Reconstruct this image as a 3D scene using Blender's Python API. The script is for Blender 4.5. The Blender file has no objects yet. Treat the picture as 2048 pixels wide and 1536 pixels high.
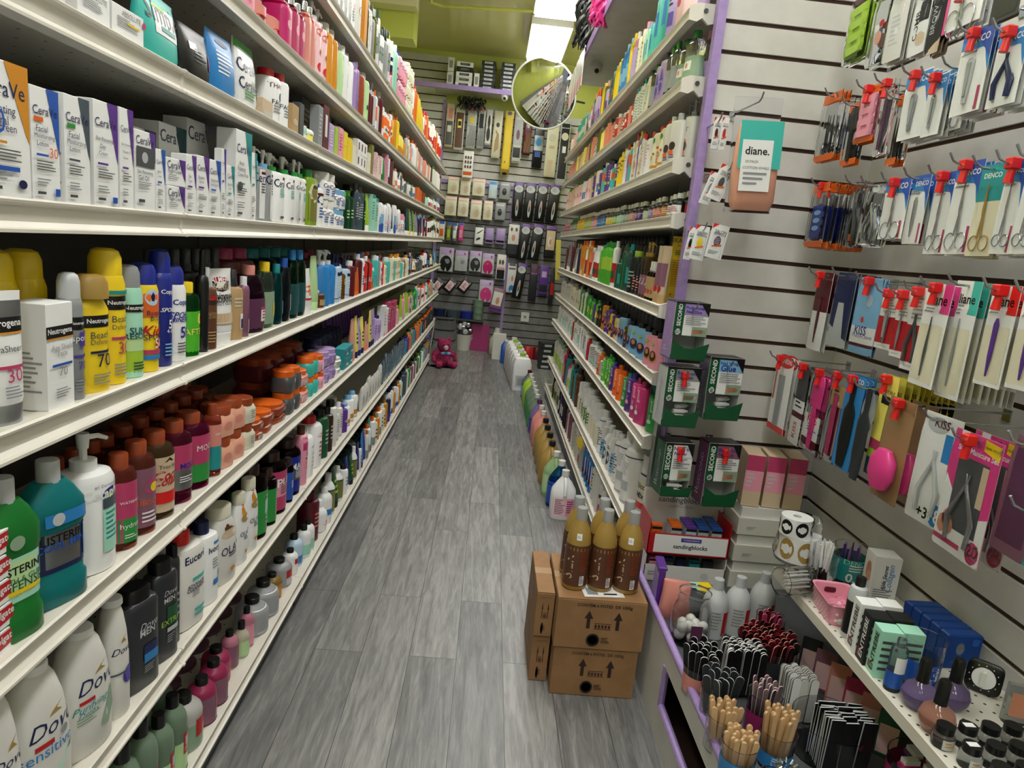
import bpy, math, random
from mathutils import Vector, Matrix
R = random.Random(7)
PI = math.pi
sin, cos = math.sin, math.cos

# ---------------------------------------------------------------- camera
FOC, YAW, PITCH, ROLL, CH = 1384.6, .0451, .1973, .1002, 1.6
_f = Vector((sin(YAW)*cos(PITCH), cos(YAW)*cos(PITCH), -sin(PITCH)))
_r = Vector((cos(YAW), -sin(YAW), 0)); _u = _r.cross(_f)
MR = cos(ROLL)*_r + sin(ROLL)*_u; MU = -sin(ROLL)*_r + cos(ROLL)*_u; MF = _f
scene = bpy.context.scene
COL = scene.collection
cd = bpy.data.cameras.new('camera'); cam = bpy.data.objects.new('camera', cd); COL.objects.link(cam)
cd.sensor_width = 36; cd.lens = FOC/2048*36; cd.clip_start = .02; cd.clip_end = 60
cam.matrix_world = Matrix(((MR[0], MU[0], -MF[0], 0), (MR[1], MU[1], -MF[1], 0), (MR[2], MU[2], -MF[2], CH), (0, 0, 0, 1)))
scene.camera = cam

# ---------------------------------------------------------------- world, exposure
scene.view_settings.view_transform = 'Standard'; scene.view_settings.look = 'None'
scene.view_settings.exposure = 0.22; scene.view_settings.gamma = 1; scene.view_settings.use_curve_mapping = False
wd = bpy.data.worlds.new('world'); scene.world = wd; wd.use_nodes = True
wd.node_tree.nodes['Background'].inputs[0].default_value = (.9, .92, 1, 1)
wd.node_tree.nodes['Background'].inputs[1].default_value = .2
LAMP = 14.0

# ---------------------------------------------------------------- picture measurements -> points on real planes
def _ray(px, py): return MR*((px-1024)/FOC) + MU*(-(py-768)/FOC) + MF
def atz(px, py, z): d = _ray(px, py); return Vector((0, 0, CH)) + d*((z-CH)/d.z)
def atx(px, py, x): d = _ray(px, py); return Vector((0, 0, CH)) + d*(x/d.x)
def aty(px, py, y): d = _ray(px, py); return Vector((0, 0, CH)) + d*(y/d.y)
def ycol(px, x, z):
    k = (px-1024)/FOC; A = MR - k*MF
    return -(A.x*x + A.z*(z-CH))/A.y
def ztop(py, x, y):
    k = (768-py)/FOC; A = MU - k*MF
    return CH - (A.x*x + A.y*y)/A.z
def dist(x, y, z): return MF.dot(Vector((x, y, z-CH)))

# ---------------------------------------------------------------- materials
PAL = dict(white='e9eaea', offwhite='d9d8d2', cream='e2dcc2', ivory='d2cfba', grey='8d9194', silver='b4b8bb', lightgrey='bcc0c2', darkgrey='4a4d50', charcoal='2a2d31', black='0e0f10',
 navy='17224f', darkblue='1b2a8c', blue='2456b0', azure='2a7fc4', sky='7fb4dc', paleblue='b4cde0', steel='5f7d9c', slate='41505c', teal='1f8f93', darkteal='12494d', turquoise='3fb9ae', mint='a2dcc4',
 darkgreen='14502f', green='2b8f3f', brightgreen='4fb52a', lime='a3c93a', palegreen='b8dca0', olive='7d7a3a', sage='8aa48a', yellow='eccc1d', lemon='ece06a', gold='a38442', amber='d08a20',
 orange='e0661c', brightorange='f0701a', coral='e0806a', peach='e0a48c', salmon='d88c80', pink='e597ad', palepink='efc6cd', rose='b83c68', magenta='c2206c', hotpink='d83a86', fuchsia='a02a6a',
 purple='5a2f8c', violet='4a3a9c', lavender='9c84bc', lilac='b89fd0', plum='5c3050', mauve='84586c', red='b81a22', brightred='d8201e', maroon='5a1420', brown='5c3824', darkbrown='33201a', rust='94401e', tan='b39468', beige='cdb79a',
 kraft='a07c54', wood='d8b488', skin='c8876c', oldwhite='c8c6bc')
def lin(h):
    o = []
    for i in (0, 2, 4):
        c = int(h[i:i+2], 16)/255
        o.append(c/12.92 if c <= .04045 else ((c+.055)/1.055)**2.4)
    return (*o, 1)
MATS = {}
def mat(k):
    """'name' plain plastic, 'name~' see-through tinted plastic, 'name^' foggy plastic, 'name!' metal, 'name_' matt card"""
    if k in MATS: return MATS[k]
    s = k[-1] if k[-1] in '~^!_' else ''
    n = k[:-1] if s else k
    m = bpy.data.materials.new(n + {'': '', '~': '_clear', '^': '_milky', '!': '_metal', '_': '_card'}[s]); m.use_nodes = True
    b = m.node_tree.nodes['Principled BSDF']; I = b.inputs
    c = lin(PAL[n]) if n in PAL else (.9, .92, .93, 1)
    I['Base Color'].default_value = c; I['Roughness'].default_value = .33
    if s == '~': I['Transmission Weight'].default_value = .93; I['Roughness'].default_value = .04; I['IOR'].default_value = 1.18
    if s == '^': I['Transmission Weight'].default_value = .45; I['Roughness'].default_value = .28; I['IOR'].default_value = 1.3
    if s == '!': I['Metallic'].default_value = 1; I['Roughness'].default_value = .25
    if s == '_': I['Roughness'].default_value = .6
    m.diffuse_color = c
    MATS[k] = m; return m
def nodemat(name, fn, rough=.5):
    m = bpy.data.materials.new(name); m.use_nodes = True; nt = m.node_tree
    b = nt.nodes['Principled BSDF']; b.inputs['Roughness'].default_value = rough
    fn(nt, b); MATS[name] = m; return m
def nd(nt, t, **kw):
    n = nt.nodes.new(t)
    for k, v in kw.items():
        if k.startswith('i_'): n.inputs[int(k[2:]) if k[2:].isdigit() else k[2:].replace('_', ' ')].default_value = v
        else: setattr(n, k, v)
    return n
def ramp(nt, stops):
    r = nt.nodes.new('ShaderNodeValToRGB'); e = r.color_ramp.elements
    e[0].position, e[0].color = stops[0]; e[1].position, e[1].color = stops[-1]
    for p, c in stops[1:-1]: x = e.new(p); x.color = c
    return r

# ---------------------------------------------------------------- mesh builder
class MB:
    def __init__(s): s.v = []; s.f = []; s.m = []; s.mats = []
    def mi(s, k):
        if k not in s.mats: s.mats.append(k)
        return s.mats.index(k)
    def add(s, vs, fs, k):
        o = len(s.v); s.v += [tuple(p) for p in vs]; i = s.mi(k)
        for f in fs: s.f.append(tuple(o+a for a in f)); s.m.append(i)
        return s
    def box(s, x0, y0, z0, x1, y1, z1, k, b=0):
        if b:
            vs = []
            for (z, i) in ((z0, b), (z0+b, 0), (z1-b, 0), (z1, b)):
                vs += [(x0+i, y0+i, z), (x1-i, y0+i, z), (x1-i, y1-i, z), (x0+i, y1-i, z)]
            fs = [(3, 2, 1, 0), (12, 13, 14, 15)]
            for l in range(3):
                for q in range(4): a = l*4+q; c = l*4+(q+1) % 4; fs.append((a, c, c+4, a+4))
            return s.add(vs, fs, k)
        return s.add([(x0, y0, z0), (x1, y0, z0), (x1, y1, z0), (x0, y1, z0), (x0, y0, z1), (x1, y0, z1), (x1, y1, z1), (x0, y1, z1)],
                     [(3, 2, 1, 0), (4, 5, 6, 7), (0, 1, 5, 4), (1, 2, 6, 5), (2, 3, 7, 6), (3, 0, 4, 7)], k)
    def loft(s, secs, k, n=16, e=2., cx=0, cy=0, caps=True, off=0):
        """secs: (z, half width, half depth)"""
        vs = []; fs = []
        for (z, a, b) in secs:
            for i in range(n):
                t = 2*PI*i/n; c = cos(t); d = sin(t)
                vs.append((cx+(a+off)*math.copysign(abs(c)**(2/e), c), cy+(b+off)*math.copysign(abs(d)**(2/e), d), z))
        for l in range(len(secs)-1):
            for i in range(n):
                j = (i+1) % n; fs.append((l*n+i, l*n+j, l*n+n+j, l*n+n+i))
        if caps: fs.append(tuple(range(n-1, -1, -1))); fs.append(tuple((len(secs)-1)*n+i for i in range(n)))
        return s.add(vs, fs, k)
    def cyl(s, cx, cy, z0, z1, r, k, n=16, r2=None): return s.loft([(z0, r, r), (z1, r2 or r, r2 or r)], k, n, 2, cx, cy)
    def tube(s, pts, r, k, n=8, caps=True):
        pts = [Vector(p) for p in pts]; vs = []; fs = []; up = None
        for i, p in enumerate(pts):
            t = (pts[min(i+1, len(pts)-1)]-pts[max(i-1, 0)]).normalized()
            if up is None: up = t.orthogonal().normalized()
            up = (up - t*up.dot(t)).normalized(); w = t.cross(up)
            rr = r[i] if isinstance(r, (list, tuple)) else r
            for q in range(n): a = 2*PI*q/n; vs.append(p + up*(rr*cos(a)) + w*(rr*sin(a)))
        for l in range(len(pts)-1):
            for q in range(n): j = (q+1) % n; fs.append((l*n+q, l*n+j, l*n+n+j, l*n+n+q))
        if caps: fs.append(tuple(range(n-1, -1, -1))); fs.append(tuple((len(pts)-1)*n+q for q in range(n)))
        return s.add(vs, fs, k)
    def ball(s, c, r, k, n=12, m=8, sz=1):
        secs = [(c[2]+r*sz*sin(-PI/2+PI*i/m), max(1e-4, r*cos(-PI/2+PI*i/m)), max(1e-4, r*cos(-PI/2+PI*i/m))) for i in range(m+1)]
        return s.loft(secs, k, n, 2, c[0], c[1])
    def prism(s, poly, y0, y1, k):
        """outline in (x,z), pushed from y0 to y1"""
        n = len(poly); vs = [(x, y0, z) for x, z in poly]+[(x, y1, z) for x, z in poly]
        return s.add(vs, [tuple(range(n)), tuple(range(2*n-1, n-1, -1))]+[(i, i+n, (i+1) % n+n, (i+1) % n) for i in range(n)], k)
    def join(s, o):
        for q, f in enumerate(o.f): pass
        b = len(s.v); s.v += o.v
        for f, m in zip(o.f, o.m): s.f.append(tuple(b+a for a in f)); s.m.append(s.mi(o.mats[m]))
        return s
    def xf(s, M):
        s.v = [tuple(M @ Vector(p)) for p in s.v]; return s
    def mesh(s, name, smooth=True):
        me = bpy.data.meshes.new(name); me.from_pydata(s.v, [], s.f)
        for k in s.mats: me.materials.append(MATS[k] if k in MATS else mat(k))
        me.polygons.foreach_set('material_index', s.m)
        if smooth:
            me.polygons.foreach_set('use_smooth', [True]*len(s.f)); me.update()
            me.set_sharp_from_angle(angle=.7)
        me.update(); return me
def ob(name, data, parent=None, loc=(0, 0, 0), rz=0, rot=None):
    o = bpy.data.objects.new(name, data); COL.objects.link(o); o.parent = parent
    o.location = loc; o.rotation_euler = rot or (0, 0, rz); return o
def tag(o, label=None, cat=None, group=None, kind=None):
    if label: o['label'] = label
    if cat: o['category'] = cat
    if group: o['group'] = group
    if kind: o['kind'] = kind
    return o
def thing(name, label, cat, loc=(0, 0, 0), rz=0, group=None, rot=None): return tag(ob(name, None, None, loc, rz, rot), label, cat, group)
def part(name, mb, parent, smooth=True): return ob(name, mb.mesh(name, smooth), parent)
def struct(name, mb, smooth=False): return tag(ob(name, mb.mesh(name, smooth)), kind='structure')
def solo(name, mb, label, cat, loc=(0, 0, 0), rz=0, group=None, rot=None, smooth=True): return tag(ob(name, mb.mesh(name, smooth), None, loc, rz, rot), label, cat, group)

# ---------------------------------------------------------------- lettering
TXT = {}
def text2d(t, bold=False, it=False):
    k = (t, bold, it)
    if k in TXT: return TXT[k]
    cu = bpy.data.curves.new('letters', 'FONT'); cu.body = t; cu.resolution_u = 2; cu.offset = .018 if bold else 0; cu.shear = .35 if it else 0
    o = bpy.data.objects.new('letters', cu); me = o.to_mesh()
    vs = [(v.co.x, v.co.y) for v in me.vertices]; fs = [tuple(p.vertices) for p in me.polygons]
    o.to_mesh_clear(); bpy.data.objects.remove(o); bpy.data.curves.remove(cu)
    if not vs: vs = [(0, 0), (1, 0), (1, 1)]; fs = [(0, 1, 2)]
    x0 = min(v[0] for v in vs); x1 = max(v[0] for v in vs); y0 = min(v[1] for v in vs); y1 = max(v[1] for v in vs); w = x1-x0
    TXT[k] = ([((x-(x0+x1)/2)/w, (y-(y0+y1)/2)/w) for x, y in vs], fs, (y1-y0)/w); return TXT[k]

# deco language, elements joined by ';' -- u runs -1..1 across the front, v 0..1 up the body
#  R u0 v0 u1 v1 col | B v0 v1 col (all round) | T text u v width col [b|i] | V text u v height col | L u0 v0 u1 v1 n col | O u v ru rv col | P col u v u v ...
def deco(mb, spec, sect, hw, hh, step=.00035, curved=True, band=None, y0=0):
    """sect(z)->(half width, half depth, exponent); writes onto the -Y face"""
    lay = 0; rr = random.Random(len(spec)*7+3)
    def P(x, z, o):
        a, b, e = sect(z); q = min(.985, abs(x)/a) if a > 0 else 0
        if not curved: return (x, -b-o, z)
        return (math.copysign(q*a, x), -(b*(1-q**e)**(1/e))-o, z)
    for el in spec.split(';'):
        t = el.split()
        if not t: continue
        lay += 1; o = .0004+step*min(lay, 8); c = t[0]
        if c == 'R':
            u0, v0, u1, v1 = map(float, t[1:5]); nx = 8 if curved else 1; nz = max(1, int((v1-v0)*10)) if curved else 1
            vs = [P((u0+(u1-u0)*i/nx)*hw, (v0+(v1-v0)*j/nz)*hh, o) for j in range(nz+1) for i in range(nx+1)]
            mb.add(vs, [(j*(nx+1)+i, j*(nx+1)+i+1, (j+1)*(nx+1)+i+1, (j+1)*(nx+1)+i) for j in range(nz) for i in range(nx)], t[5])
        elif c == 'B':
            v0, v1 = float(t[1]), float(t[2]); nz = max(1, int((v1-v0)*10))
            secs = []
            for j in range(nz+1):
                z = (v0+(v1-v0)*j/nz)*hh; a, b, e = sect(z); secs.append((z, a, b))
            mb.loft(secs, t[3], 20, sect(0)[2], 0, 0, False, off=o)
        elif c in 'TV':
            s = t[1].replace('_', ' '); u, v, w = float(t[2]), float(t[3]), float(t[4])
            if curved and c == 'T': w = min(w, .9); u = max(-(.95-w), min(.95-w, u))
            pts, fs, _ = text2d(s, 'b' in t[6:], 'i' in t[6:])
            if c == 'T': W_ = w*2*hw; vs = [P(u*hw+x*W_, v*hh+y*W_, o) for x, y in pts]
            else: W_ = w*hh; vs = [P(u*hw-y*W_, v*hh+x*W_, o) for x, y in pts]
            mb.add(vs, fs, t[5])
        elif c == 'L':
            u0, v0, u1, v1 = map(float, t[1:5]); n = int(t[5]); h = (v1-v0)/n
            for i in range(n):
                e1 = u0+(u1-u0)*rr.uniform(.55, 1); za, zb = (v1-h*i)*hh, (v1-h*i-h*.42)*hh; nx = 5 if curved else 1
                vs = [P((u0+(e1-u0)*q/nx)*hw, z, o) for z in (zb, za) for q in range(nx+1)]
                mb.add(vs, [(q, q+1, nx+2+q, nx+1+q) for q in range(nx)], t[6])
        elif c == 'O':
            u, v, ru, rv = map(float, t[1:5]); n = 16
            vs = [P(u*hw, v*hh, o)]
            for q in range(n): a = 2*PI*q/n; vs.append(P((u+ru*cos(a))*hw, (v+rv*sin(a))*hh, o))
            mb.add(vs, [(0, 1+q, 1+(q+1) % n) for q in range(n)], t[5])
        elif c == 'P':
            q = [float(a) for a in t[2:]]; vs = [P(q[i]*hw, q[i+1]*hh, o) for i in range(0, len(q), 2)]
            mb.add(vs, [tuple(range(len(vs)))], t[1])
    return mb
# ---------------------------------------------------------------- products: every one stands at the origin, front towards -Y
SHAPES = {  # body profile (height fraction, width, depth), exponent, cap width share
 'cyl':  ([(0, .9, .9), (.015, 1, 1), (.9, 1, 1), (.97, .88, .88), (1, .6, .6)], 2),
 'sq':   ([(0, .92, .9), (.02, 1, 1), (.88, 1, 1), (.96, .8, .8), (1, .5, .5)], 4),
 'bos':  ([(0, .9, .9), (.03, 1, 1), (.68, 1, 1), (.78, .93, .93), (.88, .68, .68), (.95, .42, .42), (1, .36, .36)], 2),
 'oval': ([(0, .86, .86), (.03, .95, .95), (.3, 1, 1), (.62, .97, .97), (.82, .86, .9), (.94, .62, .8), (1, .45, .7)], 2.4),
 'dove': ([(0, .9, .9), (.03, .98, 1), (.3, 1, 1), (.55, .93, 1), (.75, .8, .9), (.9, .6, .72), (.97, .42, .55), (1, .25, .4)], 2.3),
 'slab': ([(0, .94, .9), (.02, 1, 1), (.93, .98, 1), (.98, .9, .9), (1, .7, .7)], 3.2),
 'neck': ([(0, .9, .9), (.03, 1, 1), (.5, 1, 1), (.62, .9, .9), (.72, .62, .62), (.78, .42, .42), (1, .36, .36)], 2),
 'jar':  ([(0, .86, .86), (.05, .97, .97), (.5, 1, 1), (.82, 1, 1), (.93, .9, .9), (1, .86, .86)], 3),
 'waist':([(0, .92, .92), (.03, 1, 1), (.28, .98, 1), (.5, .84, .92), (.68, .92, .96), (.85, .96, .95), (.95, .7, .7), (1, .45, .5)], 2.3),
 'list': ([(0, .92, .9), (.02, 1, 1), (.2, 1, 1), (.23, .9, .92), (.62, .9, .92), (.66, 1, 1), (.82, .98, .98), (.93, .7, .75), (1, .45, .5)], 3),
 'soap': ([(0, .92, .92), (.02, 1, 1), (.76, 1, 1), (.86, .94, .94), (.94, .76, .76), (.985, .46, .46), (1, .42, .42)], 2),
 'glb':  ([(0, .55, .55), (.06, .75, .75), (.3, 1, 1), (.5, 1.05, 1.05), (.75, .85, .85), (.92, .45, .45), (1, .3, .3)], 2),
 'gold': ([(0, .93, .93), (.02, 1, 1), (.6, 1, 1), (.74, .93, .93), (.86, .76, .76), (.95, .52, .52), (1, .42, .42)], 2),
}
NAMES = dict(ctn=('carton', 'carton'), pump=('pump_bottle', 'pump bottle'), bot=('bottle', 'bottle'), aero=('spray_can', 'spray can'), tube=('squeeze_tube', 'tube'), jar=('cosmetic_jar', 'jar'),
 mist=('spray_bottle', 'spray bottle'), flip=('bottle', 'bottle'), drop=('oil_bottle', 'small bottle'), pack=('flat_pack', 'pack'), jug=('gallon_jug', 'jug'), stick=('deodorant', 'deodorant'), pouch=('pouch', 'pouch'))
def secfn(prof, e, hw, hd, hb):
    def f(z):
        t = max(0, min(1, z/hb))
        for (a, w0, d0), (b, w1, d1) in zip(prof, prof[1:]):
            if t <= b: q = (t-a)/(b-a) if b > a else 0; return (w0+(w1-w0)*q)*hw, (d0+(d1-d0)*q)*hd, e
        return prof[-1][1]*hw, prof[-1][2]*hd, e
    return f
def pumptop(mb, z, r, h, k, side=1):
    mb.cyl(0, 0, z, z+h*.3, r, k, 14); k = 'offwhite' if k in ('green', 'sky', 'blue') else k
    mb.cyl(0, 0, z+h*.3, z+h*.62, r*.3, k, 8)
    mb.loft([(z+h*.6, r*.42, r*.42), (z+h*.9, r*.5, r*.5), (z+h, r*.46, r*.46)], k, 12)
    mb.tube([(0, 0, z+h*.88), (side*r*1.2, -r*.2, z+h*.86), (side*r*2., -r*.3, z+h*.74)], [r*.26, r*.22, r*.16], k, 6)
def product(kind, bc, cc, w, h, d, dec='', shape=None, near=True):
    """-> list of (part name, MB)"""
    n = 22 if near else 12; out = []; hw, hd = w/2, d/2; body = MB(); lab = MB()
    if kind == 'ctn':
        body.box(-hw, -hd, 0, hw, hd, h, bc+'_' if bc[-1] not in '_~^' else bc, min(.0012, w*.04))
        if dec: deco(lab, dec, lambda z: (hw, hd, 2), hw, h, curved=False)
        if near and dec and 'S' in (cc or ''):
            side = MB(); deco(side, 'L -.8 .15 .8 .55 9 grey', lambda z: (hd, hw, 2), hd, h, curved=False); side.xf(Matrix.Rotation(-PI/2, 4, 'Z')); lab.join(side)
    elif kind == 'pack':
        body.loft([(0, hw*.96, hd*.1), (h*.05, hw, hd*.7), (h*.5, hw, hd), (h*.9, hw, hd*.7), (h, hw*.98, hd*.08)], bc, n, 5)
        if dec: deco(lab, dec, secfn([(0, .96, .1), (.05, 1, .7), (.5, 1, 1), (.9, 1, .7), (1, .98, .08)], 5, hw, hd, h), hw, h)
    elif kind == 'pouch':
        pr_ = [(0, .85, .9), (.12, 1, 1), (.5, 1, .85), (.8, 1, .45), (.93, 1, .1), (1, 1, .06)]
        s = secfn(pr_, 3, hw, hd, h); body.loft([(t*h, a*hw, b*hd) for t, a, b in pr_], bc, n, 3)
        if dec: deco(lab, dec, s, hw, h)
    elif kind == 'tube':
        ch = h*.16; pr_ = [(0, .86, .86), (.04, .92, .9), (.5, .98, .62), (.9, 1.02, .16), (1, 1.03, .07)]
        cap = MB().loft([(0, hw*.84, hd*.84), (ch*.95, hw*.88, hd*.88), (ch, hw*.84, hd*.84)], cc, n)
        body.loft([(ch+t*(h-ch), a*hw, b*hd) for t, a, b in pr_], bc, n)
        if dec: deco(lab, dec, secfn([(0, .86, .86), (.15, .86, .86), (.2, .92, .9), (.58, .98, .62), (.92, 1.02, .16), (1, 1.03, .07)], 2, hw, hd, h), hw, h)
        out.append(('cap', cap))
    elif kind == 'stick':
        body.loft([(0, hw, hd), (h*.62, hw, hd)], bc, n, 2.6)
        cap = MB().loft([(h*.62, hw*.97, hd*.97), (h*.85, hw*.95, hd*.95), (h*.95, hw*.75, hd*.75), (h, hw*.3, hd*.3)], cc, n, 2.6)
        if dec: deco(lab, dec, lambda z: (hw, hd, 2.6), hw, h*.62)
        out.append(('cap', cap))
    elif kind == 'jar':
        hb = h*.72; pr_, e = SHAPES['jar']; e = 2.6 if shape == 'r' else 4 if shape == 's' else 3; s = secfn(pr_, e, hw, hd, hb)
        body.loft([(t*hb, a*hw, b*hd) for t, a, b in pr_], bc, n, e)
        cap = MB().loft([(hb*.97, hw*.93, hd*.93), (h*.97, hw*.95, hd*.95), (h, hw*.9, hd*.9)], cc, n)
        if dec: deco(lab, dec, s, hw, hb)
        out.append(('lid', cap))
    elif kind == 'jug':
        hb = h*.9; pr_ = [(0, .95, .95), (.03, 1, 1), (.55, 1, 1), (.68, .93, .9), (.85, .55, .5), (.95, .3, .3), (1, .26, .26)]
        s = secfn(pr_, 2.8, hw, hd, hb); body.loft([(t*hb, a*hw, b*hd) for t, a, b in pr_], bc, n, 2.8)
        cap = MB().cyl(0, 0, hb*.99, h, hw*.3, cc, 14)
        hn = MB().tube([(0, -hw*.25, hb*.93), (0, -hw*.62, hb*.9), (0, -hw*.98, hb*.74), (0, -hw*.98, hb*.6)], hw*.14, bc, 8)
        if dec: deco(lab, dec, s, hw, hb)
        out += [('cap', cap), ('handle', hn)]
    else:
        shp = shape or {'pump': 'cyl', 'bot': 'cyl', 'aero': 'cyl', 'mist': 'cyl', 'flip': 'oval', 'drop': 'soap'}[kind]
        pr_, e = SHAPES[shp]
        ct = {'pump': .26, 'bot': .14, 'aero': .17, 'mist': .24, 'flip': .12, 'drop': .2 if shape == 'bos' else .15}[kind]
        if shp == 'dove': ct = .03
        if shp == 'glb': ct = .48
        hb = h*(1-ct); s = secfn(pr_, e, hw, hd, hb)
        body.loft([(t*hb, a*hw, b*hd) for t, a, b in pr_], bc, n, e)
        cap = MB(); r = min(hw, hd)*{'pump': .52, 'bot': .55, 'aero': .9, 'mist': .5, 'flip': .72, 'drop': .55}[kind]
        if shp in ('bos', 'neck', 'gold', 'soap'): r = min(hw, hd)*.44
        if shp == 'glb': r = hw*.38
        if kind == 'pump': pumptop(cap, hb*.985, r, h-hb*.985, cc)
        elif kind == 'aero':
            r = hw*.86; cap.loft([(hb*.97, r, r), (hb+(h-hb)*.6, r*.97, r*.97), (hb+(h-hb)*.9, r*.8, r*.8), (h, r*.5, r*.5)], cc, n)
        elif kind == 'mist':
            cap.cyl(0, 0, hb*.98, hb+(h-hb)*.3, r, cc, 12); cap.loft([(hb+(h-hb)*.3, r*.85, r*.85), (h*.99, r*.8, r*.8), (h, r*.7, r*.7)], cc, 12)
        elif kind == 'flip' and shp != 'dove': cap.loft([(hb*.97, hw*.6, hd*.8), (h*.985, hw*.6, hd*.78), (h, hw*.55, hd*.7)], cc, n, e)
        else:
            cap.loft([(hb*.975, r, r), (h*.985, r, r), (h, r*.92, r*.92)], cc, 14)
        if dec: deco(lab, dec, s, hw, hb)
        out.append(('pump' if kind == 'pump' else 'cap', cap))
    out.insert(0, ('body', body))
    if lab.v: out.append(('label', lab))
    return out

PLN = {'left run, top level': 'lotion_bottle', 'left run, seventh level': 'body_lotion', 'left run, sixth level': 'face_toner', 'left run, fifth level': 'face_cleanser', 'left run, fourth level': 'body_oil', 'left run, third level': 'shower_gel', 'left run, second level': 'body_wash', 'left run, bottom level': 'liquid_soap', 'right run, top level': 'baby_wash', 'right run, eighth level': 'baby_lotion', 'right run, seventh level': 'hair_milk', 'right run, fifth level': 'hair_oil', 'right run, fourth level': 'hair_conditioner', 'right run, third level': 'shampoo_bottle', 'right run, second level': 'hair_mask', 'right run, bottom level': 'hair_rinse'}
BN = dict(bot='lotion_bottle', flip='body_wash', cyl='lotion_bottle', sq='mist_bottle', slab='shampoo_bottle', oval='toner_bottle', waist='gel_bottle', bos='soap_bottle', list='mouthwash_bottle', dove='body_wash')
CACHE = {}
ITEMS = []   # (object, description, place, distance along run, row)
def make(name, kind, bc, cc, w, h, d, dec, shape, near):
    key = (kind, bc, cc, round(w, 3), round(h, 3), round(d, 3), dec, shape, near)
    if key not in CACHE:
        ps = product(kind, bc, cc, w, h, d, dec, shape, near)
        if near: CACHE[key] = [(pn, mb.mesh(pn)) for pn, mb in ps]
        else:
            m = MB()
            for _, q in ps: m.join(q)
            CACHE[key] = m.mesh(name)
    c = CACHE[key]
    if near:
        o = ob(name, None)
        for pn, me in c: ob(pn, me, o)
        return o
    return ob(name, c)
CN = {'cupclear': 'glassy', 'lightgrey': 'light grey', 'darkgrey': 'dark grey', 'offwhite': 'off-white', 'darkblue': 'dark blue', 'paleblue': 'pale blue', 'darkgreen': 'dark green', 'darkteal': 'dark teal', 'brightgreen': 'bright green', 'palegreen': 'pale green', 'brightorange': 'bright orange', 'palepink': 'pale pink', 'hotpink': 'hot pink', 'brightred': 'bright red', 'darkbrown': 'dark brown', 'oldwhite': 'dull white'}
def cname(k):
    s = k[-1] if k[-1] in '~^!_' else ''; n = k.rstrip('~^!_')
    return {'~': 'clear ', '^': 'milky '}.get(s, '')+CN.get(n, n)
def describe(kind, bc, cc, extra):
    nm = NAMES[kind][1]; s = f"{cname(bc)} {nm}"
    if extra: s = extra if ' ' in extra and extra.split()[0] in ('a',) else f"{s} {extra}"
    elif cc and cc != 'S' and kind != 'pack' and kind != 'pouch' and kind != 'ctn': s += f" with {cname(cc)} {'lid' if kind=='jar' else 'pump' if kind=='pump' else 'cap'}"
    return s
ORD = 'first second third fourth fifth sixth seventh eighth ninth tenth eleventh twelfth thirteenth fourteenth fifteenth sixteenth seventeenth eighteenth nineteenth twentieth'.split()
TENS = {2: 'twenty', 3: 'thirty', 4: 'forty', 5: 'fifty', 6: 'sixty', 7: 'seventy', 8: 'eighty', 9: 'ninety'}
def ordinal(i):
    if i < 20: return ORD[i]
    t, u = divmod(i+1, 10); return TENS[t].replace('y', 'ieth') if u == 0 else TENS[t]+'-'+ORD[u-1]
import re
def WC(s): return len(re.findall(r"[A-Za-z0-9']+", s))
def finish_labels():
    by = {}
    for it in ITEMS: by.setdefault((it[1], it[2]), []).append(it)
    for (desc, place), L in by.items():
        L.sort(key=lambda t: t[3])
        for i, it in enumerate(L):
            o = it[0]
            nth = '' if len(L) == 1 else f", {ordinal(i)} from the camera"
            l = f"{desc}{nth}, {place}"; short = place.replace(' level', '').replace('left run, ', 'left run ').replace('right run, ', 'right run ')
            if WC(l) > 16: l = f"{desc}{nth.replace(' from the camera', ' along')}, {short}"
            while WC(l) > 16: desc = ' '.join(desc.split()[:-1]); l = f"{desc}{nth.replace(' from the camera', ' along')}, {short}"
            if 0: l = f"{' '.join(desc.split()[:16-WC(nth.replace(' from the camera', ' along')+short)])}{nth.replace(' from the camera', ' along')}, {short}"
            o['label'] = l
            if len(L) > 1: o['group'] = f"{desc}, {place}"
OCC = {}
WMAX = dict(ctn=.18, pack=.17, pouch=.22, tube=.13, stick=.075, aero=.095, jar=.15, drop=.13, bot=.15, flip=.14, mist=.07, pump=.13)
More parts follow.
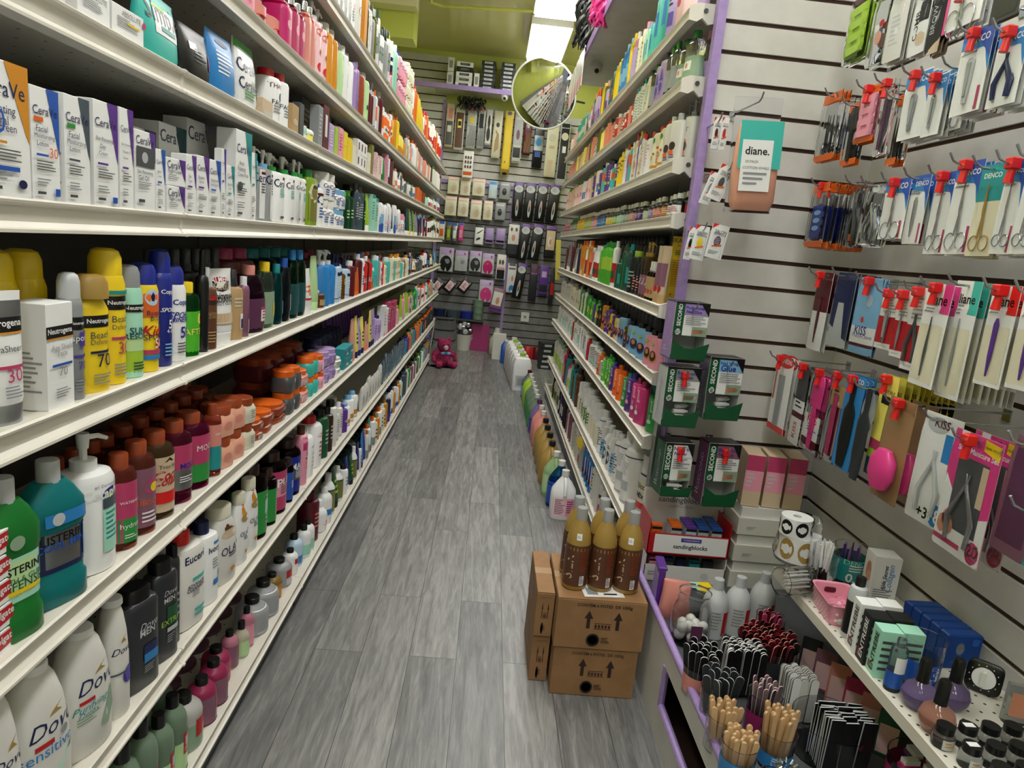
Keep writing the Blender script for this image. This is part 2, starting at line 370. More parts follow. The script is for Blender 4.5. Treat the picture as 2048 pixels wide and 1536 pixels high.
def shelf_run(side, xf, z, place, items, rowgap=1.06, xoff=0.0):
    """items: (kind, body, cap, px0, px1, top py, deco, {opts})  opts: n copies, r rows, s shape, x set-back, d depth ratio, e description, g stack high"""
    sg = -1 if side == 'L' else 1; xface = xf+sg*xoff
    for ii, it in enumerate(items):
        kind, bc, cc, p0, p1, py = it[:6]; dec = it[6] if len(it) > 6 else ''; op = it[7] if len(it) > 7 else {}
        xb = xface+sg*op.get('x', .012)
        if side == 'R' and ycol(p1, xb, z) < 2.83:
            k_ = (p1-1024)/FOC; A_ = MR-k_*MF; x_ = -(A_.y*2.835+A_.z*(z-CH))/A_.x
            if x_ < 1.0: xb = max(xb, x_)
        ya, yb = sorted((ycol(p0, xb, z), ycol(p1, xb, z)))
        lo, hi = (2.825, 7.48) if side == 'R' else (.4, 9.34); ya = min(max(ya, lo), hi); yb = min(max(yb, lo), hi)
        if yb-ya < .008: continue
        n = op.get('n', 1)
        if not op.get('W') and kind != 'jug': n = max(n, math.ceil((yb-ya)/(WMAX.get(kind, .1)*(1 if (ya+yb)/2 < 3.6 else .68))))
        pitch = (yb-ya)/n; w = pitch*op.get('w', .95)
        if side == 'R' and (ya+yb)/2 < 4.6 and kind not in ('ctn', 'drop'): w *= .88
        if op.get('W'): w = op['W']
        d = w*op.get('d', {'ctn': .5, 'tube': .62, 'pack': .3, 'pouch': .35, 'slab': .6, 'flip': .6}.get(kind, 1)); d = min(d, op.get('dm', .2))
        if op.get('s') in ('slab', 'list', 'oval', 'dove', 'waist') and 'd' not in op: d = w*.58
        g = op.get('g', 1); ym = (ya+yb)/2
        h = (ztop(py, xb, ym) - z)/g if py < 3000 else (py-3000)/1000
        zs = [q for q in (LZ if side == 'L' else RZ) if q > z]; h = max(.02, min(h, .45, (min(zs)-z-.004)/g if zs else 9)); near = (h*FOC/max(.5, dist(xb, ym, z)) > 42) and not op.get('far')
        occ = OCC.setdefault((side, round(z, 3)), []); rot_ = side == 'L' and ym < 2.2 and kind not in ('ctn', 'pouch', 'pack')
        if op.get('x', 0) > .03:
            sb_ = max([q[2] for q in occ if q[0] < yb-.004 and q[1] > ya+.004]+[0]); cur = abs(xb)-abs(xface)
            if sb_+.004 > cur: xb += sg*(sb_+.004-cur)
            room = .405-(abs(xb)-abs(xface)); d = min(d, room)
            if d < .02: continue
        nr = op.get('r', 1); occ.append((ya, yb, abs(xb)-abs(xface)+d*(1+(nr-1)*rowgap)+(w*.15 if rot_ else w*.28 if side == 'R' and ym < 4.7 and kind != 'ctn' else .002)))
        nm = PLN.get(place, 'lotion_bottle') if (op.get('s') or 'cyl') in ('cyl', 'slab', 'sq', 'bos', 'waist') else BN.get(op.get('s') or kind, NAMES[kind][0]) if kind in ('bot', 'flip') else NAMES[kind][0]; desc = describe(kind, bc, cc, op.get('e'))
        for r in range(op.get('r', 1)):
            for i in range(n):
                y = ya+pitch*(i+.5)
                kd, b_, c_, de, nm_, ds_, hf, wf, shp = kind, bc, cc, dec, nm, desc, 1, 1, op.get('s')
                if y > 3.3 and n > 1 and not op.get('far') and kind != 'drop' and g == 1:
                    wf = R.choice((.8, .86, .92)); hf = R.choice((1, .97, .9, .84))
                    if R.random() < .5:
                        o2 = items[max(0, min(len(items)-1, ii+R.choice((-2, -1, 1, 2))))]
                        if o2[0] not in ('ctn', 'drop', 'pack', 'pouch', 'jar') and kind not in ('ctn', 'pack', 'pouch', 'jar') or o2[0] == kind == 'ctn':
                            kd, b_, c_ = o2[:3]; de = o2[6] if len(o2) > 6 else ''; op2 = o2[7] if len(o2) > 7 else {}; shp = op2.get('s'); ds_ = describe(kd, b_, c_, op2.get('e'))
                            nm_ = PLN.get(place, 'lotion_bottle') if kd in ('bot', 'flip') else NAMES[kd][0]
                for q in range(g):
                    o = make(nm_, kd, b_, c_, w*wf, h*.99*hf, min(d, w*wf), de, shp, near and r == 0)
                    cx = xb+sg*(d/2+r*d*rowgap+(0 if near or kind == 'ctn' else R.uniform(0, .006)))
                    o.location = (cx, y, z+q*h+.0005)
                    o.rotation_euler = (op.get('lean', 0)*0, 0, (PI/2 if side == 'L' else -PI/2)+(R.uniform(-.04, .04) if kind in ('ctn', 'pack') or near else R.uniform(-.14, .14))-(.3 if side == 'L' and y < 2.2 and kind not in ('ctn', 'pouch', 'pack') else 0)+(op.get('rz', .42 if y < 4.6 and kind != 'ctn' else 0) if side == 'R' else 0))
                    o['category'] = nm_.replace('_', ' ')
                    pl = place+(f", {ORD[r]} row back" if r else '')+((', upper tier' if q == g-1 else ', lower tier') if g > 1 else '')
                    ITEMS.append((o, ds_, pl, y, r))
# ---------------------------------------------------------------- surfaces of the room
def floor_nodes(nt, b):
    tc = nd(nt, 'ShaderNodeTexCoord'); mp = nd(nt, 'ShaderNodeMapping'); mp.inputs['Rotation'].default_value = (0, 0, PI/2)
    nt.links.new(tc.outputs['Object'], mp.inputs['Vector'])
    br = nd(nt, 'ShaderNodeTexBrick', offset=.37, offset_frequency=2); I = br.inputs
    I['Color1'].default_value = (.0, 0, 0, 1); I['Color2'].default_value = (1, 1, 1, 1); I['Mortar'].default_value = (0, 0, 0, 1)
    I['Scale'].default_value = 1; I['Mortar Size'].default_value = .0012; I['Brick Width'].default_value = 1.22; I['Row Height'].default_value = .183; I['Bias'].default_value = 0
    nt.links.new(mp.outputs[0], br.inputs['Vector'])
    s = nd(nt, 'ShaderNodeMapping'); s.inputs['Scale'].default_value = (26, 2.2, 1); nt.links.new(tc.outputs['Object'], s.inputs['Vector'])
    ofs = nd(nt, 'ShaderNodeVectorMath', operation='MULTIPLY_ADD'); ofs.inputs[1].default_value = (7, 13, 5)
    nt.links.new(br.outputs['Color'], ofs.inputs[0]); nt.links.new(s.outputs[0], ofs.inputs[2])
    n1 = nd(nt, 'ShaderNodeTexNoise', i_Scale=1.4, i_Detail=8, i_Roughness=.62); n1.inputs['Distortion'].default_value = .8; nt.links.new(ofs.outputs[0], n1.inputs['Vector'])
    s2 = nd(nt, 'ShaderNodeMapping'); s2.inputs['Scale'].default_value = (160, 9, 1); nt.links.new(tc.outputs['Object'], s2.inputs['Vector'])
    n2 = nd(nt, 'ShaderNodeTexNoise', i_Scale=1.5, i_Detail=4); nt.links.new(s2.outputs[0], n2.inputs['Vector'])
    a = nd(nt, 'ShaderNodeMath', operation='MULTIPLY_ADD'); a.inputs[1].default_value = .2; nt.links.new(br.outputs['Color'], a.inputs[0]); nt.links.new(n1.outputs['Fac'], a.inputs[2])
    c = nd(nt, 'ShaderNodeMath', operation='MULTIPLY_ADD'); c.inputs[1].default_value = .34; nt.links.new(n2.outputs['Fac'], c.inputs[0]); nt.links.new(a.outputs[0], c.inputs[2])
    rp = ramp(nt, [(.36, (.05, .051, .052, 1)), (.58, (.115, .115, .115, 1)), (.78, (.19, .189, .186, 1)), (.98, (.31, .305, .295, 1))]); nt.links.new(c.outputs[0], rp.inputs[0])
    mx = nd(nt, 'ShaderNodeMixRGB', blend_type='MULTIPLY'); mx.inputs[0].default_value = 1
    iv = ramp(nt, [(0, (1, 1, 1, 1)), (1, (.22, .22, .22, 1))]); nt.links.new(br.outputs['Fac'], iv.inputs[0])
    nt.links.new(rp.outputs[0], mx.inputs[1]); nt.links.new(iv.outputs[0], mx.inputs[2]); nt.links.new(mx.outputs[0], b.inputs['Base Color'])
    bp = nd(nt, 'ShaderNodeBump', i_Strength=.12, i_Distance=.002); nt.links.new(n2.outputs['Fac'], bp.inputs['Height']); nt.links.new(bp.outputs[0], b.inputs['Normal'])
nodemat('floor_planks', floor_nodes, .36)
def noisy(c1, c2, sc=3, rg=.5):
    def f(nt, b):
        tc = nd(nt, 'ShaderNodeTexCoord'); n = nd(nt, 'ShaderNodeTexNoise', i_Scale=sc, i_Detail=6); nt.links.new(tc.outputs['Object'], n.inputs['Vector'])
        r = ramp(nt, [(.35, lin(c1)), (.65, lin(c2))]); nt.links.new(n.outputs['Fac'], r.inputs[0]); nt.links.new(r.outputs[0], b.inputs['Base Color'])
    return f
nodemat('green_paint', noisy('bfc660', 'c9ce6c', 2), .3)
nodemat('ceiling_paint', noisy('c9c382', 'd1cb8c', 1.2), .2)
nodemat('slat_board', noisy('c4c2be', 'cecdc8', 8), .4)
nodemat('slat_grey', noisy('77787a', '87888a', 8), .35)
nodemat('groove', noisy('3a241a', '4a2e20', 12), .7)
nodemat('rail', noisy('d3cfc4', 'dcd8cd', 5), .38)
nodemat('purple_trim', noisy('9a80ba', 'a48cc4', 40), .45)
nodemat('cardboard', noisy('8f6a45', '9a744c', 14), .75)
nodemat('steel', noisy('8b8f90', 'a8acad', 10), .3); MATS['steel'].node_tree.nodes['Principled BSDF'].inputs['Metallic'].default_value = .85
nodemat('underside', noisy('6b6a64', '7a7972', 5), .6)
def deck_nodes(nt, b):
    tc = nd(nt, 'ShaderNodeTexCoord'); sc = nd(nt, 'ShaderNodeVectorMath', operation='MULTIPLY'); sc.inputs[1].default_value = (20, 14, 0); nt.links.new(tc.outputs['Object'], sc.inputs[0])
    fr = nd(nt, 'ShaderNodeVectorMath', operation='FRACTION'); nt.links.new(sc.outputs[0], fr.inputs[0])
    ds = nd(nt, 'ShaderNodeVectorMath', operation='DISTANCE'); ds.inputs[1].default_value = (.5, .5, 0); nt.links.new(fr.outputs[0], ds.inputs[0])
    r = ramp(nt, [(.05, (.03, .03, .028, 1)), (.065, lin('cfccc0'))]); nt.links.new(ds.outputs['Value'], r.inputs[0]); nt.links.new(r.outputs[0], b.inputs['Base Color'])
nodemat('deck', deck_nodes, .45)
def deck_big(nt, b):
    deck_nodes(nt, b)
    for n in nt.nodes:
        if n.type == 'VECT_MATH' and n.operation == 'MULTIPLY': n.inputs[1].default_value = (30, 30, 0)
        if n.type == 'VALTORGB': n.color_ramp.elements[0].position = .1; n.color_ramp.elements[1].position = .13
nodemat('deck_big', deck_big, .45)
m = mat('cupclear~'); I = m.node_tree.nodes['Principled BSDF'].inputs; I['Base Color'].default_value = (.95, .96, .97, 1); I['IOR'].default_value = 1.42; I['Transmission Weight'].default_value = 1
def emit(name, col, st):
    m = bpy.data.materials.new(name); m.use_nodes = True; b = m.node_tree.nodes['Principled BSDF']
    b.inputs['Base Color'].default_value = (.9, .9, .9, 1); b.inputs['Emission Color'].default_value = col; b.inputs['Emission Strength'].default_value = st; MATS[name] = m
emit('lamp_diffuser', (1, .99, .97, 1), LAMP)
m = mat('film~'); I = m.node_tree.nodes['Principled BSDF'].inputs; I['Base Color'].default_value = (.96, .97, .98, 1); I['IOR'].default_value = 1.12; I['Transmission Weight'].default_value = 1
m = mat('mirror!'); m.node_tree.nodes['Principled BSDF'].inputs['Roughness'].default_value = .01; m.node_tree.nodes['Principled BSDF'].inputs['Base Color'].default_value = (.85, .87, .88, 1)

# ---------------------------------------------------------------- shell
CEIL = 4.15; BACK = 10.4; WR = 1.42; ENDY = 2.76
struct('floor', MB().box(-3.2, -4, -.05, 4, BACK+.1, 0, 'floor_planks'))
struct('ceiling', MB().box(-3.2, -4, CEIL, 4, BACK+.1, CEIL+.05, 'ceiling_paint'))
struct('wall_left', MB().box(-1.72, -4, 0, -1.62, BACK, CEIL, 'green_paint'))
struct('wall_back', MB().box(-3.2, BACK+.02, 0, 4, BACK+.12, CEIL, 'green_paint'))
struct('trim_soffit', MB().box(-1.62, 8.0, 3.64, -1.06, 8.35, CEIL, 'green_paint'))
def slats(axis, a0, a1, z0, z1, at, board, zs=2.489, pitch=.1068):
    """boards between recessed grooves; axis 'x': face towards -y at y=at, axis 'y': face towards -x at x=at"""
    mb = MB(); k = math.ceil((z0-zs)/pitch); edges = [z0]
    while zs+k*pitch < z1: edges.append(zs+k*pitch); k += 1
    edges.append(z1)
    for lo, hi in zip(edges, edges[1:]):
        lo_ = lo+(.008 if lo > z0 else 0); hi_ = hi-(.008 if hi < z1 else 0)
        if hi_-lo_ < .004: continue
        if axis == 'x': mb.box(a0, at, lo_, a1, at+.012, hi_, board)
        else: mb.box(at, a0, lo_, at+.012, a1, hi_, board)
    if axis == 'x': mb.box(a0, at+.010, z0, a1, at+.022, z1, 'groove')
    else: mb.box(at+.010, a0, z0, at+.022, a1, z1, 'groove')
    return mb
struct('wall_right', slats('y', -1.2, ENDY, 0, 3.2, WR, 'slat_board').box(WR+.022, -4, 0, WR+.12, ENDY+.1, CEIL, 'slat_board'))
struct('wall_alcove', slats('x', .775, WR, 0, 3.2, ENDY, 'slat_board'))
struct('trim_alcove_edge', MB().box(.742, ENDY-.014, 0, .775, ENDY+.03, 3.2, 'purple_trim'))
struct('wall_right_far', MB().box(1.62, ENDY+.1, 0, 1.7, BACK, CEIL, 'green_paint'))
struct('wall_back_slats', slats('x', -1.62, -.86, 1.4, 4.08, BACK, 'slat_board'))
struct('wall_back_panel', slats('x', -.86, 1.6, 2.2, 3.45, BACK, 'slat_board'))
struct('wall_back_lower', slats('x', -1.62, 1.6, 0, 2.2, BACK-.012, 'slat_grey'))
struct('trim_back_left', MB().box(-.885, BACK-.05, 0, -.845, BACK-.013, 3.5, 'purple_trim'))
struct('trim_back_middle', MB().box(.2, BACK-.05, 0, .235, BACK-.013, 2.45, 'purple_trim').box(-.845, BACK-.05, 2.38, .2, BACK-.013, 2.43, 'purple_trim'))
zsh = ztop(180, -.2, 9.95)
struct('trim_back_shelf', MB().box(-1.0, 9.93, zsh-.03, .62, BACK, zsh, 'slat_board').box(-1.3, 9.91, zsh-.05, .62, 9.93, zsh+.01, 'purple_trim').box(.14, 9.95, zsh+.01, .175, 9.99, CEIL-.15, 'purple_trim'))
# pipe under the ceiling
pp = [atz(860, -20, 4.08), atz(862, 4, 4.08), atz(885, 12, 4.08), atz(990, 18, 4.08), atz(1066, 22, 4.08)]
solo('ceiling_pipe', MB().tube(pp, .018, 'green_paint'), 'thin green painted pipe clipped under the ceiling', 'pipe')
# lamps
for i, y in enumerate((8.2, 6.45, 4.6, 2.8, 1.0, -.9, -2.8)):
    L = thing('ceiling_light', ['fluorescent ceiling light with glowing panel, farthest, above the round mirror', 'fluorescent ceiling light with glowing panel, second from the back wall'][i] if i < 2 else 'fluorescent ceiling light over the aisle, above the camera side', 'light', (.42, y+.7, 3.98), 0, 'fluorescent lights above the aisle')
    part('housing', MB().box(-.23, -.71, .0, .23, .71, .09, 'offwhite').box(-.012, -.6, .09, .012, -.57, .17, 'offwhite').box(-.012, .57, .09, .012, .6, .17, 'offwhite'), L, False)
    part('diffuser', MB().box(-.215, -.69, -.03, .215, .69, -.001, 'lamp_diffuser'), L, False)
for y in (3.9, 1.0, -2.2):  # added row of lights, kept out of view, to light the left run
    L = thing('ceiling_light', 'fluorescent ceiling light over the left run, out past the top shelf', 'light', (-.95, y+.6, 4.0), 0, 'fluorescent lights above the left run')
    part('housing', MB().box(-.16, -.61, .0, .16, .61, .145, 'offwhite'), L, False)
    part('diffuser', MB().box(-.15, -.6, -.03, .15, .6, -.001, 'lamp_diffuser'), L, False)

# ---------------------------------------------------------------- shelving
RAIL = [(-.03, .049), (-.004, .05), (.0, .047), (-.001, .043), (-.009, .039), (-.011, .016), (-.004, .008), (.002, .006), (.002, .001), (-.03, .0)]
def shelf(side, x, depth, zb, y0, y1, label, name='metal_shelf', end=False):
    sg = 1 if side == 'L' else -1
    t = thing(name, label, 'shelf', (x, y0, zb), 0, f"cream metal shelves of the {'left' if side=='L' else 'right'} run")
    po = [(sg*a, b) for a, b in RAIL]
    if sg > 0: po = po[::-1]
    pr_ = part('price_rail', MB().prism(po, .003, y1-y0-.003, 'rail'), t, False)
    xa, xb = sorted((-sg*.03, -sg*depth))
    part('deck', MB().box(xa, 0, .03, xb, y1-y0, .0475, 'deck').box(xa, .02, .008, xa+.02 if sg < 0 else xb, y1-y0-.02, .03, 'underside') if 0 else MB().box(xa, 0, .022, xb, y1-y0, .0475, 'deck'), t, False)
    clip = [(sg*(a+.003), b-.001 if b < .02 else b+.001) for a, b in RAIL]
    if sg > 0: clip = clip[::-1]
    part('joint_clip', MB().prism(clip, y1-y0-.006, y1-y0+.004, 'rail'), pr_, False)
    if end:   # the near end bracket
        e = [(.0, .0), (.0, .05), (-.03, .062), (-.1, .062), (-.1, -.004), (-.075, -.012), (-.05, .01), (-.03, -.004)]
        part('end_bracket', MB().prism([(sg*a, b) for a, b in e], -.012, .002, 'rail').tube([(-sg*.06, -.0125, .035), (-sg*.06, -.016, .035)], .009, 'darkgrey', 10), t, False)
    return t
LX = -.68; LZ = [.094, .49, .855, 1.213, 1.547, 1.843, 2.083, 2.39]; LD = [z+.048 for z in LZ]
SECL = [.35, 1.582, 2.73, 4.24, 5.44, 6.65, 7.86, 9.36]
LVL = ['bottom', 'second', 'third', 'fourth', 'fifth', 'sixth', 'seventh', 'top']
for k, z in enumerate(LZ):
    for j in range(7): shelf('L', LX, .42, z, SECL[j], SECL[j+1], f"cream metal shelf, {LVL[k]} level of the left run, {ORD[j]} bay from the camera")
for j in range(7):
    t = thing('gondola_frame', f"grey metal back panel behind the left run, {ORD[j]} bay from the camera", 'shelving', (-1.13, SECL[j], 0), 0, 'back panels of the left run')
    part('back_panel', MB().box(-.02, 0, .0, 0, SECL[j+1]-SECL[j], 2.62, 'underside'), t, False)
    part('upright', MB().box(0, .003, 0, .008, .03, 2.3, 'darkgrey'), t, False)
    solo('kick_plate', MB().box(.40, .01, 0, .42, SECL[j+1]-SECL[j]-.01, .09, 'charcoal'), f"dark kick plate under the left run, {ORD[j]} bay from the camera", 'kick plate', (-1.13, SECL[j], 0), 0, 'kick plates of the left run')
RX = [.70, .70, .70, .705, .69, .69, .665, .655, .65]
RZ = [.094, .40, .815, 1.09, 1.37, 1.729, 1.937, 2.235, 2.49]; RD = [z+.048 for z in RZ]
RL = ['bottom', 'second', 'third', 'fourth', 'fifth', 'sixth', 'seventh', 'eighth', 'top']
SECR = [2.81, 4.0, 5.2, 6.4, 7.5]
for k, z in enumerate(RZ):
    for j in range(4): shelf('R', RX[k], .4, z, SECR[j], SECR[j+1], f"cream metal shelf, {RL[k]} level of the right run, {ORD[j]} bay from the camera", end=(j == 0))
for j in range(4):
    t = thing('gondola_frame', f"grey metal back panel behind the right run, {ORD[j]} bay from the camera", 'shelving', (1.13, SECR[j], 0), 0, 'back panels of the right run')
    part('back_panel', MB().box(0, 0, 0, .02, SECR[j+1]-SECR[j], 2.75, 'underside'), t, False)
    solo('kick_plate', MB().box(-.42, .01, 0, -.40, SECR[j+1]-SECR[j]-.01, .09, 'charcoal'), f"dark kick plate under the right run, {ORD[j]} bay from the camera", 'kick plate', (1.13, SECR[j], 0), 0, 'kick plates of the right run')
solo('side_sheet', MB().box(.70, 2.782, .45, .7745, 2.785, 2.75, 'film~'), 'clear acrylic side sheet closing the near end of the right run', 'panel')
solo('corner_post', MB().box(.742, 2.74, .36, .752, 2.745, 1.05, 'steel').box(.736, 2.738, .36, .742, 2.79, 1.05, 'steel'), 'brushed steel corner strip below the purple edge, beside the gold bottles', 'corner strip')
# overhead ledge with purple edge above the right run
struct('trim_overhead', MB().box(.6, 3.2, 3.15, 1.6, 7.0, 3.18, 'slat_board').box(.585, 3.2, 3.13, .6, 7.0, 3.2, 'purple_trim'))
# ---------------------------------------------------------------- left run, item by item
def cera(w, a='', b='', c='', x='', num=''):
    s = f"P {w} .1 1 1 1 1 .42 .85 .5;T CeraVe -.02 .8 .86 navy;L -.85 .755 .1 .765 1 navy"
    if x: s += f";R -.85 .7 -.2 .74 {x}"
    v = .64
    for t in (a, b, c):
        if t: s += f";T {t} {-.32 if len(t) < 9 else -.15} {v:.2f} {min(.72, .06*len(t)+.05):.2f} navy"; v -= .065
    if num: s += f";T {num} .45 .44 .3 orange"
    return s+f";R -.8 {v-.05:.2f} .05 {v-.02:.2f} {w};L -.8 .26 .6 .36 4 steel;L -.8 .12 .3 .2 3 grey;R -.8 .06 -.2 .085 darkgrey"
NT = "R -1 .70 1 .83 black;T Neutrogena .0 .765 .75 white;B .0 .0001 black"
def neu(t, t2, n, c): return f"B .68 .80 black;T Neutrogena .15 .74 .78 white b;T {t} .15 .6 .6 darkgrey;{'T '+t2+' .15 .53 .6 darkgrey' if t2 else ''};R -.5 .415 1 .44 {c};T {n} .3 .34 .45 {c};L -.4 .08 .8 .2 4 grey"
L4 = "left run, fifth level"; L5 = "left run, sixth level"; L6 = "left run, seventh level"; L7 = "left run, top level"; L3 = "left run, fourth level"; L2 = "left run, third level"; L1 = "left run, second level"; L0 = "left run, bottom level"
N = 'nc'
def C(p0, p1, py, w, dec, e, **k): return ('ctn', 'white', 'S', p0, p1, py, dec, dict(e='with '+e, d=.62, dm=.05, x=.004, **k))
shelf_run('L', LX, LD[4], L4, [
 C(-46, 65, 116, 'amber', cera('amber', 'hydrating', 'mineral', 'sunscreen')+';T 50 -.4 .56 .4 blue;R -.8 .2 .5 .235 blue;O .6 .11 .17 .035 navy', 'amber wedge'),
 C(67, 122, 175, 'blue', cera('blue', 'Facial', 'Moisturizing', 'Lotion', 'orange', '30')+';R .5 .05 .85 .12 blue', 'blue wedge and orange pill'),
 ('ctn', 'navy', '', 123, 128, 184, '', dict(e='standing edge on', d=3, dm=.05)),
 C(130, 183, 192, 'navy', cera('slate', 'Facial', 'Moisturizing', 'Lotion', 'green'), 'slate wedge and green pill'),
 C(190, 237, 203, 'purple', cera('purple', 'Skin_Renewing', 'Day', 'Cream')+';R .4 .04 .8 .1 blue', 'purple wedge, day cream'),
 C(240, 268, 216, 'purple', cera('purple', 'Skin_Renewing', 'Vitamin_C', 'Serum'), 'purple wedge, vitamin serum'),
 C(270, 311, 262, 'purple', "P purple .4 1 1 1 1 .62 .8 .64;T CeraVe -.05 .88 .86 navy;R -.9 .55 .9 .8 darkgrey;O -.1 .67 .3 .07 silver;T Skin_Renewing -.1 .48 .75 navy;T Gel_Oil -.25 .41 .5 navy;L -.8 .26 .6 .36 4 grey;R -.8 .1 -.2 .14 darkgrey", 'window and gel oil lettering'),
 C(312, 330, 298, 'blue', cera('blue', 'Repair', 'Serum'), 'blue wedge, small repair serum'),
 C(333, 370, 318, 'purple', "P purple .3 1 1 1 1 .2 .8 .35;T CeraVe -.1 .76 .8 navy;T Night_Cream -.1 .52 .7 navy;L -.8 .2 .4 .4 3 grey", 'purple wedge, night cream', g=2),
 C(371, 392, 310, 'purple', cera('purple', 'Eye', 'Cream'), 'purple wedge, eye cream'),
 C(393, 417, 312, 'purple', cera('purple', 'Retinol', 'Serum'), 'purple wedge, retinol serum'),
 C(418, 440, 320, 'blue', cera('blue', 'Hyaluronic', 'Acid_Serum'), 'blue wedge, acid serum'),
 C(441, 450, 297, 'violet', cera('violet', 'Night'), 'violet wedge, narrow'),
 C(451, 468, 331, 'teal', cera('teal', 'Resurfacing', 'Serum'), 'teal wedge, short'),
 C(470, 500, 262, 'teal', cera('teal', 'Acne', 'Foaming', 'Cream_Wash')+';O -.5 .38 .3 .05 darkgrey', 'teal wedge, tall'),
 C(501, 511, 305, 'teal', cera('teal', 'Control'), 'teal wedge, narrow'),
 ('pump', 'lightgrey^', 'sky', 512, 548, 297, 'R -.1 .05 1 .95 white;R .1 .86 .8 .91 maroon;T Cera .4 .8 1 navy;L .1 .5 .9 .7 4 darkgrey', dict(s='slab', d=.7)),
 ('pump', 'white', 'green', 550, 573, 308, 'R .1 .86 .8 .91 maroon;T CeraVe .1 .78 1.1 navy;L -.3 .5 .9 .68 4 turquoise;R -.2 .1 .5 .14 darkgrey', dict(s='slab', d=.8)),
 ('pump', 'white', 'green', 574, 591, 315, 'R .1 .86 .8 .91 maroon;T CeraVe .1 .78 1.1 navy;L -.3 .5 .9 .68 4 turquoise;R -.2 .1 .5 .14 darkgrey', dict(s='slab', d=.8)),
 ('pump', 'white', 'green', 592, 612, 322, 'R .1 .86 .8 .91 maroon;T CeraVe .1 .78 1.1 navy;L -.3 .5 .9 .68 4 turquoise;R -.2 .1 .5 .14 darkgrey', dict(s='slab', d=.8)),
 ('bot', 'lime^', 'green', 619, 638, 340, 'R -.9 .1 .9 .75 olive;R -.5 .78 .6 .84 maroon;T Ce 0 .7 .9 cream', dict(s='slab')),
 ('pump', 'white', 'blue', 639, 648, 348, 'R -.8 .8 .8 .86 maroon;T Ce 0 .7 .9 navy;L -.6 .2 .6 .5 4 blue', {}),
 ('jar', 'white', 'offwhite', 649, 671, 348, 'T CeraVe 0 .72 .8 navy;L -.6 .2 .6 .55 3 blue', dict(g=2, s='r')),
 ('jar', 'white', 'sky', 673, 692, 380, 'T CeraVe 0 .72 .8 navy;L -.6 .2 .6 .55 3 blue', dict(g=2, s='r')),
 ('bot', 'darkgreen^', 'brightgreen', 694, 712, 372, 'R .6 .1 .95 .8 palegreen;L -.5 .3 .5 .6 3 palegreen', {}),
 ('bot', 'slate', 'darkgrey', 714, 722, 368, 'L -.7 .3 .6 .7 6 lightgrey', {}), ('bot', 'slate', 'darkgrey', 723, 733, 372, 'L -.7 .3 .6 .7 6 lightgrey', {}),
 ('tube', 'lime', 'white', 735, 740, 388, '', {}), ('ctn', 'mint', '', 741, 755, 382, 'R -1 .9 1 1 teal;L -.7 .3 .6 .8 7 teal', dict(e='with teal top band')),
 ('stick', 'sky', 'white', 757, 768, 405, 'B .0 .5 blue', {}), ('stick', 'white', 'white', 769, 800, 408, 'O 0 .6 .6 .12 pink;L -.5 .1 .5 .4 3 navy', dict(n=3)),
 ('jar', 'white', 'white', 768, 806, 446, 'L -.6 .2 .6 .7 3 rose', dict(n=5, x=-.02 if 0 else .004, far=1)) if 0 else ('jar', 'white', 'pink', 801, 812, 428, 'L -.6 .2 .6 .7 3 rose', {}),
 ('tube', 'darkteal', 'white', 813, 819, 415, '', dict(n=2)), ('tube', 'lime', 'yellow', 820, 829, 420, 'L -.6 .3 .6 .8 4 darkgreen', dict(n=3)),
 ('tube', 'grey', 'white', 830, 836, 424, '', dict(n=2)), ('tube', 'brightred', 'white', 837, 843, 427, '', dict(n=2)), ('tube', 'coral', 'orange', 844, 850, 430, '', dict(n=2)),
 ('bot', 'navy', 'sky', 851, 855, 438, '', {}), ('bot', 'white', 'red', 856, 861, 432, 'R -1 .3 1 .6 maroon', dict(n=2)), ('bot', 'white', 'green', 862, 872, 430, 'R -1 .4 1 .7 darkgreen', dict(n=4)), ('bot', 'beige', 'white', 873, 879, 436, '', dict(n=3)),
])
def CB(p0, p1, py, w): return ('ctn', 'white', '', p0, p1, py, f"P {w} .2 1 1 1 1 .3 .8 .4;T CeraVe -.05 .86 .86 navy;L -.7 .3 .5 .6 6 grey", dict(e=f'with {w} wedge, in shade behind', x=.11, dm=.06))
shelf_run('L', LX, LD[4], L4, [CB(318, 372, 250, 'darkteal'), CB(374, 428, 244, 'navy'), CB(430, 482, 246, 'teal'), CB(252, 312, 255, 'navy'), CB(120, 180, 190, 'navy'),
 ('pump', 'white', 'white', 560, 700, 330, '', dict(n=7, x=.12)), ('bot', 'charcoal', 'black', 702, 760, 372, '', dict(n=4, x=.12)), ('jar', 'navy', 'black', 205, 250, 235, '', dict(x=.12, n=2))])

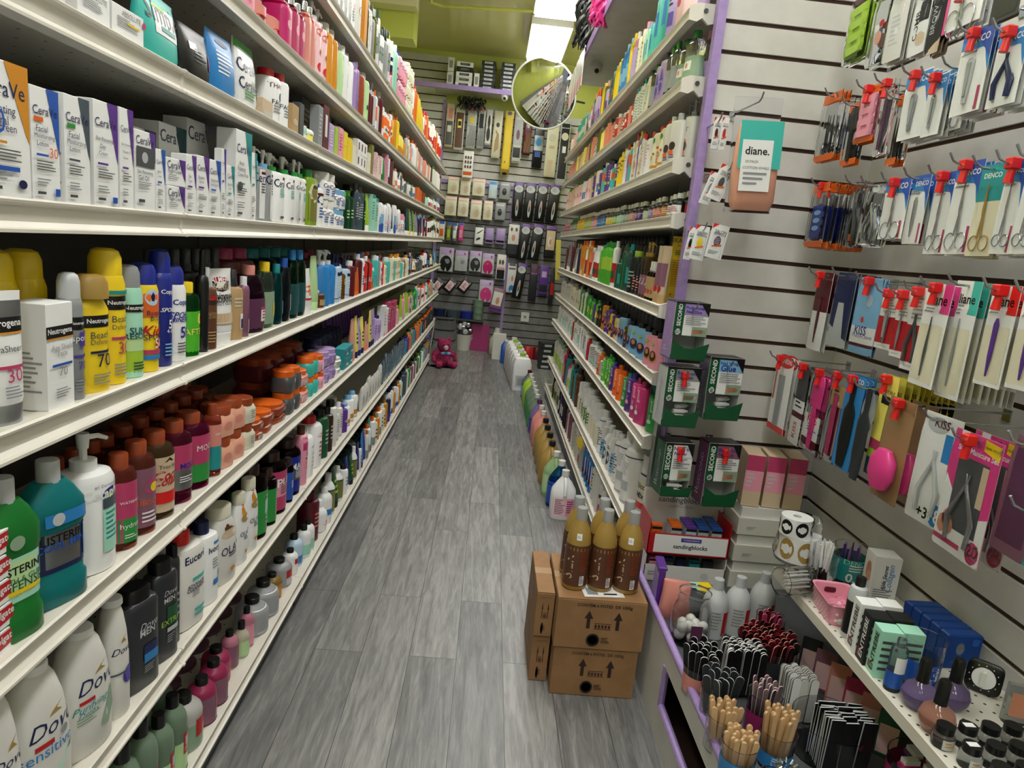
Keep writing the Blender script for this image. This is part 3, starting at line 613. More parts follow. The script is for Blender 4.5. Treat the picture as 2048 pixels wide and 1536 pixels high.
BK = "T {} 0 .62 .8 {}"
shelf_run('L', LX, LD[3], L3, [
 ('tube', 'white', 'steel', -4, 68, 583, 'R -1.1 .81 1.1 .93 steel;R -1.1 .7 1.1 .81 black;T Neutrogena 0 .76 1.2 white b;R -1.1 .685 1.1 .7 amber;T UltraSheer 0 .58 .8 darkgrey;R -.6 .43 .8 .455 rose;T 30 .3 .38 .35 rose;L -.2 .2 .7 .3 4 grey', dict(e='with black band and steel blue cap')),
 ('ctn', 'white', 'S', 97, 150, 604, 'R -1 .68 1 .79 black;T Neutrogena 0 .735 .9 white b;R -1 .665 1 .68 amber;T Age_Shield .1 .58 .8 grey;T Face .1 .53 .35 grey;R -.7 .41 .8 .435 blue;T 70 .1 .36 .3 grey;L -.5 .1 .6 .2 4 grey', dict(e='with black band over age shield lettering', d=.95, dm=.06)),
 ('aero', 'grey', 'lightgrey', 152, 181, 545, neu('sport', '', '70', 'violet')+';R .0 .52 1 .66 violet;T sport .4 .59 .8 white', dict(e='with black band and dull grey cap')),
 ('aero', 'yellow', 'gold', 183, 227, 548, neu('Beach', 'Defense', '70', 'navy'), dict(e='with black band, shorter', s='waist')),
 ('aero', 'yellow', 'yellow', 229, 267, 497, neu('Beach', 'Defense', '30', 'rose')+';R -.6 .815 .9 .85 teal', dict(e='with black band, taller')),
 ('aero', 'mint', 'grey', 268, 298, 530, 'B .0 .3 lime;B .3 .45 palegreen;B .72 .8 black;T Neutrogena .05 .76 1 white b;T SUN 0 .52 .6 darkteal b;T RESCUE 0 .46 .9 darkteal b;L -.4 .08 .8 .18 3 darkteal', dict(e='fading to lime with black band')),
 ('aero', 'yellow', 'darkblue', 299, 329, 526, 'B .62 1 orange;O -.1 .84 .5 .09 paleblue;P navy -.25 .86 -.1 .9 .05 .86 0 .8 -.2 .8;T Banana .1 .67 .6 navy;T Boat .1 .61 .4 navy;T Kids .05 .47 .9 red b i;T SPORT .1 .4 .8 navy;R -1 .21 1 .26 rose;R -1 .15 1 .2 azure;O .4 .33 .35 .045 red;T 50 .4 .33 .4 white', dict(e='with soccer ball on orange shoulder')),
 ('aero', 'darkblue', 'darkblue', 331, 353, 499, 'T Copper .15 .78 .8 white b;P amber -.4 .52 .9 .62 1 .7 .5 .6;T SPORT .1 .6 .8 white b i;T 50 .5 .45 .5 white b;T 4-IN-1 .4 .38 .6 white;L -.4 .1 .8 .25 4 sky', dict(e='with amber swoosh')),
 ('aero', 'white', 'darkblue', 355, 382, 531, 'T Copper .15 .75 .8 darkblue b;P amber -.4 .47 .9 .57 1 .65 .5 .55;T SPORT 0 .6 .9 darkblue b i;T MINERAL 0 .54 .9 darkblue b i;T 50 .3 .38 .5 darkblue b;L -.4 .1 .8 .25 4 steel', dict(e='with dark blue cap and swoosh')),
 ('bot', 'green~', 'yellow', 384, 408, 565, 'B .0 .72 brightgreen;O .4 .6 .3 .09 lemon;P azure -1 .15 1 .05 1 .12 0 .2;T AFTER 0 .4 .9 lemon', dict(e='of aloe gel with yellow cap')),
 ('mist', 'black', 'black', 410, 421, 500, '', {}), ('mist', 'brown', 'lightgrey', 421, 441, 535, 'O 0 .84 .6 .035 red;R -.5 .74 .5 .8 darkbrown;T Shimmer 0 .6 .9 tan i;T RADIANCE 0 .54 .9 tan;P ivory .4 .25 .6 .38 .8 .3 .6 .2;L -.6 .1 .6 .3 4 tan', dict(e='with red oval badge')),
 ('tube', 'white', 'white', 442, 473, 538, "O 0 .86 .6 .035 red;T PALMER'S 0 .86 .9 white b;P darkbrown -.65 .84 .65 .84 .6 .73 0 .7 -.6 .73;T COCOA_BUTTER 0 .79 .9 cream;T FORMULA 0 .75 .6 cream;T Shimmer 0 .65 .8 black b i;T RADIANCE 0 .6 .9 black b;T BODY_GLOSS 0 .55 .8 black;R -1.05 .28 1.05 .42 beige;L -.7 .3 .6 .4 4 tan", dict(e='with red oval badge and brown shield')),
 ('mist', 'tan', 'charcoal', 475, 491, 540, 'R .0 .2 .7 .5 white;R .1 .22 .6 .4 navy;L -.6 .6 .6 .8 3 ivory', {}), ('bot', 'mauve', 'white', 492, 501, 553, 'R .3 .1 .9 .5 white;R .3 .35 .9 .5 blue', {}),
 ('bot', 'plum~', 'salmon', 502, 532, 531, 'B 0 .6 plum;R .3 .2 .95 .45 white;R .3 .4 .95 .45 rose;L .4 .22 .85 .38 3 rose', dict(s='oval', e='of micellar water with pink cap')),
 ('bot', 'sage~', 'yellow', 533, 554, 524, 'B 0 .65 sage;R .1 .2 .95 .45 cream;R .1 .2 .4 .45 yellow;L .4 .22 .85 .38 3 olive', dict(s='oval', e='of micellar water with yellow cap')),
 ('bot', 'teal~', 'teal', 555, 569, 528, 'R .2 .2 .95 .45 sky;L .3 .22 .85 .38 3 teal', dict(s='oval', e='of pale micellar water with teal cap')),
 ('bot', 'slate~', 'blue', 570, 585, 516, 'R .2 .2 .95 .5 palepink;L .3 .22 .85 .38 3 plum', dict(s='oval', e='with pale pink label')),
 ('bot', 'darkgreen~', 'azure', 586, 614, 500, 'B 0 .6 darkteal;R .4 .25 .95 .5 paleblue;L .5 .28 .85 .45 3 azure', dict(s='oval', e='with blue cap, largest of the clear ones')),
 ('tube', 'white', 'white', 616, 629, 538, 'O 0 .55 .8 .08 orange;O .3 .45 .6 .05 peach;R -1 .3 1 .34 red', {}), ('tube', 'palegreen', 'palegreen', 630, 641, 512, '', {}),
 ('bot', 'brown', 'white', 642, 655, 582, 'R -.6 .2 .6 .6 tan', {}), ('pump', 'azure', 'white', 651, 673, 501, 'R .2 .75 .95 .85 navy;V HydroBoost .1 .4 .5 white', {}),
 ('pump', 'paleblue', 'navy', 674, 687, 508, 'B 0 .12 navy;R -.6 .75 .8 .85 navy;L -.5 .3 .7 .6 4 white', {}), ('pump', 'amber~', 'white', 688, 704, 515, 'R 0 .25 .9 .5 white;R 0 .15 .9 .22 darkbrown;L -.4 .55 .6 .8 4 cream', {}),
 ('bot', 'maroon', 'white', 705, 711, 522, 'R 0 .4 .8 .6 lightgrey', {}), ('tube', 'orange', 'orange', 712, 719, 535, 'R 0 .4 .8 .6 brown', {}), ('pump', 'brightred', 'orange', 720, 745, 505, 'R .1 .8 .9 .88 black;T STEP 0 .4 .8 white;T CLEAR 0 .34 .8 white;L -.4 .1 .5 .25 4 pink', {}),
 ('bot', 'grey', 'white', 746, 752, 535, '', {}), ('bot', 'white', 'blue', 753, 769, 510, 'O 0 .7 .5 .08 navy;L -.5 .2 .5 .5 4 navy', dict(n=2)), ('bot', 'turquoise', 'white', 771, 781, 515, 'R .3 .1 .95 .9 white', dict(n=2)),
 ('bot', 'cream', 'amber', 786, 802, 508, 'L -.6 .5 .6 .85 4 gold;O 0 .3 .6 .06 amber', dict(n=3)), ('bot', 'charcoal', 'lightgrey', 804, 814, 512, 'R -.8 .2 .8 .5 tan', dict(n=2)), ('bot', 'steel', 'lightgrey', 816, 826, 505, '', dict(n=3)),
 ('bot', 'white', 'red', 828, 848, 516, 'R -1 0 1 .3 maroon;O 0 .6 .5 .08 pink', dict(n=5)), ('bot', 'navy', 'navy', 849, 860, 500, 'R -.8 .3 .8 .6 azure', dict(n=3)), ('tube', 'yellow', 'navy', 861, 868, 508, '', dict(n=2)), ('tube', 'azure', 'white', 869, 874, 500, '', dict(n=2)),
])
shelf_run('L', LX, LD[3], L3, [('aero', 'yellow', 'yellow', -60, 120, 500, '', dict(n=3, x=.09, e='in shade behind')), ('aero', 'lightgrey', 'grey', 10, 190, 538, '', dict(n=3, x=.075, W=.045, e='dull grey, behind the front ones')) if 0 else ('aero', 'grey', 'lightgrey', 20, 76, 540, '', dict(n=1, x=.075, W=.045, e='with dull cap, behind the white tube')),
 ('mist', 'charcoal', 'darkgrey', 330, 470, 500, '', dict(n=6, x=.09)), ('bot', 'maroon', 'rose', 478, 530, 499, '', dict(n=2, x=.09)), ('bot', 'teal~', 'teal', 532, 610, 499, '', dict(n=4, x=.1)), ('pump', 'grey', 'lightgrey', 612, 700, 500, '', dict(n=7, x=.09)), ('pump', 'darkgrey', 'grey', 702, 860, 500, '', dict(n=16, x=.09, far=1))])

TH = "B .1 .85 {};R -1 .1 1 .4 {};T {} .1 .6 .8 white;T {} 0 .3 .7 white;L -.5 .14 .5 .2 2 white"
def th(a, b, t): return TH.format(a, b, t, 'hydrate')
def tj(body, t='', lid='rust'): return ('T '+t+' 0 .5 .8 white;' if t else '')+'R .2 .2 .9 .7 lightgrey;L .3 .25 .8 .6 4 darkgrey'
shelf_run('L', LX, LD[2], L2, [
 ('bot', 'green^', 'lightgrey', 10, 98, 955, 'B .3 .62 mint;R -1 .34 1 .6 palegreen;T LISTERINE .12 .53 .82 black b;T TEETH_&_GUM 0 .46 .8 darkgreen;T DEFENSE 0 .42 .8 darkgreen;R -1 .36 1 .39 yellow;O -.1 .73 .25 .05 sage', dict(s='list', e='of green mouthwash with wrapped cap')),
 ('bot', 'teal^', 'lightgrey', 100, 182, 920, 'B .3 .62 navy;R -1 .34 1 .62 steel;T LISTERINE .12 .57 .82 black b;T COOL_MINT .1 .51 .9 blue b;P white -1 .4 1 .46 1 .34 -1 .34;R .7 .34 1 .62 azure;R -.6 .68 1 .78 azure;O -.2 .73 .2 .05 lightgrey', dict(s='list', e='of blue mouthwash with wrapped cap')),
 ('pump', 'white', 'white', 184, 250, 868, 'O .45 .78 .45 .06 darkblue;O .45 .755 .4 .04 lime;T Cetaphil .45 .78 .8 white b;R 0 .64 .85 .74 slate;R 0 .2 .85 .63 mint;L .1 .3 .75 .6 6 teal;T #1_Dermatologist .3 .87 .6 darkgrey', dict(e='with lime oval and mint label', d=.8)),
 ('bot', 'coral~', 'rust', 254, 288, 907, th('rose', 'green', 'WATERMELON'), dict(e='of pink wash over green with brown cap')),
 ('bot', 'coral~', 'rust', 290, 325, 882, 'B .1 .85 mauve;O .2 .62 .6 .1 rose;O .3 .6 .3 .06 yellow;T HIBISCUS 0 .42 .9 orange;L -.5 .14 .5 .3 3 white', dict(e='of mauve wash with pink flower')),
 ('bot', 'tan~', 'rust', 327, 362, 862, 'B .1 .85 beige;T Coco 0 .6 .8 red b i;T Colada 0 .52 .9 red b i;P black -.3 .78 .3 .78 .1 .82 0 .84 -.1 .82;R -1 .22 1 .38 brightred;T Tree_Hut 0 .72 .6 black', dict(e='of beige wash with red script')),
 ('bot', 'rose~', 'rust', 364, 396, 841, 'B .5 .85 rose;B .2 .5 steel;T MOON .2 .55 .66 darkblue b;L -.5 .3 .5 .4 3 white', dict(e='of rose wash over steel blue')),
 ('bot', 'magenta~', 'rust', 398, 431, 825, 'B .4 .85 rose;B .12 .4 green;T MOON .2 .65 .66 white', dict(e='of magenta wash over green')),
 ('bot', 'coral~', 'rust', 433, 447, 808, 'B .5 .85 salmon;B .12 .5 teal;T MOON .2 .7 .66 white', dict(e='of salmon wash over teal')),
 ('jar', 'peach', 'rust', 448, 492, 803, 'O 0 .5 .4 .2 salmon', dict(g=2, s='s', e='of peach scrub with brown lid')),
 ('jar', 'ivory', 'rust', 494, 512, 795, 'R 0 .2 .9 .8 offwhite;L .1 .25 .8 .7 4 olive', dict(g=2, s='s', e='of ivory scrub with brown lid')),
 *[('jar', 'rust', 'orange', a_, b_, c_, tj('rust'), dict(g=2, s='s', e='of orange scrub with brown lid')) for a_, b_, c_ in ((513, 532, 838), (533, 553, 822), (554, 577, 806))],
 ('jar', 'darkgrey', 'orange', 579, 604, 737, 'R .3 .6 .6 .85 white', dict(g=2, s='s', e='of grey scrub with brown lid')),
 ('jar', 'salmon', 'orange', 605, 621, 740, 'R -.8 .3 .9 .6 pink;T TERINE 0 .45 .9 white', dict(g=2, s='s', e='of salmon scrub with brown lid')),
 ('jar', 'turquoise', 'orange', 622, 640, 712, '', dict(g=2, s='s', e='of turquoise scrub with brown lid')), ('jar', 'pink', 'orange', 641, 652, 710, 'R -.5 .2 .5 .7 white', dict(g=2, s='s', e='of pink scrub with brown lid')),
 ('jar', 'lavender', 'lilac', 653, 674, 700, 'R -.7 .2 .8 .7 lilac;L -.5 .3 .5 .6 2 purple', dict(g=2, s='r')), ('jar', 'white', 'white', 675, 685, 715, 'L -.6 .2 .6 .7 3 green', dict(g=2, s='r')),
 ('ctn', 'teal', '', 687, 705, 693, 'R -.9 .7 0 .9 azure;R 0 .3 .8 .5 white;R -.8 .6 .2 .65 red', dict(g=2, e='with white patch')),
 ('tube', 'lilac', 'navy', 707, 731, 630, 'L -.5 .3 .5 .8 5 lavender;T Se 0 .65 .6 purple', dict(n=4)), ('tube', 'peach', 'coral', 732, 739, 640, '', {}), ('tube', 'lemon', 'navy', 740, 750, 616, 'L -.6 .3 .6 .6 3 navy', {}),
 ('bot', 'lilac', 'navy', 751, 765, 625, 'L -.5 .3 .6 .7 4 purple', dict(n=2)), ('ctn', 'white', '', 766, 780, 606, 'L -.6 .3 .6 .8 5 rose;R -1 0 1 .1 pink', dict(n=3, e='with rose print')), ('ctn', 'rose', '', 781, 791, 602, 'L -.6 .3 .6 .8 5 white', dict(n=2, e='with white print')),
 ('tube', 'white', 'grey', 792, 801, 612, '', dict(n=3)), ('tube', 'lime', 'palegreen', 803, 818, 580, '', dict(n=5)), ('bot', 'pink', 'amber', 819, 829, 582, '', dict(n=3)), ('bot', 'green', 'green', 830, 840, 570, 'R -.6 .3 .6 .6 mint', dict(n=3, s='waist')),
 ('bot', 'white', 'rose', 841, 852, 568, 'R -1 .4 1 .6 maroon', dict(n=4)), ('bot', 'turquoise', 'white', 853, 860, 566, '', dict(n=3)), ('bot', 'salmon', 'red', 861, 869, 560, '', dict(n=4)),
])
shelf_run('L', LX, LD[2], L2, [('bot', 'rust~', 'rust', 150, 250, 900, '', dict(n=3, x=.1)), ('bot', 'rust~', 'rust', 254, 447, 822, '', dict(n=7, x=.1)), ('bot', 'brown', 'rust', 300, 470, 812, '', dict(n=5, x=.18)),
 ('jar', 'salmon', 'rust', 470, 520, 762, '', dict(n=1, g=2, s='s', x=.13)), ('jar', 'maroon', 'rust', 530, 610, 700, '', dict(n=3, g=2, s='s', x=.13)), ('jar', 'navy', 'navy', 640, 690, 665, '', dict(n=3, g=2, s='r', x=.12)), ('tube', 'purple', 'navy', 692, 760, 620, '', dict(n=8, x=.1))])
for q in range(5):
    t = thing('carton', f"small white and red toothpaste carton, {['bottom', 'second lowest', 'middle', 'second highest', 'top'][q]} of the stack by the green mouthwash", 'carton', (LX-.02, .985, LD[2]+q*.0405), PI/2, 'toothpaste cartons stacked at the near end')
    part('body', MB().box(-.06, 0, 0, .052, .16, .038, 'white', .001), t)
    lb = MB(); deco(lb, 'P red -.9 .9 .9 .9 .6 .3 -.3 .2;T Colgate .1 .6 .5 white b', lambda z: (.052, 0, 2), .052, .038, curved=False); part('label', lb, t, False)

DV = "T Dove {} .62 .95 navy bi;P gold {} .7 {} .72 {} .75 {} .715"
def dove(x, extra): return f"T Dove {x} .6 .72 navy i;P gold {x-.15} .665 {x+.3} .665 {x+.1} .70 {x+.35} .735 {x-.05} .69;"+extra
shelf_run('L', LX, LD[1], L1, [
 ('flip', 'offwhite', 'white', -88, 62, 1412, dove(.3, 'R -.2 .5 .3 .525 red'), dict(s='dove', e='with gold bird, nearest')),
 ('flip', 'offwhite', 'white', 64, 158, 1325, dove(.2, 'R -.4 .475 .15 .51 red;T sensitive 0 .44 .8 azure;O .5 .52 .13 .03 grey;P mint -.2 .2 .7 .36 .8 .4 .2 .2'), dict(s='dove', e='with gold bird and red pill')),
 ('flip', 'offwhite', 'white', 160, 236, 1255, dove(.2, 'R -.5 .47 0 .5 red;T Purifying -.1 .425 .6 teal i;T Detox -.2 .385 .35 teal i;P sage .2 .2 .7 .5 .8 .3 .5 .18;L -.6 .3 .2 .37 3 sage'), dict(s='dove', e='with gold bird and green drop')),
 ('flip', 'offwhite', 'white', 237, 270, 1195, dove(0, 'O .4 .36 .5 .07 violet;P violet 0 .4 .4 .45 .8 .4 .6 .3 .2 .3;R -.8 .4 .2 .415 slate'), dict(s='dove', e='with gold bird and violet flower', d=.9)),
 ('flip', 'charcoal', 'black', 272, 321, 1172, 'T Dove .2 .72 .5 lightgrey i;T MEN .1 .65 .4 lightgrey b;R -.1 .3 .7 .5 navy;R -.1 .3 .7 .4 azure;L -.1 .18 .5 .27 4 grey', dict(s='slab', e='with blue label')),
 ('flip', 'charcoal', 'black', 323, 357, 1118, 'T Dove .2 .78 .5 lightgrey i;T MEN .1 .7 .4 lightgrey b;R -.1 .4 .8 .62 darkgreen;R -.1 .33 .8 .38 lightgrey;T EXTRA .2 .45 .7 lime;L -.1 .2 .5 .3 4 grey', dict(s='slab', e='with green label')),
 ('flip', 'charcoal', 'black', 358, 370, 1088, 'L 0 .3 .7 .6 4 grey', dict(s='slab', e='plain, last of the dark ones', d=1.6)),
 ('bot', 'offwhite', 'brightred', 372, 413, 1060, 'T Eucerin .2 .86 .72 navy b;R -.1 .58 .8 .62 turquoise;T ADVANCED .2 .53 .6 navy b;T CLEANSING .2 .485 .62 navy b;L -.1 .38 .5 .46 3 grey;R 0 .2 .8 .23 turquoise;R 0 .14 .8 .17 turquoise', dict(s='slab', d=.8, e='with red cap and navy lettering')),
 ('bot', 'white', 'navy', 415, 440, 1043, 'T Ivory .25 .78 .6 navy b;R .1 .86 .9 .9 azure;R .1 .27 .95 .35 azure;O .7 .42 .12 .05 azure;L 0 .5 .7 .66 4 grey', dict(s='slab', d=.9)),
 ('flip', 'offwhite', 'ivory', 442, 477, 1010, 'R -.2 .8 .4 1 brown;O .2 .74 .6 .06 beige;T OLAY .25 .5 .7 navy;L 0 .38 .7 .45 2 navy;O .3 .2 .18 .03 amber', dict(s='oval', e='with brown patch at neck')),
 ('flip', 'white', 'ivory', 479, 497, 985, 'R -.2 .8 .5 1 amber;O .3 .74 .6 .06 gold;T OLAY .25 .5 .7 navy;L 0 .38 .7 .45 2 navy;O .3 .2 .18 .03 amber', dict(s='oval', e='with amber patch, narrower')),
 ('flip', 'white', 'ivory', 499, 517, 955, 'R -.2 .8 .5 1 amber;O .3 .74 .6 .06 gold;T OLAY .25 .5 .7 navy;L 0 .38 .7 .45 2 navy;O .3 .2 .18 .03 amber', dict(s='oval', e='with amber patch, wider')),
 ('bot', 'darkbrown~', 'darkbrown', 518, 543, 930, 'B .08 .78 green;R -.2 .4 .9 .62 mint;L -.1 .2 .8 .7 8 offwhite', dict(e='of green castile soap, wide')), ('bot', 'darkbrown~', 'darkbrown', 544, 557, 938, 'B .08 .78 green;L -.1 .2 .8 .7 8 offwhite', dict(e='of green castile soap, narrow')),
 ('bot', 'darkbrown~', 'darkbrown', 559, 580, 905, 'B .08 .85 rose;R -.8 .35 .9 .6 pink;T PURE .1 .62 .8 white b;L -.5 .38 .8 .58 5 maroon', dict(e='of rose castile soap')),
 ('bot', 'darkbrown~', 'darkbrown', 581, 588, 915, 'B .08 .8 blue;L -.5 .38 .8 .58 5 white', dict(e='of blue castile soap, narrow')), ('bot', 'darkbrown~', 'darkbrown', 589, 606, 880, 'B .08 .85 darkblue;T MAGIC .1 .64 .9 white b;R -.8 .35 .9 .55 steel;L -.5 .38 .8 .58 5 white', dict(e='of blue castile soap, wide')),
 ('bot', 'pink', 'brown', 608, 616, 852, 'R -1 .7 1 .95 rose;O 0 .4 .7 .08 coral;T S 0 .6 .5 black i', {}), ('bot', 'white', 'white', 617, 632, 858, 'O 0 .75 .4 .03 lightgrey;L -.3 .2 .6 .6 4 lightgrey', {}), ('bot', 'white', 'red', 633, 648, 832, 'O 0 .75 .5 .05 pink;L -.3 .2 .6 .6 4 rose', {}),
 ('bot', 'darkgreen', 'black', 649, 659, 820, 'L -.5 .3 .5 .7 4 lightgrey', {}), ('bot', 'darkbrown', 'black', 660, 667, 815, 'L -.5 .3 .5 .7 4 lightgrey', {}), ('bot', 'offwhite', 'black', 668, 675, 800, '', {}), ('bot', 'offwhite', 'white', 676, 689, 808, 'B 0 .08 black;L -.6 .3 .6 .8 6 grey', {}),
 ('bot', 'purple', 'purple', 690, 697, 810, 'O 0 .5 .6 .06 white', {}), ('bot', 'white', 'sky', 698, 719, 790, 'B .2 .4 amber;B .0 .1 darkblue', dict(n=3)),
 ('pack', 'offwhite', '', 724, 764, 745, 'O -.3 .6 .2 .05 black;L -.5 .2 .5 .5 4 darkgrey', dict(n=7, e='of cotton')), ('pack', 'paleblue~', '', 765, 808, 690, 'O 0 .5 .4 .12 azure;L -.5 .1 .5 .4 3 azure', dict(n=9, e='of blue wipes')),
 ('bot', 'purple', 'navy', 810, 820, 670, '', dict(n=3)), ('bot', 'teal', 'darkteal', 821, 834, 655, '', dict(n=4)), ('bot', 'orange', 'amber', 835, 846, 642, '', dict(n=4)), ('bot', 'navy', 'black', 847, 858, 632, 'L -.6 .3 .6 .7 3 sky', dict(n=5)), ('bot', 'charcoal', 'orange', 859, 868, 618, '', dict(n=5)),
])
shelf_run('L', LX, LD[1], L1, [('bot', 'darkbrown', 'offwhite', 440, 600, 900, '', dict(n=6, x=.1)), ('bot', 'offwhite', 'white', 602, 700, 830, '', dict(n=8, x=.1)), ('jar', 'white', 'paleblue', 690, 730, 770, '', dict(n=4, g=2, s='r', x=.08)), ('bot', 'charcoal', 'black', 330, 430, 1060, '', dict(n=3, x=.12))])

RED = 'R 0 .3 .95 .62 red;R .2 .42 .7 .56 lightgrey;L .1 .33 .9 .4 2 cream;B .0 .04 black'
shelf_run('L', LX, LD[0], L0, [
 ('drop', 'sage^', 'black', 262, 330, 1462, 'B .05 .5 palegreen;'+RED, dict(e='of green lotion, nearest', n=1)), ('drop', 'sage^', 'black', 332, 384, 1408, 'B .05 .5 palegreen;'+RED, dict(e='of green lotion, large')),
 ('drop', 'offwhite^', 'black', 386, 418, 1388, 'B .05 .6 sage;R -.2 .3 .95 .7 red;R .4 .3 .9 .5 white', dict(e='of green lotion, small')),
 ('drop', 'rose^', 'black', 419, 464, 1336, 'B .05 .75 mauve;'+'R .3 .35 .95 .65 red;L .4 .4 .9 .6 3 pink;B .0 .03 black', dict(e='of rose soap, nearest')),
 ('drop', 'rose^', 'black', 465, 486, 1295, 'B .05 .75 rose;R .3 .35 .95 .65 red', dict(e='of rose soap, middle', d=1.6)), ('drop', 'pink^', 'black', 487, 500, 1262, 'B .05 .75 mauve;R .3 .35 .95 .65 red', dict(e='of rose soap, farthest', d=2)),
 ('drop', 'cream^', 'black', 501, 512, 1243, 'B 0 .6 palegreen;P darkgreen 0 .2 .6 .4 .3 .6', dict(s='bos', d=1.6)), ('drop', 'pink^', 'black', 513, 523, 1215, 'B 0 .7 pink;P plum 0 .2 .6 .4 .3 .6', dict(d=1.8)),
 ('bot', 'lightgrey^', 'black', 524, 566, 1177, 'R -.9 .1 .9 .13 white;R -.9 .82 .9 .84 white', dict(s='jar' if 0 else 'bos', e='of pearl lotion with wide black cap')),
 ('drop', 'gold^', 'black', 568, 580, 1147, 'B 0 .7 amber;R 0 .4 .9 .7 red', dict(n=1, d=1.6)), ('drop', 'lightgrey^', 'black', 582, 597, 1118, 'R -.6 .3 .9 .75 red;R -.6 .1 .9 .4 lightgrey', dict(d=1.3)), ('drop', 'white', 'black', 598, 607, 1098, 'R -.6 .5 .9 .75 red', dict(d=1.5)),
 ('drop', 'paleblue', 'black', 608, 618, 1070, 'B 0 .4 azure', dict(d=1.5)), ('drop', 'white', 'black', 619, 634, 1045, 'B .1 .5 mint;P teal -.2 .1 .8 .1 .6 .7 .2 .4', dict(d=1.2)),
 ('bot', 'maroon', 'maroon', 636, 647, 985, 'L -.6 .3 .6 .7 4 salmon', dict(d=1.3)), ('drop', 'white', 'white', 648, 657, 1000, 'O 0 .35 .7 .1 coral', dict(s='bos')), ('drop', 'white', 'white', 658, 666, 975, 'B .3 .5 azure', dict(n=1)),
 ('bot', 'white', 'white', 667, 692, 932, 'B .1 .7 olive;B .7 .74 darkgreen', dict(s='bos')), ('bot', 'white', 'black', 693, 703, 915, 'L -.6 .3 .6 .7 3 grey', {}), ('tube', 'darkgreen', 'black', 704, 715, 895, 'L -.6 .3 .6 .7 3 lime', {}), ('tube', 'darkblue', 'white', 716, 723, 880, '', {}),
 ('tube', 'turquoise', 'red', 724, 732, 862, 'O 0 .5 .5 .08 peach', {}), ('tube', 'azure', 'maroon', 733, 738, 858, '', {}), ('bot', 'white', 'orange', 739, 747, 838, 'B .1 .4 grey', {}), ('bot', 'cream', 'white', 748, 756, 830, 'L -.6 .2 .6 .7 3 darkgreen', {}), ('bot', 'paleblue', 'olive', 757, 764, 815, 'L -.6 .2 .6 .7 3 green', {}),
 ('bot', 'navy', 'white', 765, 771, 800, 'B .1 .4 purple', {}), ('bot', 'amber', 'gold', 772, 784, 780, '', dict(n=2)), ('bot', 'white', 'navy', 785, 798, 765, 'B .1 .3 blue', dict(n=3)), ('bot', 'mint', 'sage', 799, 806, 752, '', dict(n=2)), ('bot', 'slate', 'slate', 807, 818, 735, '', dict(n=3)),
 ('bot', 'offwhite', 'grey', 819, 824, 728, '', dict(n=2)), ('bot', 'mauve', 'black', 825, 832, 718, '', dict(n=3)), ('bot', 'green', 'brown', 833, 840, 710, '', dict(n=3)), ('bot', 'white', 'green', 841, 847, 700, '', dict(n=3)), ('bot', 'azure', 'blue', 848, 855, 690, '', dict(n=4)), ('bot', 'tan', 'gold', 856, 862, 680, '', dict(n=4)),
])
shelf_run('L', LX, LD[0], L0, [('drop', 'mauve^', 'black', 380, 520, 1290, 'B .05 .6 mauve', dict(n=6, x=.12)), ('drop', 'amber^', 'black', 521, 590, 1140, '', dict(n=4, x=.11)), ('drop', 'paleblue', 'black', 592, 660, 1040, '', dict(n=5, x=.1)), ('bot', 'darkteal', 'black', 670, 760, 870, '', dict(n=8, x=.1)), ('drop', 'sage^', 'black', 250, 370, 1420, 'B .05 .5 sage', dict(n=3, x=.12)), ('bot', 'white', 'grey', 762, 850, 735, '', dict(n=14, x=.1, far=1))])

# sixth level and up
shelf_run('L', LX, LD[7], L7, [
 ('bot', 'white', 'white', 672, 706, -60, 'L -.6 .4 .6 .9 5 steel;R -.7 .1 .7 .3 lightgrey', dict(n=4, s='slab')), ('bot', 'offwhite', 'steel', 707, 725, -55, 'T O 0 .6 .5 grey;L -.2 .2 .2 .5 6 lightgrey;R -1 .85 1 1 steel', {}), ('ctn', 'amber', '', 727, 732, -30, '', dict(e='narrow')),
 ('bot', 'white', 'white', 733, 744, -15, 'T LO 0 .5 .8 rose b;L -.5 .2 .5 .4 4 grey', {}), ('bot', 'olive~', 'lightgrey', 745, 752, 12, '', {}), ('mist', 'lightgrey^', 'black', 753, 759, 20, '', dict(n=2)), ('bot', 'white', 'darkgreen', 760, 768, 52, 'B .3 .7 grey;B .5 .54 green', {}),
 ('bot', 'lightgrey', 'darkblue', 769, 776, 56, 'L -.6 .3 .6 .7 3 navy', {}), ('pump', 'white', 'yellow', 778, 790, 72, 'B .7 .8 navy;B .35 .6 navy;B .35 .42 red;R -.6 .1 .6 .3 pink', dict(n=2)), ('bot', 'mint', 'white', 791, 796, 90, '', {}),
 ('bot', 'pink', 'darkblue', 797, 812, 118, 'O 0 .6 .6 .1 navy', dict(n=3, g=2)), ('jar', 'cream', 'ivory', 813, 825, 136, '', dict(n=3, g=3)), ('bot', 'white', 'orange', 826, 834, 165, 'R -.6 .2 .6 .4 amber', dict(n=2)), ('pouch', 'yellow', '', 835, 846, 196, '', dict(n=2)),
 ('bot', 'orange', 'red', 847, 852, 222, '', dict(n=3)), ('bot', 'white', 'lightgrey', 853, 866, 235, 'R -.6 .3 .6 .5 red', dict(n=6)), ('bot', 'white', 'white', 867, 882, 260, 'R -.6 .2 .6 .7 brightred', dict(n=10)),
])
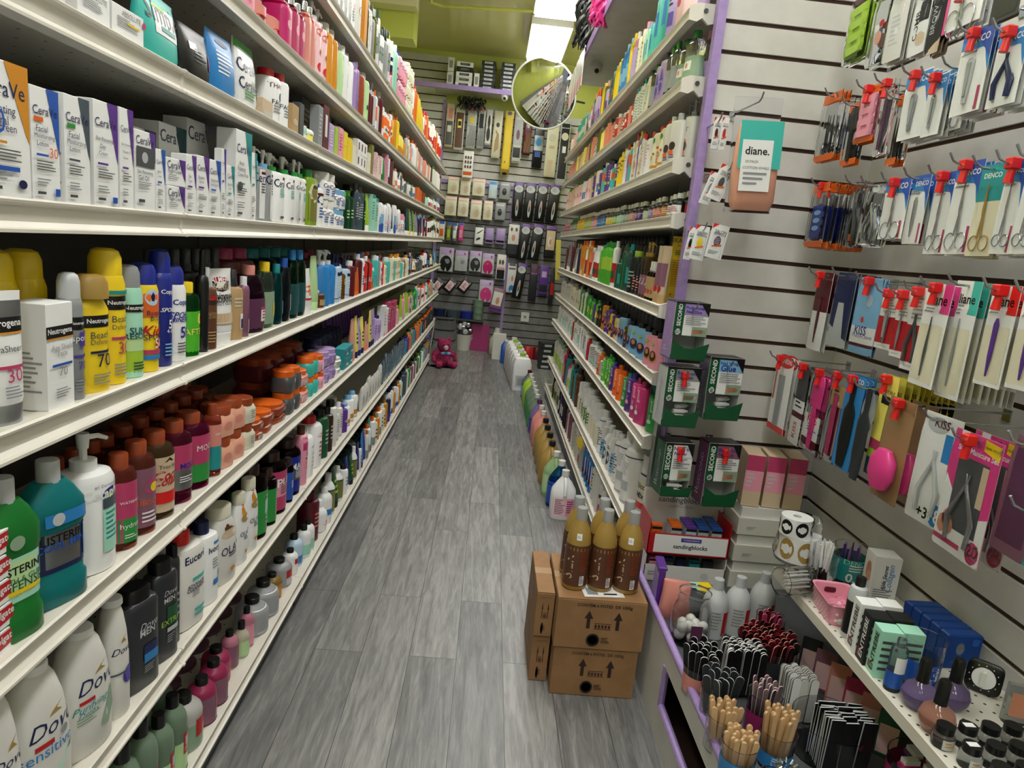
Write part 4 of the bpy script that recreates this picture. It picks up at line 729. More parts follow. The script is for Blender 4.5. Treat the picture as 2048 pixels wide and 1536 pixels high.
shelf_run('L', LX, LD[6], L6, [
 ('bot', 'navy', 'navy', 470, 490, -40, '', {}), ('flip', 'pink', 'white', 491, 513, -30, 'V Alli 0 .6 .5 brightred i', dict(s='slab', e='with red script', d=.9)), ('pump', 'salmon', 'pink', 515, 568, 5, 'O .1 .4 .6 .13 brightred;O .1 .45 .3 .05 maroon', dict(n=2, x=.03)),
 ('bot', 'magenta~', 'magenta', 570, 586, -12, 'B .02 .95 magenta;O 0 .5 .5 .1 pink', dict(e='of magenta mist', n=1, s='sq')), ('bot', 'rose~', 'silver!', 588, 611, 2, 'B .02 .9 rose;O 0 .5 .5 .1 pink', dict(e='of rose mist', n=2, s='sq')), ('bot', 'coral~', 'silver!', 613, 631, 10, 'B .02 .95 salmon', dict(e='of coral mist', n=2, s='sq')),
 ('pump', 'palepink', 'offwhite', 633, 656, 12, 'O -.2 .8 .5 .07 coral;O .2 .45 .45 .07 amber;O .2 .45 .2 .03 red;O 0 .18 .5 .08 brightred;O .5 .9 .4 .05 red', dict(e='with fruit print')), ('bot', 'amber', 'offwhite', 657, 677, 55, 'O .4 .85 .35 .06 navy;V ORIGINAL .3 .3 .3 brown', {}),
 ('bot', 'palegreen', 'navy', 679, 688, 86, 'O .4 .85 .45 .06 navy;V Herbal .3 .4 .3 darkgreen', {}), ('bot', 'white', 'white', 689, 697, 93, 'O .4 .85 .45 .06 red;L .0 .3 .6 .6 6 grey', {}), ('bot', 'white', 'lightgrey', 698, 708, 108, 'O .4 .85 .45 .06 red;L .0 .2 .6 .6 8 grey', {}),
 ('bot', 'lavender', 'lavender', 709, 718, 118, 'O .4 .85 .45 .06 navy;R 0 .3 .5 .36 white', dict(n=2)), ('bot', 'rust', 'rust', 721, 730, 135, 'L 0 .2 .4 .7 5 white', {}), ('bot', 'palegreen', 'white', 731, 738, 147, 'O .4 .85 .45 .06 red;R -.4 .3 .6 .4 darkgreen', {}), ('bot', 'maroon', 'lightgrey', 739, 747, 170, '', dict(n=2)),
 ('pump', 'lightgrey', 'lightgrey', 748, 760, 172, 'B 0 .1 darkblue', {}), ('bot', 'white', 'orange', 761, 770, 185, 'B .3 .7 brightorange', dict(n=2)), ('aero', 'brightorange', 'white', 771, 787, 222, 'B .3 .6 white;R -.6 .4 .6 .5 brown', dict(n=3, g=1)), ('bot', 'yellow', 'orange', 788, 798, 218, '', dict(n=2)),
 ('bot', 'lemon', 'gold', 799, 812, 268, 'B .1 .4 amber', dict(n=4)), ('mist', 'amber', 'gold', 813, 818, 270, '', dict(n=2)), ('bot', 'lightgrey', 'slate', 819, 827, 285, 'R -.6 .2 .6 .5 white', dict(n=3)), ('bot', 'white', 'orange', 828, 838, 285, '', dict(n=4)), ('bot', 'salmon', 'maroon', 839, 848, 302, '', dict(n=4)), ('bot', 'beige', 'orange', 849, 858, 318, '', dict(n=5)),
 ('bot', 'maroon', 'red', 859, 866, 328, '', dict(n=4)), ('bot', 'offwhite', 'green', 867, 874, 335, '', dict(n=5)), ('bot', 'white', 'red', 875, 884, 343, '', dict(n=7)),
])
shelf_run('L', LX, LD[5], L5, [
 ('ctn', 'offwhite', '', -30, 132, -60, 'L -.4 .2 .7 .5 4 grey', dict(e='nearest, of wipes', d=.5, dm=.1)), ('ctn', 'plum', '', 133, 149, -30, '', dict(e='edge, narrow', d=3, dm=.1)), ('ctn', 'white', '', 150, 223, -20, 'T ABSOLUTE .2 .8 .6 grey;L -.7 .3 .7 .65 5 grey', dict(e='with grey script', dm=.1)),
 ('ctn', 'white', '', 225, 287, 20, 'T ABSOLUTE .2 .8 .6 grey;L -.7 .3 .7 .65 5 grey;R -.1 .5 .7 .56 yellow;O 1 .75 .12 .12 rose', dict(e='with yellow marked line', dm=.1)),
 ('pouch', 'turquoise', '', 290, 372, -8, 'R -.5 .38 .75 .82 white;R -.5 .77 .2 .82 lime;T Simple .15 .66 .9 darkgrey;R -.2 .45 .6 .52 teal', dict(e='of wipes, turquoise, lettered', d=.3)),
 ('pouch', 'black', '', 374, 428, 60, 'R -.6 .55 -.1 .7 white;L -.3 .3 .6 .6 4 darkgrey;R .7 .3 1 .6 rose', {}), ('pouch', 'azure', '', 430, 478, 72, 'L -.6 .3 .7 .7 6 white;O 0 .85 .5 .05 navy', {}),
 ('pouch', 'white', '', 480, 522, 88, 'R -1 .85 1 1 green;P green 1 .1 1 .7 .6 .5 .7 .2;T CeraVe -.1 .62 1 navy;T CeraVe -.1 .35 .8 navy;L -.6 .1 .5 .25 3 green', dict(e='with green edge')),
 ('ctn', 'beige', '', 524, 545, 200, 'R -.7 .1 .9 .4 oldwhite', {}), ('bot', 'white', 'red', 548, 567, 140, "T THAYERS 0 .8 .9 maroon;O .3 .6 .4 .09 darkgrey;T FACIAL 0 .45 .7 black;L -.6 .2 .6 .38 3 grey", {}), ('bot', 'white', 'red', 568, 581, 150, 'T FACIAL 0 .45 .9 black;L -.6 .2 .6 .38 3 grey', dict(e='with red cap, narrower')),
 ('ctn', 'tan', '', 583, 597, 210, 'O 0 .4 .7 .12 beige', dict(e='with ring print')), ('ctn', 'darkgrey', '', 598, 607, 207, '', {}), ('bot', 'white', 'white', 608, 617, 247, 'B .4 .7 mint;B 0 .1 green', {}), ('bot', 'lemon', 'black', 618, 634, 250, 'B .5 .9 white', dict(s='bos')), ('ctn', 'grey', '', 635, 644, 212, 'L -.6 .2 .6 .8 6 lightgrey', {}),
 ('ctn', 'maroon', '', 645, 656, 212, 'R -.4 .3 .4 .8 white', dict(e='with white window')), ('ctn', 'lilac', '', 657, 667, 248, 'L -.6 .2 .6 .8 6 white', {}), ('ctn', 'lime', '', 668, 675, 254, '', {}), ('ctn', 'pink', '', 676, 685, 256, 'L -.6 .2 .6 .8 6 rose', {}), ('ctn', 'yellow', '', 686, 693, 264, '', dict(g=2)),
 ('ctn', 'paleblue', '', 694, 712, 280, 'R -.8 .2 .2 .7 lavender;L .3 .2 .9 .8 5 blue', dict(n=2)), ('ctn', 'white', '', 714, 732, 284, 'R -.6 .3 0 .8 maroon', dict(n=3, g=2, e='with maroon square')), ('ctn', 'cream', '', 733, 740, 300, '', dict(n=2)), ('ctn', 'olive', '', 741, 745, 290, '', {}),
 ('ctn', 'palepink', '', 746, 757, 305, 'L -.6 .2 .6 .8 5 rose', dict(n=3)), ('ctn', 'white', '', 758, 764, 312, 'R -1 0 1 .3 black', dict(n=2, e='with black base')), ('tube', 'green', 'green', 765, 770, 306, '', {}), ('ctn', 'pink', '', 771, 778, 310, 'L -.6 .2 .6 .8 5 purple', dict(n=2, e='with purple print')), ('ctn', 'maroon', '', 779, 785, 318, '', dict(n=2, e='plain')),
 ('tube', 'cream', 'orange', 786, 796, 335, '', dict(n=3)), ('bot', 'white', 'coral', 797, 803, 352, 'B .2 .5 coral', dict(n=2)), ('bot', 'steel', 'white', 804, 811, 346, '', dict(n=3)), ('tube', 'offwhite', 'lime', 812, 820, 362, '', dict(n=3)), ('bot', 'offwhite', 'grey', 821, 832, 368, 'R -.6 .2 .6 .5 azure', dict(n=4)),
 ('ctn', 'orange', '', 833, 843, 376, '', dict(n=4)), ('ctn', 'rust', '', 844, 850, 383, '', dict(n=3)), ('bot', 'mint', 'green', 851, 859, 392, '', dict(n=4)), ('bot', 'white', 'navy', 860, 870, 396, 'R -.6 .2 .6 .6 salmon', dict(n=5)), ('bot', 'white', 'white', 871, 880, 402, 'B .2 .6 rose', dict(n=6)),
])
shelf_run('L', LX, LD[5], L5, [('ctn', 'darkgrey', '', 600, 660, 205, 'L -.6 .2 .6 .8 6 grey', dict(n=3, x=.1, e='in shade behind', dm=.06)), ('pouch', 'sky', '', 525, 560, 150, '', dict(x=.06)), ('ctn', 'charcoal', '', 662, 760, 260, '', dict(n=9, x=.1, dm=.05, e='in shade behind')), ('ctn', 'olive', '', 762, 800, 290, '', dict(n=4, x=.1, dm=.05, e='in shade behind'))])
# ---------------------------------------------------------------- right run, far end to near end
P8 = "right run, top level"; P7 = "right run, eighth level"; P6 = "right run, seventh level"; P5 = "right run, sixth level"; P4 = "right run, fifth level"; P3 = "right run, fourth level"; P2 = "right run, third level"; P1 = "right run, second level"; P0 = "right run, bottom level"
G = dict
shelf_run('R', RX[8], RD[8], P8, [
 ('bot', 'palepink', 'salmon', 1137, 1149, 262, '', G(n=4)), ('bot', 'turquoise', 'mint', 1150, 1161, 232, 'R -.6 .3 .6 .6 white', G(n=3)), ('bot', 'cream', 'red', 1162, 1178, 213, 'L -.5 .3 .5 .6 3 green', G(n=3)), ('mist', 'lilac', 'orange', 1179, 1190, 180, 'R -.6 .1 .6 .5 purple', G(n=3)),
 ('bot', 'palegreen~', 'peach', 1191, 1204, 160, 'O 0 .4 .6 .1 rose', G(n=2)), ('bot', 'mint~', 'sky', 1205, 1214, 145, 'O 0 .4 .6 .1 orange', {}), ('bot', 'yellow^', 'yellow', 1216, 1229, 107, 'B .1 .8 yellow', {}), ('bot', 'azure^', 'sky', 1230, 1240, 88, 'B .1 .8 azure;R -.6 .3 .6 .6 sky', {}),
 ('bot', 'violet^', 'white', 1241, 1253, 70, 'B .1 .8 darkblue;R -.6 .3 .6 .6 lavender', {}), ('bot', 'pink^', 'white', 1254, 1262, 62, 'B .1 .8 lilac', {}), ('bot', 'cream', 'pink', 1263, 1278, 48, 'L -.7 .2 .2 .7 5 green', {}), ('bot', 'mint', 'sky', 1279, 1289, 38, 'R -1 .3 0 .7 azure', {}), ('bot', 'turquoise', 'white', 1290, 1298, 33, 'R -1 .3 0 .7 azure', {}),
 ('bot', 'offwhite', 'offwhite', 1299, 1329, -60, "O -.35 .5 .45 .42 pink;O -.35 .55 .4 .3 hotpink;T johnson's -.35 .6 .4 navy;R -.6 .35 -.1 .39 rose", G(s='slab', e='with big pink drop')), ('bot', 'lavender', 'lavender', 1330, 1347, -40, 'R -.9 .2 0 .5 violet;L -.9 .6 0 .9 3 navy', G(s='slab')),
 ('bot', 'palepink', 'white', 1348, 1362, -60, 'O -.4 .5 .3 .1 rose', G(s='slab')), ('bot', 'palepink', 'palepink', 1363, 1378, -60, '', G(s='slab')), ('bot', 'lilac', 'lavender', 1380, 1400, -50, '', G(s='slab', n=2)),
])
shelf_run('R', RX[7], RD[7], P7, [
 ('bot', 'salmon', 'pink', 1134, 1148, 318, '', G(n=6)), ('bot', 'beige', 'maroon', 1149, 1160, 300, '', G(n=4)), ('bot', 'lemon', 'olive', 1161, 1172, 282, '', G(n=3)), ('bot', 'olive^', 'grey', 1173, 1188, 262, '', G(n=3)), ('tube', 'offwhite', 'lightgrey', 1190, 1212, 246, 'L -.6 .3 .6 .8 4 slate;O 0 .25 .6 .05 slate', G(n=4)),
 ('bot', 'coral', 'grey', 1214, 1228, 232, 'L -.8 .1 .6 .8 5 peach', G(n=2)), ('bot', 'coral', 'darkgrey', 1229, 1239, 224, 'L -.8 .1 .6 .8 5 peach', G(e='with dark grey cap, wide')), ('bot', 'red', 'white', 1240, 1247, 220, 'O 0 .6 .5 .1 white', {}), ('pump', 'amber', 'white', 1249, 1260, 200, 'L -.8 .3 .6 .8 5 yellow', {}),
 ('bot', 'offwhite', 'teal', 1262, 1271, 175, 'L -.6 .1 .6 .8 8 sage', G(s='oval')), ('bot', 'offwhite', 'darkteal', 1272, 1281, 158, 'L -.6 .1 .6 .8 8 sage', G(s='oval')), ('bot', 'cream', 'darkteal', 1283, 1302, 130, 'V Aveeno -.2 .5 .5 teal;L -.7 .1 -.2 .3 3 sage', G(s='oval', e='with dark teal cap, largest')),
 ('bot', 'lilac', 'navy', 1304, 1322, 105, 'O -.3 .5 .5 .3 lavender;O -.3 .35 .3 .12 violet;P violet -.6 .5 .1 .5 -.3 .8;L -.6 .15 0 .22 2 purple', G(s='slab')), ('bot', 'cupclear~', 'green', 1324, 1342, 70, 'B .1 .6 grey', G(s='waist', e='clear with green cap, smaller')),
 ('bot', 'cupclear~', 'green', 1344, 1376, 53, 'B .05 .6 sage;R -.6 .3 .3 .5 white;O -.2 .4 .15 .06 salmon', G(s='waist', e='clear with green cap, larger')), ('bot', 'cupclear~', 'pink', 1378, 1404, 34, 'B .05 .5 lavender;R -.5 .2 .3 .5 palepink', G(s='waist')),
])
shelf_run('R', RX[6], RD[6], P6, [
 ('bot', 'beige', 'tan', 1130, 1146, 372, '', G(n=6)), ('bot', 'palepink', 'green', 1147, 1165, 358, 'O 0 .5 .5 .1 rose', G(n=5)), ('bot', 'cream', 'darkgreen', 1166, 1182, 345, 'O 0 .5 .5 .1 orange', G(n=4)), ('bot', 'white', 'navy', 1184, 1195, 328, 'R -.6 .2 .6 .5 azure', G(n=2)), ('bot', 'purple', 'navy', 1196, 1212, 312, 'R -.5 .3 .6 .4 lime;L -.5 .5 .5 .8 3 lilac', G(n=3)),
 ('bot', 'turquoise', 'white', 1213, 1220, 318, 'R -.7 .5 .7 .8 orange', G(n=2)), ('bot', 'yellow', 'lemon', 1222, 1238, 300, 'L -.6 .4 .6 .8 3 olive', G(n=2)), ('bot', 'lavender', 'yellow', 1240, 1254, 284, 'R -.8 .5 0 .8 purple;O 0 .85 .4 .05 orange', G(n=1)), ('mist', 'white', 'lightgrey^', 1256, 1279, 258, 'O -.3 .45 .4 .1 amber;L -.6 .7 .2 .8 2 darkgrey', G(s='cyl', e='with amber flower')),
 ('bot', 'white', 'red', 1281, 1291, 262, 'L -.6 .2 .2 .8 7 pink', {}), ('bot', 'cream', 'brightred', 1292, 1320, 245, 'O -.3 .78 .25 .07 green;O -.1 .45 .12 .03 red;O .3 .6 .12 .03 orange;B .1 .16 amber;R -.7 .3 -.2 .4 amber;L .3 .2 .9 .5 8 orange', G(s='cyl', e='with green dot and amber band')),
 ('bot', 'offwhite', 'offwhite', 1322, 1332, 232, 'O -.2 .4 .5 .1 darkbrown;O -.3 .25 .4 .06 orange;L -.5 .1 .4 .2 2 purple', G(n=1, s='slab')), ('bot', 'offwhite', 'lightgrey', 1333, 1345, 225, 'O -.2 .4 .5 .1 darkbrown;O -.3 .25 .4 .06 orange;L -.5 .1 .4 .2 2 purple', G(s='slab')),
 ('pump', 'offwhite', 'grey', 1347, 1368, 190, 'T or -.3 .72 .5 darkgrey;O -.2 .45 .25 .07 orange;O -.2 .36 .45 .1 darkbrown;O -.3 .22 .3 .05 brightorange;L -.5 .08 .4 .16 2 purple', G(s='slab', d=.8, e='with curl print')), ('pump', 'lightgrey', 'blue', 1370, 1390, 200, 'P blue -.8 .9 .6 .9 0 .4;R -.5 .1 0 .25 navy', G(s='slab', d=.8)),
])
DL = 'R -.9 .1 .9 .6 {};L -.7 .2 .7 .5 3 {}'
shelf_run('R', RX[5], RD[5], P5, [('drop', a, 'white' if c != 'G' else 'green', x0, x1, t, DL.format(b, 'white' if b != 'white' else 'rose'), G(s='bos', n=n, r=2, e=f'with {CN.get(b, b)} label')) for a, b, c, x0, x1, t, n in (
 ('pink', 'rose', '', 1127, 1137, 440, 5), ('darkgreen', 'sage', 'G', 1138, 1150, 435, 4), ('amber', 'yellow', '', 1151, 1164, 430, 3), ('olive', 'lime', '', 1165, 1178, 425, 3), ('mauve', 'pink', '', 1179, 1190, 424, 2), ('navy', 'azure', '', 1191, 1207, 418, 2), ('charcoal', 'yellow', '', 1208, 1217, 416, 1), ('charcoal', 'lime', '', 1218, 1228, 415, 1),
 ('charcoal', 'mint', '', 1229, 1240, 410, 1), ('black', 'sage', '', 1241, 1252, 408, 1), ('black', 'salmon', '', 1253, 1263, 405, 1), ('black', 'purple', '', 1264, 1276, 402, 1), ('black', 'palegreen', '', 1277, 1288, 400, 1), ('black', 'lavender', '', 1289, 1300, 396, 1), ('black', 'coral', '', 1301, 1315, 393, 1), ('black', 'amber', '', 1316, 1328, 390, 1), ('black', 'white', '', 1329, 1345, 386, 1), ('black', 'red', '', 1346, 1363, 382, 1))])
shelf_run('R', RX[4], RD[4], P4, [
 ('bot', 'maroon', 'mauve', 1124, 1130, 488, '', G(n=3)), ('tube', 'grey', 'white', 1131, 1142, 484, 'L -.6 .2 .6 .8 5 darkgrey', G(n=4)), ('tube', 'offwhite', 'sage', 1143, 1153, 486, '', G(n=3)), ('bot', 'amber', 'orange', 1154, 1170, 480, 'R -.6 .4 .6 .6 orange', G(n=3)), ('bot', 'navy', 'amber', 1171, 1178, 494, '', G(n=1)), ('bot', 'white', 'white', 1179, 1190, 490, 'R -.8 .1 .8 .6 red;R -.5 .2 .5 .4 darkgreen', G(n=2)), ('bot', 'coral', 'white', 1191, 1199, 486, 'R -.8 .1 .8 .6 red', {}),
 ('bot', 'brightgreen', 'green', 1200, 1222, 481, 'R -.5 .4 .6 .75 lime', G(s='slab', e='with lime window', n=1)), ('bot', 'darkteal', 'teal', 1224, 1232, 515, 'R -.7 .2 .8 .6 teal', {}), ('bot', 'darkgreen', 'darkgreen', 1233, 1247, 476, 'R -.8 .1 -.2 .7 green', {}), ('bot', 'charcoal^', 'lime', 1248, 1256, 500, 'L -.6 .1 .6 .6 5 sage', {}), ('bot', 'grey~', 'black', 1257, 1270, 512, 'L -.7 .1 .5 .6 6 salmon', G(n=1)),
 ('pump', 'tan~', 'gold', 1272, 1284, 482, 'B 0 .55 mauve;T 97 0 .4 .8 white', {}), ('mist', 'brown~', 'white', 1285, 1300, 522, 'B .1 .8 tan;O -.2 .3 .5 .08 red', {}), ('tube', 'beige', 'tan', 1301, 1316, 490, 'R -.9 .3 .8 .7 mauve;O -.2 .25 .5 .06 red', {}),
 ('ctn', 'yellow', '', 1326, 1354, 472, 'T SKALA -.2 .94 .9 black;T Brasil -.1 .87 .4 orange i;L -.6 .72 .4 .8 3 olive;L -.7 .25 .6 .66 12 amber;R -.7 0 .7 .1 white;R -.6 .02 .6 .08 darkgrey;O -.5 .15 .1 .02 orange;O 0 .15 .1 .02 orange;O .5 .15 .1 .02 orange', G(W=.085, d=.6, dm=.06, rz=1.0, e='with orange print at near end')),
])
FC = 'O -.2 .4 .55 .2 {};O -.2 .5 .3 .1 skin;O -.2 .42 .45 .16 darkbrown;O -.2 .46 .25 .09 skin;O -.4 .8 .25 .06 lime'
shelf_run('R', RX[3], RD[3], P3, [
 ('bot', 'offwhite', 'grey', 1119, 1137, 556, 'L -.6 .2 .6 .8 5 black', G(n=8)), ('bot', 'cream', 'ivory', 1138, 1152, 568, 'O 0 .4 .5 .1 olive', G(n=3)), ('bot', 'green', 'darkgreen', 1153, 1170, 572, 'O 0 .4 .6 .2 lime', G(n=3, s='waist')), ('bot', 'brightgreen', 'green', 1171, 1181, 590, 'R -.6 .3 .6 .6 lemon', G(n=1, s='waist')),
 ('bot', 'rose', 'black', 1182, 1190, 598, FC.format('pink'), G(s='slab')), ('bot', 'amber', 'black', 1191, 1200, 600, FC.format('orange'), G(s='slab')), ('bot', 'purple', 'black', 1201, 1211, 603, FC.format('pink'), G(s='slab')), ('bot', 'black', 'black', 1212, 1224, 610, FC.format('maroon'), G(s='slab')), ('bot', 'yellow', 'darkbrown', 1225, 1232, 628, FC.format('maroon'), G(s='slab')), ('bot', 'brown', 'maroon', 1233, 1243, 625, FC.format('azure'), G(s='slab')),
 ('bot', 'palepink', 'black', 1244, 1256, 638, FC.format('rose'), G(s='slab')), ('bot', 'sky', 'black', 1258, 1270, 645, FC.format('blue'), G(s='slab', e='with portrait, farther blue')), ('bot', 'sky', 'black', 1271, 1283, 652, FC.format('blue'), G(s='slab', e='with portrait, nearer blue')), ('bot', 'pink', 'black', 1285, 1307, 662, FC.format('amber'), G(s='slab', e='with portrait')), ('bot', 'lightgrey', 'black', 1309, 1322, 680, '', G(s='slab')),
])
VG = 'V good -.2 .75 .32 white;O -.3 .3 .3 .06 {};V {} -.3 .4 .2 white'
shelf_run('R', RX[2], RD[2], P2, [
 ('bot', 'white', 'offwhite', 1112, 1135, 612, 'L -.6 .2 .6 .8 5 grey', G(n=9)), ('bot', 'white', 'white', 1136, 1152, 632, 'R -.7 .2 .7 .6 mint', G(n=4)), ('bot', 'offwhite', 'beige', 1153, 1166, 648, 'R -.7 .2 .7 .6 lilac;T ncia 0 .7 .9 rose', G(n=2)), ('bot', 'red', 'red', 1167, 1172, 670, '', G(s='slab')), ('bot', 'white', 'lightgrey', 1173, 1190, 682, 'L -.7 .1 .7 .9 10 black;O 0 .3 .5 .08 mint', G(n=2, s='sq')),
 ('bot', 'orange', 'amber', 1192, 1206, 706, VG.format('red', 'cocoa'), G(s='slab')), ('bot', 'brightgreen', 'green', 1208, 1221, 712, VG.format('lemon', 'aloe'), G(s='slab')), ('bot', 'brightorange', 'orange', 1223, 1238, 726, VG.format('red', 'fruit'), G(s='slab')), ('bot', 'purple', 'violet', 1240, 1256, 741, VG.format('pink', 'berry'), G(s='slab')), ('bot', 'hotpink', 'rose', 1258, 1274, 758, VG.format('white', 'rose'), G(s='slab')), ('bot', 'green', 'teal', 1276, 1302, 778, VG.format('mint', 'mint'), G(s='slab', d=.8)),
])
shelf_run('R', RX[1], RD[1], P1, [
 ('bot', 'offwhite', 'sage', 1104, 1118, 680, 'R -.6 .2 .6 .6 lime', G(n=5)), ('bot', 'hotpink', 'red', 1119, 1127, 700, 'R -.6 .2 .6 .6 pink', G(n=2)), ('bot', 'teal', 'darkteal', 1128, 1137, 720, '', G(n=2)), ('bot', 'brown', 'darkbrown', 1138, 1148, 735, 'L -.6 .2 .6 .8 5 amber', G(n=1)), ('jar', 'white', 'white', 1150, 1170, 770, 'R -.8 .1 .8 .8 cream;R -.6 .2 0 .7 green;L .1 .2 .7 .7 4 black', G(n=2, s='r')), ('jar', 'white', 'white', 1171, 1187, 800, 'R -.8 .1 .8 .8 cream;P black -.6 .1 0 .5 .5 .8 .6 .7', G(n=1, s='r')),
 ('bot', 'offwhite', 'white', 1188, 1198, 822, 'R -.7 .1 .8 .6 sky;L -.6 .2 .6 .5 4 navy', {}), ('bot', 'white', 'white', 1199, 1210, 845, 'O -.2 .35 .6 .2 slate;L -.6 .6 .6 .7 2 navy', G(s='bos')), ('bot', 'white', 'white', 1211, 1222, 862, 'L -.6 .2 .6 .7 8 steel;B .9 .92 navy', {}), ('bot', 'white', 'white', 1223, 1244, 868, 'B .86 .88 navy;L -.5 .5 .5 .75 6 lightgrey;R -.4 .25 .4 .42 lightgrey;B .04 .05 navy', G(e='with navy ring near top')),
 ('jar', 'offwhite', 'white', 1256, 1290, 908, 'B .9 .94 navy;R -.9 .1 .8 .8 cream;T Silicon -.2 .65 .9 black b i;T Mix -.1 .42 .6 navy b i;R -.9 .1 .8 .25 brightred', G(s='r', e='with red and cream label')),
])
shelf_run('R', RX[0], RD[0], P0, [
 ('bot', 'offwhite', 'sage', 1100, 1112, 735, 'R -.6 .2 .6 .6 olive', G(n=5)), ('bot', 'navy', 'slate', 1113, 1120, 765, 'R -.6 .2 .6 .6 white', G(n=2)), ('bot', 'black', 'black', 1121, 1126, 782, '', G(n=1)), ('bot', 'mauve', 'offwhite', 1127, 1136, 800, 'L -.6 .2 .6 .8 5 plum', G(n=2)), ('bot', 'offwhite', 'grey', 1137, 1150, 840, 'L -.6 .2 .6 .8 5 olive', G(n=2)),
 ('bot', 'lightgrey', 'purple', 1151, 1158, 860, '', {}), ('bot', 'azure', 'lightgrey', 1159, 1178, 888, 'R -.6 .2 .3 .8 blue;R .3 .2 .5 .8 white;O 0 .3 .4 .1 maroon', G(s='cyl')), ('bot', 'offwhite', 'white', 1180, 1197, 925, 'R -.8 .1 .6 .4 rose;R -.8 .6 .6 .7 maroon', G(s='cyl')),
 ('bot', 'offwhite', 'white', 1199, 1290, 1040, '', G(n=5)),
])
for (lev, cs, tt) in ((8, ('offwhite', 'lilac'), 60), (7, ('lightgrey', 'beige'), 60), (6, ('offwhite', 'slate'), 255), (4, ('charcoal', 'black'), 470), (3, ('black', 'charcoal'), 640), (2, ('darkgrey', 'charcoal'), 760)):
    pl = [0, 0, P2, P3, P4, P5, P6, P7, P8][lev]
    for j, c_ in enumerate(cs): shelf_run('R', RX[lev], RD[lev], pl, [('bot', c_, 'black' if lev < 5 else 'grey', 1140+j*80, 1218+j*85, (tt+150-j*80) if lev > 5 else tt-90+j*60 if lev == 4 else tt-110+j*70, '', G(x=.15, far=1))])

# yellow price flag clipped to the second board, green tag at the far end
def flag(px, py, k, w, h, label):
    p = atx(px, py, .686); solo('price_flag', MB().box(-w/2, 0, -h/2, w/2, .0015, h/2, k), label, 'price tag', p, -PI/2, rot=(.1, .7 if w == h else 0, -PI/2+.5))
flag(1160, 886, 'yellow', .07, .07, 'yellow price flag stuck to the second board of the right run'); flag(1116, 520, 'lemon', .09, .42, 'tall pale yellow paper strip hanging at the far end of the right run')

# ---------------------------------------------------------------- jugs on the floor along the right run
JG = {}
def jug(px, py, top, bc, cc, label, dec='', w=.155, x=None, group=None):
    p = atz(px, py, 0) if x is None else Vector((x, py, 0))
    h = ztop(top, p.x, p.y) if top else .3
    k = (bc, cc, dec, w)
    if k not in JG: JG[k] = [(n_, q.mesh(n_)) for n_, q in product('jug', bc, cc, w, .3, w*.78, dec)]
    t = thing('gallon_jug', label, 'jug', p, -PI/2+.25 if 0 else PI*.02, group)
    for n_, me in JG[k]: ob(n_, me, t)
    t.rotation_euler = (0, 0, R.uniform(-.08, .08)); t.scale = (1, 1, 1)
    return t
PKL = 'R -.85 .08 .9 .52 palepink;L -.7 .12 .1 .48 9 mauve;R .2 .1 .85 .5 pink;L .25 .15 .8 .45 6 plum'
jug(0, 4.0, 0, 'white', 'offwhite', 'white gallon jug with pink printed label, nearest in the floor row', PKL, x=.56)
jug(0, 4.19, 0, 'azure~', 'offwhite', 'clear gallon jug of blue liquid behind the nearest white jug', 'B .0 .62 blue', x=.555)
jug(0, 4.38, 0, 'palegreen^', 'offwhite', 'gallon jug of pale green liquid just in front of the gold jugs', 'B 0 .55 palegreen', x=.54)
for q in range(4): jug(0, 4.62+q*.21, 0, 'gold', 'black', f"gold gallon jug with black cap, {ORD[q]} of four from the camera", 'L -.6 .2 .6 .4 3 olive', x=.53, group='gold jugs with black caps')
for q in range(2): jug(0, 5.5+q*.2, 0, 'salmon', 'offwhite', f"gallon jug of salmon pink liquid, {['nearer', 'farther'][q]} of the two behind the gold jugs", 'R -.7 .1 .7 .4 palepink', x=.53)
jug(0, 5.92, 0, 'lavender^', 'plum', 'gallon jug of lavender liquid with plum cap', 'B 0 .5 violet', x=.525)
for q in range(4): jug(0, 6.13+q*.2, 0, 'sage^', 'offwhite', f"gallon jug of sage green liquid, {ORD[q]} of four from the camera", 'B 0 .6 green', x=.52, group='sage green jugs')
for q in range(2): jug(0, 6.95+q*.2, 0, 'lime', 'offwhite', f"gallon jug of lime green liquid, {['nearer', 'farther'][q]} of two", 'R -.7 .1 .7 .4 palegreen', x=.515)
jug(0, 7.35, 0, 'lightgrey~', 'maroon', 'clear gallon jug with maroon cap behind the lime jugs', 'B 0 .5 sky', x=.51)
for q in range(6):
    t = thing('water_jug', f"tall white square jug, {ORD[q]} of six from the camera, near the back wall", 'jug', (.44-.012*q, 7.72+q*.26, 0), .1, 'tall white square jugs')
    h = .42; part('body', MB().loft([(0, .1, .085), (.02, .105, .09), (h*.72, .105, .09), (h*.86, .085, .07), (h*.88, .03, .03), (h*.95, .03, .03)], 'white', 20, 5).loft([(.05, .0, .0)], 'white') if 0 else MB().loft([(0, .1, .085), (.02, .105, .09), (h*.72, .105, .09), (h*.86, .085, .07), (h*.9, .03, .03), (h*.95, .03, .03)], 'white', 20, 5), t)
    part('cap', MB().cyl(0, 0, h*.93, h, .036, 'offwhite' if q % 2 else 'lime'), t)
    lb = MB(); deco(lb, 'R -.7 .15 .7 .6 lightgrey;L -.5 .2 .5 .5 5 steel', lambda z: (.105, .09, 5), .105, h*.7); part('label', lb, t)

